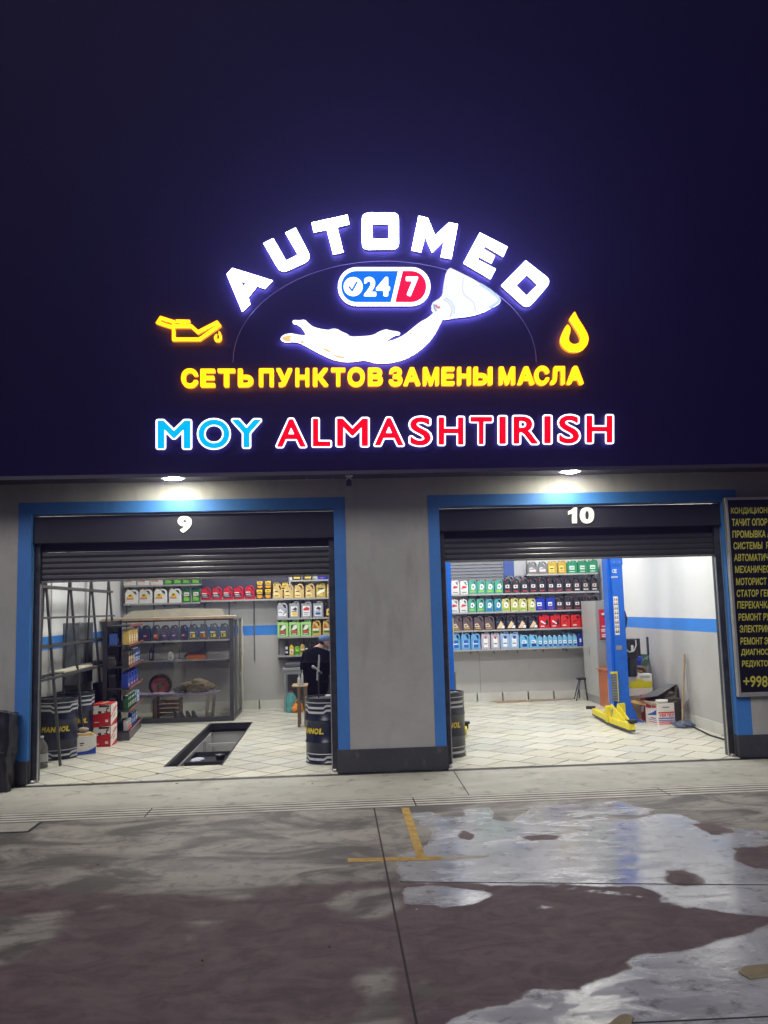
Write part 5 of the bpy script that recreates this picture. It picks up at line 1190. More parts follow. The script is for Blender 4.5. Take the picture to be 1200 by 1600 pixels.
B().box(bx1-.05, bx1, by1-.06, by1, .08, bzt-.06).build('post', gfl, bth, bevel=.003); B().box(bx1-.045, bx1, by0+.62, by0+.66, .08, bzt-.06).build('post', gfl, bth)
plym = mat('ply_board', (.40, .36, .27), .6, var=.15, vs=5); plye = mat('ply_edge', (.38, .27, .16), .6, var=.2, vs=15)
tp = B(); tp.prism([(by0-.02, bzt-.015), (by0-.02, bzt+.012), (by0+.45, bzt+.03), (by0+.45, bzt+.0)], lambda u, v: (bx0-.02, u, v), lambda u, v: (bx1+.02, u, v)); tp.build('top_board', plym, bth)
B().box(bx0-.02, bx1+.02, by0-.035, by0-.021, bzt-.03, bzt+.014).build('top_edge', plye, bth)
B().prism([(-4.2, bzt+.02), (-3.95, bzt+.16), (-3.0, bzt+.19), (-2.2, bzt+.16), (-2.15, bzt+.02)], lambda u, v: (u, by0+.35, v), lambda u, v: (u, by0+.37, v)).build('leaning_board', mat('dusty_board', (.46, .44, .36), .7, var=.12), bth)
# glass
gmn = bpy.data.materials.new('booth_glass'); gmn.use_nodes = True; t_ = gmn.node_tree; t_.nodes.clear()
o_ = t_.nodes.new('ShaderNodeOutputMaterial'); mx = t_.nodes.new('ShaderNodeMixShader'); tr_ = t_.nodes.new('ShaderNodeBsdfTransparent'); gl_ = t_.nodes.new('ShaderNodeBsdfGlossy'); lw = t_.nodes.new('ShaderNodeFresnel'); lw.inputs[0].default_value = 1.5
tr_.inputs[0].default_value = (.96, .97, .97, 1); gl_.inputs['Roughness'].default_value = .03; gl_.inputs[0].default_value = (.9, .9, .9, 1)
t_.links.new(lw.outputs[0], mx.inputs[0]); t_.links.new(tr_.outputs[0], mx.inputs[1]); t_.links.new(gl_.outputs[0], mx.inputs[2]); t_.links.new(mx.outputs[0], o_.inputs[0])
for a, b_ in ((bx0+.02, -3.15), (-3.14, bx1-.08)): B().box(a, b_, by0+.024, by0+.030, .10, bzt-.06).build('glass_pane', gmn, bth)
for a, b_ in ((by0+.07, by0+.61), (by0+.67, by1-.07)): B().box(bx1-.03, bx1-.024, a, b_, .08, bzt-.06).build('glass_pane', gmn, bth)
fo_b = B(); pts = [(bx1+.01+random.uniform(-.008, .008), by1+.01, .15+k*.09) for k in range(21)]
fo_b.tube(pts, [random.uniform(.012, .026) for _ in pts], 7).build('foam_seam', mat('foam_cream', (.62, .58, .42), .8, bump=.3), bth, smooth=True)
for zz in (1.18, .83): B().sphere((bx1+.03, by0+1.0, zz), .022, 8).build('door_knob', chrome, bth)
B().tube([(bx1+.03, by0+.85, .85), (bx1+.045, by0+.85, .9), (bx1+.045, by0+.85, 1.3), (bx1+.03, by0+.85, 1.35)], .010, 8).build('handle', chrome, bth)
# bench with things on and under it, inside the booth
bn = thing('wooden_bench', (-3.2, 17.9, .013), 'low wooden bench covered with a printed cloth inside the glass booth', 'bench')
y0, y1 = 17.55, 17.95; L_, R_x = onY(214, 1098, y0).x, onY(338, 1096, y0).x; zt_ = .50
B().box(L_, R_x, y0, y1, zt_-.05, zt_).build('seat', wood, bn, bevel=.006)
for (x, y) in ((L_+.35, y0+.05), (R_x-.2, y0+.05), (R_x-.12, y1-.05), (L_+.35, y1-.05)): B().bar((x, y, .013), (x+(.04 if x > -3 else 0), y, zt_-.05), .06).build('leg', wood, bn)
B().bar((R_x-.2, y0+.05, .08), (R_x-.1, y1-.05, .08), .03).build('stretcher', wood, bn)
cl = B(); n = 26
clm = mat('printed_cloth', (.42, .36, .48), .8, var=.35, vs=18)
for i in range(n):
    xa, xb_ = L_-.02+(R_x-L_+.06)*i/n, L_-.02+(R_x-L_+.06)*(i+1)/n; dz = lambda x: .004+.006*math.sin(x*19)+.004*math.sin(x*43)
    cl.quad((xa, y0-.02, zt_+dz(xa)), (xb_, y0-.02, zt_+dz(xb_)), (xb_, y1, zt_+.012+dz(xb_)), (xa, y1, zt_+.012+dz(xa))); cl.quad((xa, y0-.022, zt_-.05+dz(xa*1.7)*2), (xb_, y0-.022, zt_-.05+dz(xb_*1.7)*2), (xb_, y0-.02, zt_+dz(xb_)), (xa, y0-.02, zt_+dz(xa)))
tag(cl.build('cloth', clm, org=(-3.2, 17.7, zt_), smooth=True), 'lilac printed cloth spread over the bench in the booth', 'cloth')
sk = B(); cx_ = onY(310, 1080, 17.75).x
for k in range(26):
    a = k*2.4; sk.sphere((cx_+.26*math.cos(a)*random.uniform(.3, 1), 17.75+.12*math.sin(a), zt_+.07+.16*random.random()*(1-.6*abs(math.cos(a)))), random.uniform(.07, .12), 7, sc=(1.4, 1, .75), jit=.12)
tag(sk.build('jacket', mat('khaki_cloth', (.26, .20, .12), .9, var=.35, vs=9, bump=.5, bs=30), org=(cx_, 17.75, zt_), smooth=True), 'crumpled khaki jacket heaped on the bench in the booth', 'jacket')
shm = mat('black_leather', (.02, .02, .022), .5)
bg_ = B(); 
for k in range(9): bg_.sphere((cx_-.42+.045*k, 17.72, zt_+.06+.018*k*(k < 7)), .07, 7, sc=(1, 1, .9), jit=.1)
tag(bg_.build('bag', mat('dark_bag', (.07, .075, .09), .7, var=.2), org=(cx_-.3, 17.72, zt_), smooth=True), 'dark limp bag beside the khaki jacket on the bench', 'bag')
for i, X in enumerate((276, 285, 295, 304)):
    p = onY(X, 1120, 17.45); s = B(); s.prism([(-.05, 0), (.06, 0), (.065, .04), (.03, .07), (0, .15), (-.06, .17)], lambda u, v: (p.x+u, 17.40, .1*0+.016+v), lambda u, v: (p.x+u, 17.50, .016+v))
    tag(s.build('shoe', shm, org=(p.x, 17.45, .016), bevel=.02), f'black shoe under the booth bench, {ORD[i]} from the left', 'shoe', 'black shoes under the bench')
wx = thing('wooden_crate', (onY(262, 1110, 17.6).x, 17.7, .013), 'low brown wooden crate under the left end of the booth bench', 'crate')
xx = onY(238, 1110, 17.6).x
for k in range(4): B().box(xx, xx+.55, 17.62, 17.64, .06+k*.085, .13+k*.085).build('plank', mat('brown_plank', (.22, .12, .07), .7, var=.3, vs=12), wx, bevel=.003)
B().box(xx, xx+.04, 17.64, 17.9, .013, .4).box(xx+.51, xx+.55, 17.64, 17.9, .013, .4).build('end_posts', mat('brown_plank', (.22, .12, .07), .7), wx)
whl = thing('wheel_cover', (onY(250, 1070, YB-.1).x, YB-.1, .9), 'round red disc with dark rim hanging on the wall inside the booth', 'reel')
c = onY(250.5, 1070.5, 17.9); cc = (c.x, 17.9, c.z); 
def disc(r0, r1, ya, yb__, m, name, par, n=36):
    b = B(); vs = []; fs = []
    for rr_, yy_ in ((r0, ya), (r1, ya), (r1, yb__), (r0, yb__)):
        for k in range(n): a = 2*PI*k/n; vs.append((cc[0]+rr_*math.cos(a), yy_, cc[2]+rr_*math.sin(a)))
    for j in range(4):
        for k in range(n): fs.append((j*n+k, j*n+(k+1) % n, ((j+1) % 4)*n+(k+1) % n, ((j+1) % 4)*n+k))
    return b.add(vs, fs).build(name, m, par, smooth=True)
disc(.18, .225, 17.86, 17.96, black, 'rim', whl); disc(.05, .18, 17.885, 17.93, mat('dull_red_disc', (.42, .09, .08), .45, var=.3, vs=10), 'disc', whl); disc(.001, .05, 17.85, 17.93, chrome, 'hub', whl)
B().tube([(cc[0]-.02, 17.95, cc[2]+.2), (cc[0]+.02, 18.45, 1.05)], .01, 6).build('hanger', chrome, whl)

# ------------------------------------------------------------------ cabinet, table, water, person
cf = mat('cabinet_frame_grey', (.30, .32, .33), .45, .2)
kb = thing('metal_table', (-.6, 18.3, .013), 'grey metal work table against the back wall behind the person', 'table')
xa = onY(443, 1060, 18.0).x; 
for x, y in ((xa, 18.0), (xa, 18.78), (.5, 18.0), (.5, 18.78)): B().box(x, x+.045, y, y+.045, .013, .86).build('leg', cf, kb)
B().box(xa-.02, .56, 17.98, 18.83, .86, .91).build('top', cf, kb, bevel=.004); B().box(xa+.045, .5, 18.0, 18.03, .78, .86).build('apron_rail', cf, kb)
B().box(xa+.06, .49, 18.5, 18.53, .2, .78).build('back_sheet', mat('table_back_dark', (.10, .10, .105), .6), kb)
tag(B().box(xa+.02, .2, 18.1, 18.7, .912, 1.0).build('machine_part', mat('dark_machine_part', (.09, .09, .11), .5), org=(-.3, 18.4, .912), bevel=.02), 'dark flat object lying on the grey metal table', 'machine part')
wj = thing('water_bottle', (-.93, 18.12, .013), 'large turquoise water bottle with a red cap under the grey metal table', 'bottle')
tq = mat('turquoise_plastic', (.10, .36, .36), .12, spec=.6); wxx = onY(455, 1100, 18.05).x
B().lathe([(.11, 0), (.125, .02), (.125, .10), (.118, .115), (.125, .13), (.125, .24), (.10, .32), (.05, .38), (.035, .40)], (wxx, 18.05, .013), 22).build('bottle_body', tq, wj, smooth=True)
B().lathe([(.04, .40), (.04, .43), (.001, .435)], (wxx, 18.05, .013), 14).build('cap', mat('cap_dark_red', (.30, .04, .07), .4), wj); B().box(wxx-.08, wxx+.06, 17.93, 17.95, .38, .41).build('carry_strap', tq, wj, bevel=.005)
oj = thing('orange_bag', (onY(465, 1106, 18.0).x, 18.0, .013), 'orange plastic bag of small things under the table beside the turquoise bottle', 'bag')
om = mat('orange_plastic', (.75, .26, .03), .4, var=.2); xo = onY(464, 1106, 17.95).x
s = B(); 
for k in range(8): s.sphere((xo+random.uniform(-.07, .07), 17.95+random.uniform(-.03, .03), .07+random.uniform(0, .09)), .07, 7, jit=.12)
s.build('bag_body', om, oj, smooth=True); B().tube([(xo-.04, 17.93, .18), (xo-.02, 17.93, .26), (xo+.03, 17.93, .26), (xo+.05, 17.93, .18)], .012, 7).build('handles', om, oj)
st = thing('wooden_table', (-.45, 15.9, .013), 'narrow brown wooden table beside the person with small bottles on it', 'table')
tx = onY(467, 1100, 15.75).x; tzt = .745
B().box(tx-.12, tx+.16, 15.7, 16.2, tzt-.025, tzt).build('table_top', wood, st, bevel=.004)
bwd = mat('brown_table_leg', (.13, .085, .055), .6)
for x in (tx, tx+.12):
    for y in (15.74, 16.12): B().bar((x, y, .013), (x, y, tzt-.025), .05).build('leg', bwd, st)
for i, (X, y) in enumerate(((467.5, 15.8), (472.5, 15.9))):
    p = onY(X, 1068, y); bt_ = thing('spray_can', (p.x, y, tzt), ('small white bottle near the edge of the brown table, left one', 'thin white bottle on the brown table right beside the dark coat')[i], 'bottle', 'small bottles on the brown table')
    r = (.032, .02)[i]; h = (.17, .24)[i]
    B().lathe([(r, 0), (r, h*.7), (r*.4, h*.82), (r*.35, h*.95)], (p.x, y, tzt), 14).build('bottle_body', mat('milky_plastic', (.5, .52, .53), .3), bt_, smooth=True)
    B().lathe([(r*.5, h*.95), (r*.5, h*1.08), (.001, h*1.1)], (p.x, y, tzt), 10).build('cap', mat('cap_grey', (.3, .3, .32), .4), bt_)
# person: skin-modifier figure, seen from behind, bent over the table
def skin(name, pts, edges, rad, m, parent, lvl=2, root=0):
    me = bpy.data.meshes.new(name); o_ = orgof(parent)
    me.from_pydata([Vector(p)-o_ for p in pts], edges, []); o = bpy.data.objects.new(name, me); COL.objects.link(o); o.parent = parent
    md = o.modifiers.new('skin', 'SKIN'); md.use_smooth_shade = True
    for i, r in enumerate(rad): me.skin_vertices[0].data[i].radius = (r if isinstance(r, tuple) else (r, r)); me.skin_vertices[0].data[i].use_root = (i == root)
    sb = o.modifiers.new('sub', 'SUBSURF'); sb.levels = lvl; sb.render_levels = lvl
    me.materials.append(m); return o
ps = thing('person', (-.38, 16.6, .013), 'person in a dark coat and blue cap bending over the table, seen from behind', 'person')
skinm = mat('skin', (.45, .26, .19), .5, var=.06); coat = mat('dark_coat', (.005, .0045, .009), .95, spec=.1, var=.3, vs=9, bump=.25, bs=40); trou = mat('dark_trousers', (.012, .012, .022), .8, var=.2)
X0 = -.34; Y0 = 16.6
bodyP = [(X0, Y0, .92), (X0, Y0-.02, 1.10), (X0+.02, Y0-.02, 1.28), (X0+.08, Y0, 1.38), (X0+.13, Y0-.01, 1.43), (X0+.165, Y0-.01, 1.50),
         (X0-.17, Y0, 1.26), (X0-.22, Y0-.02, 1.0), (X0-.19, Y0+.18, .82), (X0-.17, Y0+.24, .79),
         (X0+.22, Y0+.02, 1.27), (X0+.28, Y0, 1.02), (X0+.27, Y0+.18, .84), (X0+.26, Y0+.24, .81),
         (X0-.09, Y0, .86), (X0-.11, Y0+.01, .48), (X0-.12, Y0+.03, .10), (X0-.14, Y0+.12, .06),
         (X0+.09, Y0, .86), (X0+.11, Y0+.01, .48), (X0+.11, Y0+.03, .10), (X0+.12, Y0+.12, .06)]
bodyE = [(0,1),(1,2),(2,3),(3,4),(4,5),(2,6),(6,7),(7,8),(8,9),(2,10),(10,11),(11,12),(12,13),(0,14),(14,15),(15,16),(16,17),(0,18),(18,19),(19,20),(20,21)]
bodyR = [.13, .13, .14, .07, .055, .085, .055, .042, .034, .03, .055, .042, .034, .03, .085, .06, .04, .035, .085, .06, .04, .035]
skin('body', bodyP, bodyE, bodyR, skinm, ps)
# head with face turned down to the right
hd = Vector((X0+.175, Y0-.02, 1.495)); hb = B(); hb.sphere(hd, .088, 12, sc=(1.08, .92, 1.2))
fd = Vector((.88, -.12, -.42)).normalized()
hb.sphere(hd+fd*.095+Vector((0, 0, .0)), .020, 7, sc=(1.1, .8, 1.2)); hb.sphere(hd+fd*.07+Vector((0, 0, -.055)), .038, 7, sc=(1, 1, .8)); hb.sphere(hd+Vector((-.015, -.078, -.01)), .020, 7, sc=(.8, .45, 1.3))
hb.build('head', skinm, ps, smooth=True)
B().sphere(hd+Vector((-.025, 0, .005)), .090, 12, sc=(.98, .98, 1.08)).build('hair', mat('dark_hair', (.02, .015, .012), .7), ps, smooth=True)
cp = B(); cp.sphere(hd+Vector((-.008, 0, .04)), .102, 12, sc=(1.1, 1.0, .82)); 
bm_c = Vector((hd.x+.11, hd.y-.01, hd.z+.035)); cp.sphere(bm_c, .055, 10, sc=(1.1, 1.2, .18))
cp.build('cap', mat('blue_cap', (.10, .17, .34), .75, var=.2, vs=30), ps, smooth=True)
for q in ((.105, -.05, -.005), (.115, .02, -.005)): B().sphere(hd+Vector(q), .010, 6).build('eye', mat('eye_dark', (.03, .02, .02), .3), ps)
B().box(hd.x+.07, hd.x+.10, hd.y-.055, hd.y-.02, hd.z-.062, hd.z-.056).build('mouth', mat('lip', (.30, .12, .10), .5), ps)
coatP = [(X0, Y0, .42), (X0, Y0, .90), (X0, Y0-.02, 1.10), (X0+.01, Y0-.02, 1.24), (X0+.07, Y0, 1.365),
         (X0-.175, Y0, 1.23), (X0-.225, Y0-.02, 1.0), (X0-.195, Y0+.16, .83), (X0+.23, Y0+.02, 1.22), (X0+.285, Y0, 1.0), (X0+.27, Y0+.16, .84)]
coatE = [(0,1),(1,2),(2,3),(3,4),(3,5),(5,6),(6,7),(3,8),(8,9),(9,10)]
skin('coat', coatP, coatE, [(.23, .18), (.26, .19), (.27, .18), (.22, .16), (.085, .085), (.12, .12), (.10, .10), (.075, .075), (.10, .10), (.085, .085), (.06, .06)], coat, ps, root=1)
skin('trousers', [(X0, Y0, .80), (X0-.10, Y0, .70), (X0-.12, Y0+.01, .42), (X0-.13, Y0+.02, .09), (X0+.10, Y0, .70), (X0+.12, Y0+.01, .42), (X0+.12, Y0+.02, .09)], [(0,1),(1,2),(2,3),(0,4),(4,5),(5,6)], [.15, .12, .09, .075, .12, .09, .075], trou, ps)
for sx, yy in ((-.13, 0), (.12, 0)): B().sphere((X0+sx, Y0+.06, .055), .07, 8, sc=(.75, 1.8, .6)).build('shoe', shm, ps, smooth=True)
for sx, z_ in ((-.18, .79), (.26, .81)):
    hnd = B(); px, py = X0+sx, Y0+.27
    hnd.sphere((px, py, z_), .038, 8, sc=(1, 1.3, .5))
    for k in range(4): hnd.tube([(px-.026+.017*k, py+.035, z_), (px-.03+.019*k, py+.075, z_-.01), (px-.03+.019*k, py+.10+.006*abs(k-1.5), z_-.03)], [.009, .008, .006], 6)
    hnd.tube([(px+.03, py-.0, z_), (px+.055, py+.03, z_-.01), (px+.055, py+.06, z_-.02)], [.011, .009, .007], 6)
    hnd.build('hand', skinm, ps, smooth=True)
p2 = thing('person', (.12, 17.3, .013), 'second person in a blue jacket mostly hidden behind the door rail beyond the first', 'person')
bj = mat('blue_jacket', (.08, .14, .50), .7, var=.15, vs=12)
skin('body', [(x+.46, y+.62, z-.02) for x, y, z in bodyP], bodyE, bodyR, skinm, p2)
q_ = [(x+.46, y+.62, z+(.10 if k in (2, 3, 4) else 0)) for k, (x, y, z) in enumerate(coatP)]
skin('jacket', q_, coatE, [(.19, .15), (.20, .15), (.20, .15), (.18, .14), (.085, .085), (.09, .09), (.075, .075), (.055, .055), (.09, .09), (.075, .075), (.055, .055)], bj, p2, root=1)
skin('trousers', [(x+.46, y+.62, z) for x, y, z in ((X0, Y0, .80), (X0-.10, Y0, .70), (X0-.12, Y0+.01, .42), (X0-.13, Y0+.02, .09), (X0+.10, Y0, .70), (X0+.12, Y0+.01, .42), (X0+.12, Y0+.02, .09))], [(0,1),(1,2),(2,3),(0,4),(4,5),(5,6)], [.15, .12, .09, .075, .12, .09, .075], trou, p2)
h2 = Vector((X0+.60, Y0+.60, 1.62)); hb = B(); hb.sphere(h2, .09, 12, sc=(1, .95, 1.2)); hb.sphere(h2+Vector((-.05, -.075, -.02)), .018, 6); hb.build('head', skinm, p2, smooth=True)
B().sphere(h2+Vector((.01, .01, .04)), .098, 10, sc=(1.05, 1, .8)).build('hair', mat('dark_hair', (.02, .015, .012), .7), p2, smooth=True)

# ------------------------------------------------------------------ covered thing outside at the far left
tarp = mat('black_tarpaulin', (.010, .010, .016), .42, var=.3, bump=.4, bs=14)
tb = thing('covered_machine', (-4.45, 11.0, 0), 'something under a wrinkled black tarpaulin standing outside against the wall at far left', 'tarpaulin')
def wrinkle(x0, x1, y0, y1, z0, z1, name, amp=.03):
    bm = bmesh.new(); bmesh.ops.create_cube(bm, size=1); bmesh.ops.subdivide_edges(bm, edges=bm.edges[:], cuts=16, use_grid_fill=True)
    from mathutils import noise
    o_ = orgof(tb)
    for v in bm.verts:
        p = Vector((x0+(x1-x0)*(v.co.x+.5), y0+(y1-y0)*(v.co.y+.5), z0+(z1-z0)*(v.co.z+.5)))
        n_ = noise.noise_vector(Vector((p.x*3, p.y*3, p.z*1.6)))*amp+noise.noise_vector(Vector((p.x*11, p.y*11, p.z*5)))*amp*.5
        n_.y = min(n_.y, .0) if v.co.y > .45 else n_.y
        if v.co.z < -.45: n_.z = max(n_.z, 0)
        v.co = p+n_-o_
    me = bpy.data.meshes.new(name); bm.to_mesh(me); bm.free(); me.materials.append(tarp); me.polygons.foreach_set('use_smooth', [True]*len(me.polygons))
    o = bpy.data.objects.new(name, me); COL.objects.link(o); o.parent = tb
wrinkle(-5.3, -3.97, 10.93, 11.22, .42, .93, 'upper_cover', .06); wrinkle(-5.25, -3.99, 10.90, 11.21, .0, .47, 'lower_cover', .075)

# ------------------------------------------------------------------ right bay: lift, locker, desk, clutter
liftb = mat('lift_blue', (.012, .13, .60), .34, var=.12, vs=7); liftd = mat('lift_blue_inner', (.008, .07, .38), .4); lifty = mat('lift_yellow', (.74, .62, .02), .45, var=.16, vs=14)
rubber = mat('black_rubber', (.02, .02, .02), .7)
lf = thing('car_lift', (5.0, 15.1, 0), 'blue car lift column with warning stickers and folded yellow arms in the right bay', 'car lift')
# column: front face x 4.87..5.14 at y 15, side web deeper
cx0, cx1, cy0, cy1 = 4.945, 5.14, 14.95, 15.30
z0 = .012
B().box(cx0, cx1, cy0, cy0+.012, z0, 3.6).build('front_plate', liftb, lf)
c = B(); c.box(cx1-.012, cx1, cy0+.012, cy1, z0, 3.6); c.box(cx0+.0, cx0+.012, cy0+.012, cy0+.10, z0, 3.6); c.box(cx0-.055, cx0+.0, cy0+.10, cy0+.112, z0, 3.6); c.box(cx0-.055, cx0-.043, cy0+.112, cy1, z0, 3.6); c.box(cx0-.055, cx1, cy1, cy1+.012, z0, 3.6)
c.build('column', liftb, lf)
B().box(cx0-.04, cx0-.01, cy0+.14, cy0+.18, .5, 3.5).build('carriage_rail', liftd, lf)
B().box(cx0-.01, cx1+.01, cy0-.012, cy0-.001, 2.74, 3.6).build('joint_plate', liftb, lf)
for x in (cx0+.05, cx1-.05):
    for z in (2.79, 2.93, 3.1): B().tube([(x, cy0-.013, z), (x, cy0-.022, z)], .012, 8).build('bolt', chrome, lf)
# flared foot
ft = B(); ft.prism([(cx0, z0), (cx1+.13, z0), (cx1+.10, .12), (cx1+.03, .30), (cx1, .45), (cx0, .45)], lambda u, v: (u, cy0-.013, v), lambda u, v: (u, cy0-.001, v)); ft.build('foot_gusset', liftb, lf)
B().box(cx0-.12, cx1+.18, cy0-.15, cy1+.12, .013, .025).build('base_plate', liftb, lf)
# stickers
stw = mat('sticker_white', rgb(225, 225, 222), .4); stk = mat('sticker_black', (.03, .03, .035), .4); str_ = mat('sticker_red', rgb(190, 40, 50), .4); stg = mat('sticker_green', rgb(60, 140, 110), .4)
y_s = cy0-.002
A0, A1 = onY(957.5, 932, cy0), onY(968.5, 992, cy0)
sx0, sx1, sz0, sz1 = A0.x+.005, A1.x-.0, A1.z, A0.z
B().box(sx0, sx1, y_s-.001, y_s+.001, sz0, sz1).build('sticker_strip', stw, lf)
pb_ = B(); sw_ = sx1-sx0; sh = sz1-sz0
for i in range(8):
    zz = sz1-sh*(.06+i*.118)
    if i in (5, 7): pb_.box(sx0+sw_*.1, sx1-sw_*.1, y_s-.002, y_s-.001, zz-sh*.055, zz-sh*.042, 2 if i == 5 else 0)
    for k in range(2):
        xx_ = sx0+sw_*(.10+.45*k); pb_.box(xx_, xx_+sw_*.36, y_s-.002, y_s-.001, zz-sh*.045, zz-sh*.018, 0 if (i+k) % 5 else 1)
        pb_.box(xx_+sw_*.10, xx_+sw_*.26, y_s-.002, y_s-.001, zz-sh*.01, zz+sh*.022, 0 if (i*k) % 3 else 1)
pb_.build('sticker_print', [stk, str_, stg], lf)
p = onY(967, 1012, cy0); B().box(p.x-.055, p.x+.055, y_s-.002, y_s, p.z-.04, p.z+.04).build('rating_plate', mat('plate_grey', (.33, .33, .33), .35, .5), lf)
for ch, X0_, X1_ in (('C', 956.5, 960.3), ('E', 960.2, 963.8)):
    def mp(u, v): q = onY(X0_+(X1_-X0_)*u, 895-5.6*v, y_s-.001); return Vector((q.x, y_s-.001, q.z))
    v_, f_, s_, b_ = glyph_geo(ch, .02, mp, (0, .001, 0)); B().add(v_, f_).build('ce_mark', stw, lf)
p0, p1 = onY(955, 902.8, y_s), onY(965.5, 900.5, y_s)
for k in range(6): 
    xx_ = p0.x+(p1.x-p0.x)*k/6; B().box(xx_, xx_+(p1.x-p0.x)/6*.7, y_s-.002, y_s-.001, p0.z, p1.z).build('small_print', stw, lf)
# power unit, tank, hoses on the right of the column
pu = B(); a = onY(983, 1013, 15.2); 
B().box(a.x-.10, a.x+.13, 15.1, 15.34, a.z-.17, a.z+.17).build('motor', black, lf, bevel=.02)
B().box(a.x+.13, a.x+.19, 15.15, 15.25, a.z-.14, a.z+.17).build('motor_bracket', black, lf, bevel=.006)
B().box(a.x+.0, a.x+.045, 15.096, 15.099, a.z-.06, a.z+.06).build('motor_label', stw, lf)
bz = onY(984, 1057, 15.2).z; tz = onY(984, 1022, 15.2).z
B().lathe([(.10, bz), (.115, bz+.02), (.115, (bz+tz)/2-.004), (.119, (bz+tz)/2), (.115, (bz+tz)/2+.004), (.115, tz-.02), (.09, tz)], (a.x+.015, 15.22, 0), 24).build('oil_tank', black, lf, smooth=True)
hs = B(); P_ = [onY(*q, 15.07) for q in ((974, 1006), (977, 1014), (984, 1019), (991, 1016), (994, 1008), (993, 1000))]; hs.tube(P_, .012, 8).build('white_hose', mat('white_hose', (.62, .62, .58), .5), lf, smooth=True)
P_ = [onY(*q, 15.28) for q in ((968, 876), (971, 910), (974, 950), (975, 1000))]; B().tube(P_, .008, 6).build('cable', mat('white_hose', (.62, .62, .58), .5), lf)
q0, q1 = onY(975, 953, 15.35), onY(978, 980, 15.35); B().prism([(cx1+.002, q0.z+.05), (cx1+.10, q0.z-.02), (cx1+.13, q1.z+.15), (cx1+.10, q1.z), (cx1+.002, q1.z-.12)], lambda u, v: (u, 15.2, v), lambda u, v: (u, 15.26, v)).build('cable_guard', black, lf)
# safety brush strip left of the foot, yellow edge
B().box(cx0-.115, cx0-.02, cy0-.03, cy0-.012, 0.37, .84).build('bristle_guard', mat('ribbed_grey', (.13, .135, .125), .7, var=.3), lf)
for k in range(10): B().box(cx0-.115, cx0-.02, cy0-.035, cy0-.031, .38+k*.046, .392+k*.046).build('guard_rib', mat('rib_light', (.28, .29, .27), .6), lf)
B().box(cx0-.02, cx0-.004, cy0-.03, cy0-.012, .36, .84).box(cx0-.125, cx0-.004, cy0-.03, cy0-.012, .841, .88).build('yellow_edge', lifty, lf)
# folded arms: long beam from far left to near right, gusset in the middle
p_far, p_mid, p_near = Vector((4.60, 15.75, .13)), Vector((4.68, 14.75, .13)), Vector((4.93, 13.95, .12))
p_far = onZ(929, 1110, .13); p_mid = onZ(957, 1125, .12); p_near = onZ(988, 1137, .11); p_far.z = p_mid.z = p_near.z = .12
B().bar(p_far, p_mid, .09, .10).build('arm_outer', lifty, lf, bevel=.008); B().bar(p_mid+Vector((0, 0, .0)), p_near, .10, .10).build('arm_inner', lifty, lf, bevel=.008)
B().bar(p_far-Vector((0, 0, .062)), p_mid-Vector((0, 0, .062)), .09, .02).bar(p_mid-Vector((0, 0, .062)), p_near-Vector((0, 0, .062)), .10, .02).build('arm_shadow_rail', black, lf)  # black strip along the underside of both arm beams
hh = Vector((cx0-.02, cy0-.04, .12)); 
gz = B()
def web(a, b, c, th=.018):
    a, b, c = Vector(a), Vector(b), Vector(c); n = (b-a).cross(c-a).normalized()*th; return gz.add([a, b, c, a+n, b+n, c+n], [(0, 1, 2), (5, 4, 3), (0, 3, 4, 1), (1, 4, 5, 2), (2, 5, 3, 0)])
up_ = Vector((0, 0, 1)); pk = onZ(956, 1104, .34); pk.z = .36; pk = onY(956.5, 1100, (p_mid.y+.1))
web(p_mid+up_*.05, p_mid+(p_near-p_mid)*.75+up_*.05, pk); web(p_mid+(p_far-p_mid)*.45+up_*.05, p_mid+up_*.05, pk); web(p_mid+Vector((.10, .1, .05)), p_mid+(p_near-p_mid)*.7+Vector((.10, .05, .05)), pk+Vector((.12, .05, -.01)))
gz.build('arm_gusset', lifty, lf)
B().bar(p_mid+Vector((-.02, .12, -.05)), p_mid+Vector((-.02, .12, .22)), .10, .10).build('hinge_block', lifty, lf, bevel=.008); B().bar(p_mid+Vector((.03, .0, .0)), p_mid+Vector((.03, .0, .20)), .03, .14).build('hinge_plate', lifty, lf); 
B().tube([p_mid+Vector((.0, -.02, -.02)), p_mid+Vector((.0, -.02, .19))], .022, 10).build('hinge_pin', chrome, lf)
B().box(hh.x-.02, hh.x+.10, hh.y-.06, hh.y, .08, .34).build('carriage', lifty, lf, bevel=.006)
B().lathe([(.07, .18), (.075, .2), (.075, .225), (.07, .23)], (p_near.x+.02, p_near.y+.03, 0), 18).tube([(p_near.x+.02, p_near.y+.03, .15), (p_near.x+.02, p_near.y+.03, .19)], .03, 10).build('lift_pad', rubber, lf)
B().tube([p_far+Vector((-.14, .05, .06)), p_far+Vector((.02, 0, .06))], .03, 8).build('lift_pad', rubber, lf)
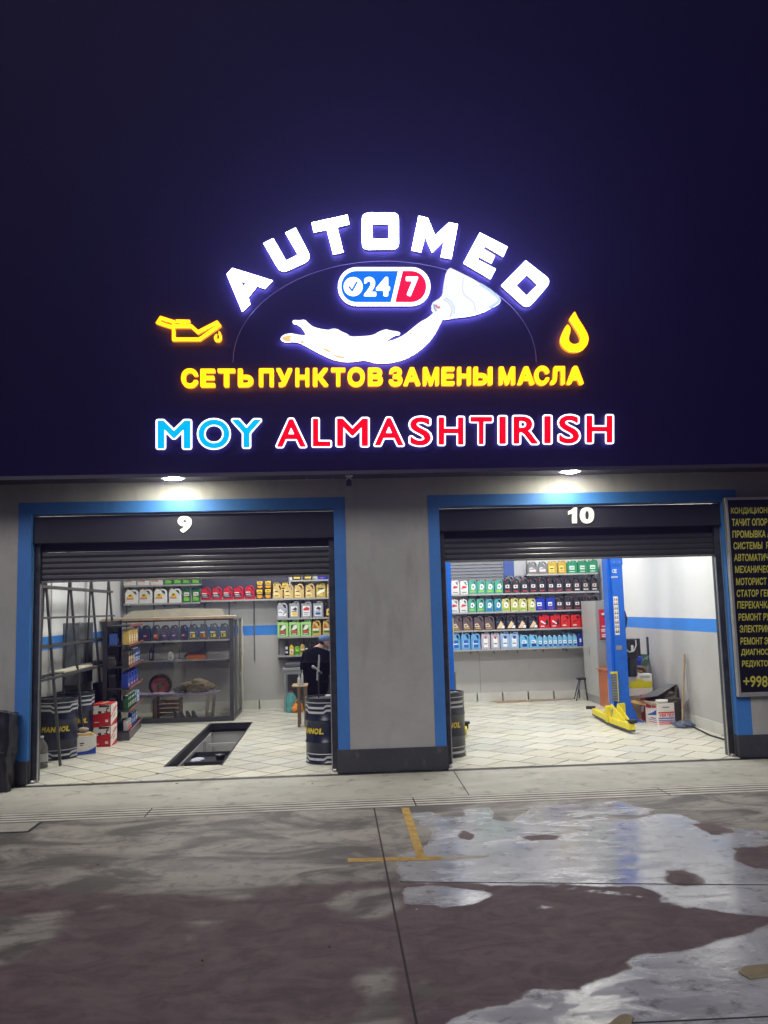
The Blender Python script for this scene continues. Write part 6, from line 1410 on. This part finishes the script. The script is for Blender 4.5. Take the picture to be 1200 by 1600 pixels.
# left column of the same lift
l2 = thing('car_lift', (2.2, 15.1, 0), 'opposite blue lift column, only its edge visible beside the charcoal drum in the right bay', 'car lift')
ex = onY(707.5, 1000, 15.0).x
c = B(); c.box(ex-.26, ex, 14.95, 14.962, .012, 3.6); c.box(ex-.012, ex, 14.962, 15.3, .012, 3.6); c.box(ex-.26, ex-.248, 14.962, 15.3, .012, 3.6); c.box(ex-.26, ex, 15.3, 15.312, .012, 3.6); c.build('column', liftb, l2)
B().box(ex-.35, ex+.02, 14.85, 15.4, .012, .024).build('base_plate', liftb, l2)
B().box(ex+.005, ex+.022, 14.99, 15.01, 1.45, 1.88).build('yellow_edge', lifty, l2); B().box(ex+.0, ex+.03, 15.0, 15.05, .55, .95).build('guard', mat('olive_guard', (.16, .17, .05), .6), l2)
B().bar((ex-.1, 14.9, .12), (2.10, 14.15, .12), .10, .10).bar((2.10, 14.15, .12), (2.02, 13.7, .12), .09, .09).build('arm', lifty, l2, bevel=.008); B().lathe([(.05, .19), (.055, .2), (.055, .23)], (2.12, 14.05, 0), 14).tube([(2.12, 14.05, .12), (2.12, 14.05, .2)], .03, 10).build('lift_pad', rubber, l2)

# locker with poster
lk = thing('locker', (5.55, 17.8, .013), 'tall grey locker against the right wall beside the shelves', 'locker')
lm = mat('locker_laminate', (.40, .40, .38), .45, var=.05, vs=5); lm2 = mat('locker_side', (.30, .30, .29), .5, var=.05, vs=5)
LX = 5.40; b = B().box(LX, 5.91, 17.45, 18.42, .16, 2.12); b.build('carcass', lm2, lk, bevel=.004)
B().box(LX-.02, LX-.001, 17.45, 17.93, .17, 2.12).build('door', lm, lk, bevel=.003); B().box(LX-.02, LX-.001, 17.94, 18.42, .17, 2.12).build('door', lm, lk, bevel=.003)
B().box(LX, 5.91, 17.47, 18.40, .013, .16).build('kick_base', lm2, lk); B().box(LX-.026, LX-.02, 17.96, 17.99, 1.0, 1.16).build('handle', chrome, lk); 
pp = thing('poster', (5.6, 17.44, 1.6), 'red poster with a white tool drawing on the side of the grey locker', 'poster')
a, b_ = onY(935.5, 952.5, 17.44), onY(954, 999, 17.44)
B().box(a.x, a.x+.34, 17.435, 17.445, b_.z, a.z).build('sheet', mat('poster_red', rgb(200, 30, 50), .45), pp)
f = B(); w_, h_ = .34, a.z-b_.z; F = lambda u, v: (a.x+u*w_, 17.433, b_.z+v*h_); Bk = lambda u, v: (a.x+u*w_, 17.4345, b_.z+v*h_)
for q in ([(.1, .86), (.5, .92), (.55, .88), (.3, .84), (.62, .66), (.75, .66), (.7, .60), (.5, .64), (.25, .80)], R4(.12, .6, .42, .46), R4(.08, .7, .30, .35), R4(.08, .6, .25, .28), R4(.1, .7, .14, .18), R4(.1, .8, .08, .12)): f.prism(q, F, Bk, 0)
f.prism(R4(.0, 1, 0, .03), F, Bk, 1); f.prism([(.2, .78), (.36, .84), (.48, .74), (.34, .72)], lambda u, v: (a.x+u*w_, 17.4322, b_.z+v*h_), Bk, 1); f.build('print', [stw, stk], pp)
dk = thing('desk', (5.6, 17.1, .013), 'orange-brown wooden desk side standing between the locker and the blue lift column', 'desk')
om2 = mat('orange_veneer', (.42, .115, .035), .4, var=.1, vs=6)
B().box(5.33, 5.90, 16.75, 17.42, .73, .76).build('desk_top', om2, dk, bevel=.003); B().box(5.36, 5.385, 16.78, 17.38, .013, .73).build('side_panel', om2, dk); B().box(5.87, 5.895, 16.78, 17.38, .013, .73).build('side_panel', om2, dk)
B().box(5.385, 5.87, 17.36, 17.38, .2, .73).build('back_panel', mat('veneer_dark', (.20, .06, .03), .5), dk); B().box(5.39, 5.86, 16.8, 17.3, .60, .70).build('drawer', mat('veneer_dark', (.20, .06, .03), .5), dk)
tag(B().box(5.33, 5.36, 16.3, 16.72, .013, .60).build('board', mat('yellow_board', (.60, .36, .12), .5), org=(5.35, 16.5, .013)), 'light orange board leaning beside the desk', 'board')
# stool
sl = thing('stool', (5.25, 18.5, .013), 'small black stool with a thin round seat before the locker', 'stool')
c = onY(910, 1059, 18.45); sx = c.x; sz = c.z
B().lathe([(.11, -.035), (.13, -.02), (.13, -.005), (.11, 0)], (sx, 18.45, sz), 20).build('seat', black, sl)
for dx, dy_ in ((-.11, -.1), (.05, -.12), (-.09, .1), (.1, .1)): B().tube([(sx+dx*.6, 18.45+dy_*.6, sz-.03), (sx+dx*1.5-.03, 18.45+dy_*1.4, .013)], .011, 7).build('leg', black, sl)
# flat cardboard by the skirting
cardm = mat('cardboard', (.33, .24, .15), .8, var=.15, vs=4); cardd = mat('cardboard_dark', (.25, .17, .10), .8, var=.15, vs=4)
tag(B().prism([(3.48, 18.38), (5.10, 18.55), (5.25, 18.8), (3.35, 18.80)], lambda u, v: (u, v, .014), lambda u, v: (u, v, .02)).build('cardboard_sheet', cardm, org=(4.3, 18.6, .014)), 'flattened brown cardboard lying along the back skirting of the right bay', 'cardboard')

# clutter by the right wall
BCg = 'boxes heaped by the right wall'
dp = lambda X, Y, y: onY(X, Y, y)
vb = local_thing('carton', (5.42, 14.50, .013), 'open white carton marked VERTEX at the front of the heap by the right wall', 'carton', BCg, rz=math.radians(4))
A = onZ(1027, 1135); 
vb.location = (A.x+.02, A.y, .013)
bw, bd_, bh = .30, .55, .36
# local: corner at origin, front face along +x (towards wall), left face along +y turned
th = math.radians(28)
B().prism([(0, 0), (bw, 0), (bw-.02, bd_), (-.05, .36)], lambda u, v: (u, v, 0), lambda u, v: (u, v, bh)).build('carton_body', cwh, vb)
f = B(); F = lambda u, v: (u*bw, -.0015, v*bh); Bk = lambda u, v: (u*bw, .001, v*bh)
for q, mi in ((R4(.04, .98, .55, .61), 0), (R4(.04, .98, .29, .34), 1), (R4(.04, .98, .20, .24), 1), (R4(.06, .96, .12, .17), 0), (R4(.06, .96, .04, .08), 0), (R4(.3, .7, .80, .84), 2)): f.prism(q, F, Bk, mi)
sd = Vector((-.05, .36, 0)); F = lambda u, v: Vector((sd.x*u, sd.y*u, v*bh))+Vector((-.0012, -.0009, 0)); Bk = lambda u, v: Vector((sd.x*u, sd.y*u, v*bh))+Vector((.001, .001, 0))
for q, mi in (([(.10, .46), (.10, .70), (.24, .64), (.40, .56), (.80, .44), (.80, .40)], 1), ([(.5, .74), (.5, .86), (.95, .95), (.95, .74)], 0), (R4(.15, .6, .28, .32), 2), (R4(.1, .8, .20, .23), 1), (R4(.08, .75, .10, .14), 0), ([(.1, .8), (.1, .88), (.45, .88), (.45, .76)], 0)): f.prism(q, F, Bk, mi)
f.build('print', [mat('print_carton_red', rgb(205, 40, 45), .5), mat('print_carton_blue', rgb(40, 80, 180), .5), cink], vb)
rp = mat('print_carton_red', rgb(205, 40, 45), .5)
for i, ch in enumerate('VERTEX'):
    u0 = .08+i*.147
    def mp(a, b): return Vector(((u0+.128*a+.02*b)*bw, -.002, (.38+.15*b)*bh))
    v_, f_, s_, b_ = glyph_geo(ch, .04, mp, (0, 0, 0)); B().add(v_[:len(v_)//2], f_).build('lettering', rp, vb)
B().prism([(-.05, .36), (0, 0), (-.07, -.02), (-.13, .33)], lambda u, v: (u, v, bh+.01-.0*u), lambda u, v: (u, v, bh+.018)).build('flap', cardm, vb); B().prism([(bw, .02), (bw, .5), (bw+.14, .42), (bw+.13, .05)], lambda u, v: (u, v, bh+.0+(u-bw)*.4), lambda u, v: (u, v, bh+.008+(u-bw)*.4)).build('flap', cardm, vb)
s = B(); s.prism([(.02, .02), (.2, .02), (.24, .12), (.16, .2), (.04, .16)], lambda u, v: (u, v, bh+.01), lambda u, v: (u+.01, v, bh+.05)); s.build('white_paper', cwh, vb, bevel=.01)
# red carton
A = onZ(1010, 1130); B_ = onZ(993, 1119)
rc = local_thing('carton', (A.x, A.y, .013), 'dull red carton standing left of the VERTEX carton', 'carton', BCg)
dl = Vector((B_.x-A.x, B_.y-A.y, 0)).normalized()
B().prism([(0, 0), (.16, .12), (.16+dl.x*.5, .12+dl.y*.5), (dl.x*.52, dl.y*.52)], lambda u, v: (u, v, 0), lambda u, v: (u, v, .43)).build('carton_body', mat('carton_crimson', rgb(165, 40, 50), .5, var=.1), rc)
B().prism([(.15, .20), (.42, .14), (.42, .24), (.15, .30)], lambda u, v: Vector((dl.x*u-.003, dl.y*u-.001, v-.03)), lambda u, v: Vector((dl.x*u, dl.y*u, v-.03))).build('print', stw, rc)
# boards across
tag(B().bar(onY(988, 1096, 14.95), onY(1034, 1106, 14.55), .10, .03).build('board', mat('yellow_board', (.60, .36, .12), .5), org=(5.3, 14.8, .45)), 'light wooden board lying across the red carton and the VERTEX carton', 'board')
# yellow-white carton, lying on lower boxes
lc = thing('carton', (5.28, 15.4, .013), 'lowest brown carton under the yellow and white one beside the lift column', 'carton', BCg)
B().box(5.16, 5.62, 15.15, 15.65, .013, .42).build('carton_body', cardm, lc, bevel=.005); 
yc = thing('carton', (5.4, 15.4, .425), 'open white carton with a yellow band, stacked beside the lift column', 'carton', BCg)
a = onY(982.5, 1095, 15.15); ch_ = .42+.0
B().box(5.17, 5.64, 15.16, 15.64, .425, .80).build('carton_body', cwh, yc, bevel=.005); ylm = mat('print_acid_yellow', rgb(215, 205, 30), .5)
f = B(); F = lambda u, v: (5.17+.47*u, 15.1585, .425+.375*v); Bk = lambda u, v: (5.17+.47*u, 15.161, .425+.375*v)
f.prism([(.02, .35), (.98, .35), (.98, .66), (.7, .68), (.55, .78), (.40, .78), (.28, .66), (.02, .66)], F, Bk, 0); f.prism(R4(.55, .9, .82, .92), F, Bk, 1)
F = lambda u, v: (5.1685, 15.16+.48*u, .425+.375*v); Bk = lambda u, v: (5.171, 15.16+.48*u, .425+.375*v)
f.prism(R4(.05, .95, .35, .66), F, Bk, 0); f.build('print', [ylm, mat('carton_grey_print', (.4, .4, .42), .5)], yc)
for k, (x, y, rz_, tl) in enumerate(((5.30, 15.4, .4, .5), (5.45, 15.42, -.3, .35), (5.56, 15.45, .9, .55), (5.6, 15.5, 1.2, .2))):
    M_ = Matrix.Translation((x, y, .84+.03*k*.4)) @ Matrix.Rotation(rz_, 4, 'Z') @ Matrix.Rotation(tl, 4, 'Y')
    tag(B().box(-.11, .11, -.07, .07, -.02, .02, 0, M_).build('small_box', (cwh, cardm, cardd, cardm)[k], org=(x, y, .8), bevel=.004), ('white', 'tan', 'dark tan', 'brown')[k]+' small box sticking out of the yellow and white carton, '+ORD[k]+' from the column', 'small box', 'small boxes in the yellow and white carton')
# blue crate and green tool case
bc = thing('plastic_crate', (5.5, 15.9, .0), 'blue plastic storage box standing behind the heap of cartons', 'storage box')
bm_ = mat('crate_blue', (.02, .05, .42), .35, var=.08)
a0, a1 = onY(975, 1045, 15.85), onY(1015, 1045, 15.85)
B().box(5.22, 5.70, 15.82, 16.3, .013, .98).build('box_body', bm_, bc, bevel=.01); B().box(5.20, 5.72, 15.80, 16.32, .982, 1.07).build('lid', mat('crate_blue_lid', (.03, .08, .52), .35), bc, bevel=.01)
gcs = thing('tool_case', (5.6, 16.0, 1.07), 'dark green case of small parts leaning against the wall on the blue box', 'tool case')
a0, a1, a2, a3 = onY(993, 1046, 15.95), onY(1010, 1047, 15.95), onY(1016, 1023, 16.05), onY(999, 1022, 16.05)
B().add([a0, a1, a2, a3]+[q+Vector((.03, .09, 0)) for q in (a0, a1, a2, a3)], [(0, 1, 2, 3), (7, 6, 5, 4), (0, 4, 5, 1), (1, 5, 6, 2), (2, 6, 7, 3), (3, 7, 4, 0)]).build('case_shell', mat('case_green', (.05, .12, .09), .5), gcs)
for k in range(16):
    u, v = random.uniform(.08, .85), random.uniform(.08, .85); p = (a0*(1-u)+a1*u)*(1-v)+(a3*(1-u)+a2*u)*v+Vector((0, -.006, 0)); B().box(p.x-.02, p.x+.02, p.y-.004, p.y+.002, p.z-.012, p.z+.012).build('socket', mat('pale_green_bits', (.30, .42, .36), .5), gcs)
tag(B().box(a2.x+.0, 5.92, 16.0, 16.12, 1.07, 1.42).build('black_case', black, org=(5.75, 16.05, 1.07), bevel=.02), 'slim black case between the green case and the right wall', 'case')
# grey sheet with bundle
gs = thing('metal_sheet', (5.6, 14.9, .6), 'folded grey metal sheet covering a bundle on top of the cartons by the right wall', 'metal sheet')
q = [onY(995, 1091, 14.75), onY(1028, 1087, 14.6), onY(1057, 1069, 14.75), onY(1042, 1068.5, 15.2)]
B().add(q+[p+Vector((0, .01, -.012)) for p in q], [(0, 1, 2, 3), (7, 6, 5, 4), (0, 4, 5, 1), (1, 5, 6, 2), (2, 6, 7, 3), (3, 7, 4, 0)]).build('sheet', mat('grey_sheet', (.13, .13, .135), .5, .2), gs)
q = [onY(1050, 1074, 14.85), onY(1058, 1070, 14.7), onY(1058.5, 1102, 14.6), onY(1052, 1100, 14.8)]
B().add(q+[p+Vector((.02, .05, 0)) for p in q], [(0, 1, 2, 3), (7, 6, 5, 4), (0, 4, 5, 1), (1, 5, 6, 2), (2, 6, 7, 3), (3, 7, 4, 0)]).build('folded_side', mat('brown_sheet', (.10, .085, .07), .6), gs)
bn2 = B()
for k in range(30):
    X, Y = random.uniform(1012, 1054), random.uniform(1083, 1100)
    if Y < 1106-(X-1000)*.5: continue
    p = onY(X, Y, random.uniform(14.75, 14.95)); bn2.sphere(p, random.uniform(.06, .085), 7, sc=(1.2, 1, .8), jit=.15)
for X, Y in ((1024, 1094), (1034, 1088), (1044, 1083), (1050, 1092), (1040, 1097), (1018, 1097), (1030, 1098)): bn2.sphere(onY(X, Y, 14.85), .085, 8, sc=(1.2, 1, .8), jit=.12)
tag(bn2.build('bundle', mat('taupe_bundle', (.15, .12, .095), .9, var=.4, vs=12, bump=.5), org=onY(1035, 1098, 14.85), smooth=True), 'crumpled brown-grey bundle under the folded grey sheet', 'bundle')
dkb = thing('carton', (5.75, 14.75, .013), 'dark brown carton pushed between the VERTEX carton and the wall', 'carton', BCg); B().box(5.63, 5.84, 14.42, 14.85, .013, .44).build('carton_body', mat('carton_dark', (.05, .04, .035), .8), dkb, bevel=.005)
# broom and mop
br = thing('broom', (5.78, 14.1, .013), 'broom with a long wooden handle and blue-grey head leaning on the right wall', 'broom')
a, b_ = onY(1066, 1134, 14.05), onY(1069.5, 1022, 14.25)
B().tube([a, b_], .014, 10).build('handle', mat('broom_wood', (.38, .26, .13), .55, var=.2, vs=15), br, smooth=True)
s = B(); 
for k in range(26): s.sphere((a.x+random.uniform(-.13, .15), 14.03+random.uniform(-.06, .1), .04+random.uniform(0, .04)), .045, 6, sc=(1.3, 1.1, .7), jit=.25)
s.build('head', mat('blue_grey_rag', (.10, .13, .19), .9, var=.5, vs=25), br, smooth=True)
mp_ = thing('mop', (5.86, 14.3, .013), 'thin metal mop with a grey stringy head behind the broom', 'mop')
a2, b2 = onX(1081, 1135, 5.86), onX(1070, 1025, 5.90)
B().tube([(a2.x, a2.y, .03), b2], .008, 8).build('handle', chrome, mp_)
s = B()
for k in range(22):
    p = onY(random.uniform(1066, 1078), 1120, 14.35); s.tube([(p.x, 14.3+random.uniform(-.05, .05), .42+random.uniform(-.1, .03)), (p.x+random.uniform(-.03, .03), 14.3, .25), (p.x+random.uniform(-.05, .05), 14.28, .02)], [.012, .016, .012], 5)
s.build('strings', mat('grey_strings', (.28, .27, .26), .9, var=.5, vs=40), mp_)
# hose along the right skirting
P_ = [onZ(1084, 1136, .025), onZ(1092, 1140, .025), onZ(1100, 1144, .025), onZ(1110, 1149, .025), onZ(1122, 1152.5, .025), onZ(1134, 1156, .025), onZ(1141, 1159, .025), onZ(1150, 1161, .025)]
for p in P_: p.x = min(p.x, 5.89)
tag(B().tube(P_, .014, 8).build('hose', rubber, org=P_[3], smooth=True), 'dark rubber hose running along the floor beside the right wall', 'hose')

# litter in the yard
cb_ = mat('torn_cardboard', (.30, .25, .15), .8, var=.2)
for i, (q, lab) in enumerate(((((1154, 1520), (1162, 1513), (1215, 1506), (1215, 1524), (1172, 1530)), 'torn piece of cardboard on the wet yard at the right edge'), (((950, 1602), (968, 1590), (980, 1586), (990, 1592), (985, 1606)), 'torn piece of cardboard at the bottom edge of the yard'))):
    P = [onZ(*p, .006) for p in q]; n = len(P); b = B().add(P+[p+Vector((0, 0, .006+.006*(k % 2))) for k, p in enumerate(P)], [tuple(range(n, 2*n)), tuple(reversed(range(n)))]+[(k, (k+1) % n, (k+1) % n+n, k+n) for k in range(n)])
    tag(b.build('cardboard_scrap', cb_, org=P[0]), lab, 'cardboard scrap', 'cardboard scraps in the yard')
for i, (X, Y, lab) in enumerate(((277, 1224, 'small pale scrap on the apron before the left bay'), (488, 1224.5, 'tiny white scrap on the apron left of the pillar'), (153, 1352, 'dark pebble on the yard, nearest the drain at the left'), (316, 1502, 'dark pebble in the middle of the purple concrete'), (515, 1481, 'dark pebble left of the long yard joint'), (651, 1422, 'white pebble right of the long yard joint'))):
    p = onZ(X, Y, .004); m_ = mat('paper_scrap', (.6, .58, .48), .8) if 'scrap' in lab or 'white' in lab else rubber
    tag(B().sphere(p+Vector((0, 0, .006)), .007 if 'pebble' in lab else .016, 6, sc=(1.8 if i == 0 else 1, 1.2, .5), jit=.2).build('litter', m_, org=p), lab, 'litter')

# ------------------------------------------------------------------ added scattering volume, stands in for lens bloom round the sign
hz = B().box(-70, 70, -70, 30, -3, 14).build('haze', [], None)
hm = bpy.data.materials.new('mist'); hm.use_nodes = True; t = hm.node_tree; t.nodes.clear()
o = t.nodes.new('ShaderNodeOutputMaterial'); v = t.nodes.new('ShaderNodeVolumePrincipled')
v.inputs['Color'].default_value = (.29, .26, 1, 1); v.inputs['Density'].default_value = .0062; v.inputs['Anisotropy'].default_value = .8
t.links.new(v.outputs[0], o.inputs['Volume']); hz.data.materials.append(hm); hz['kind'] = 'stuff'
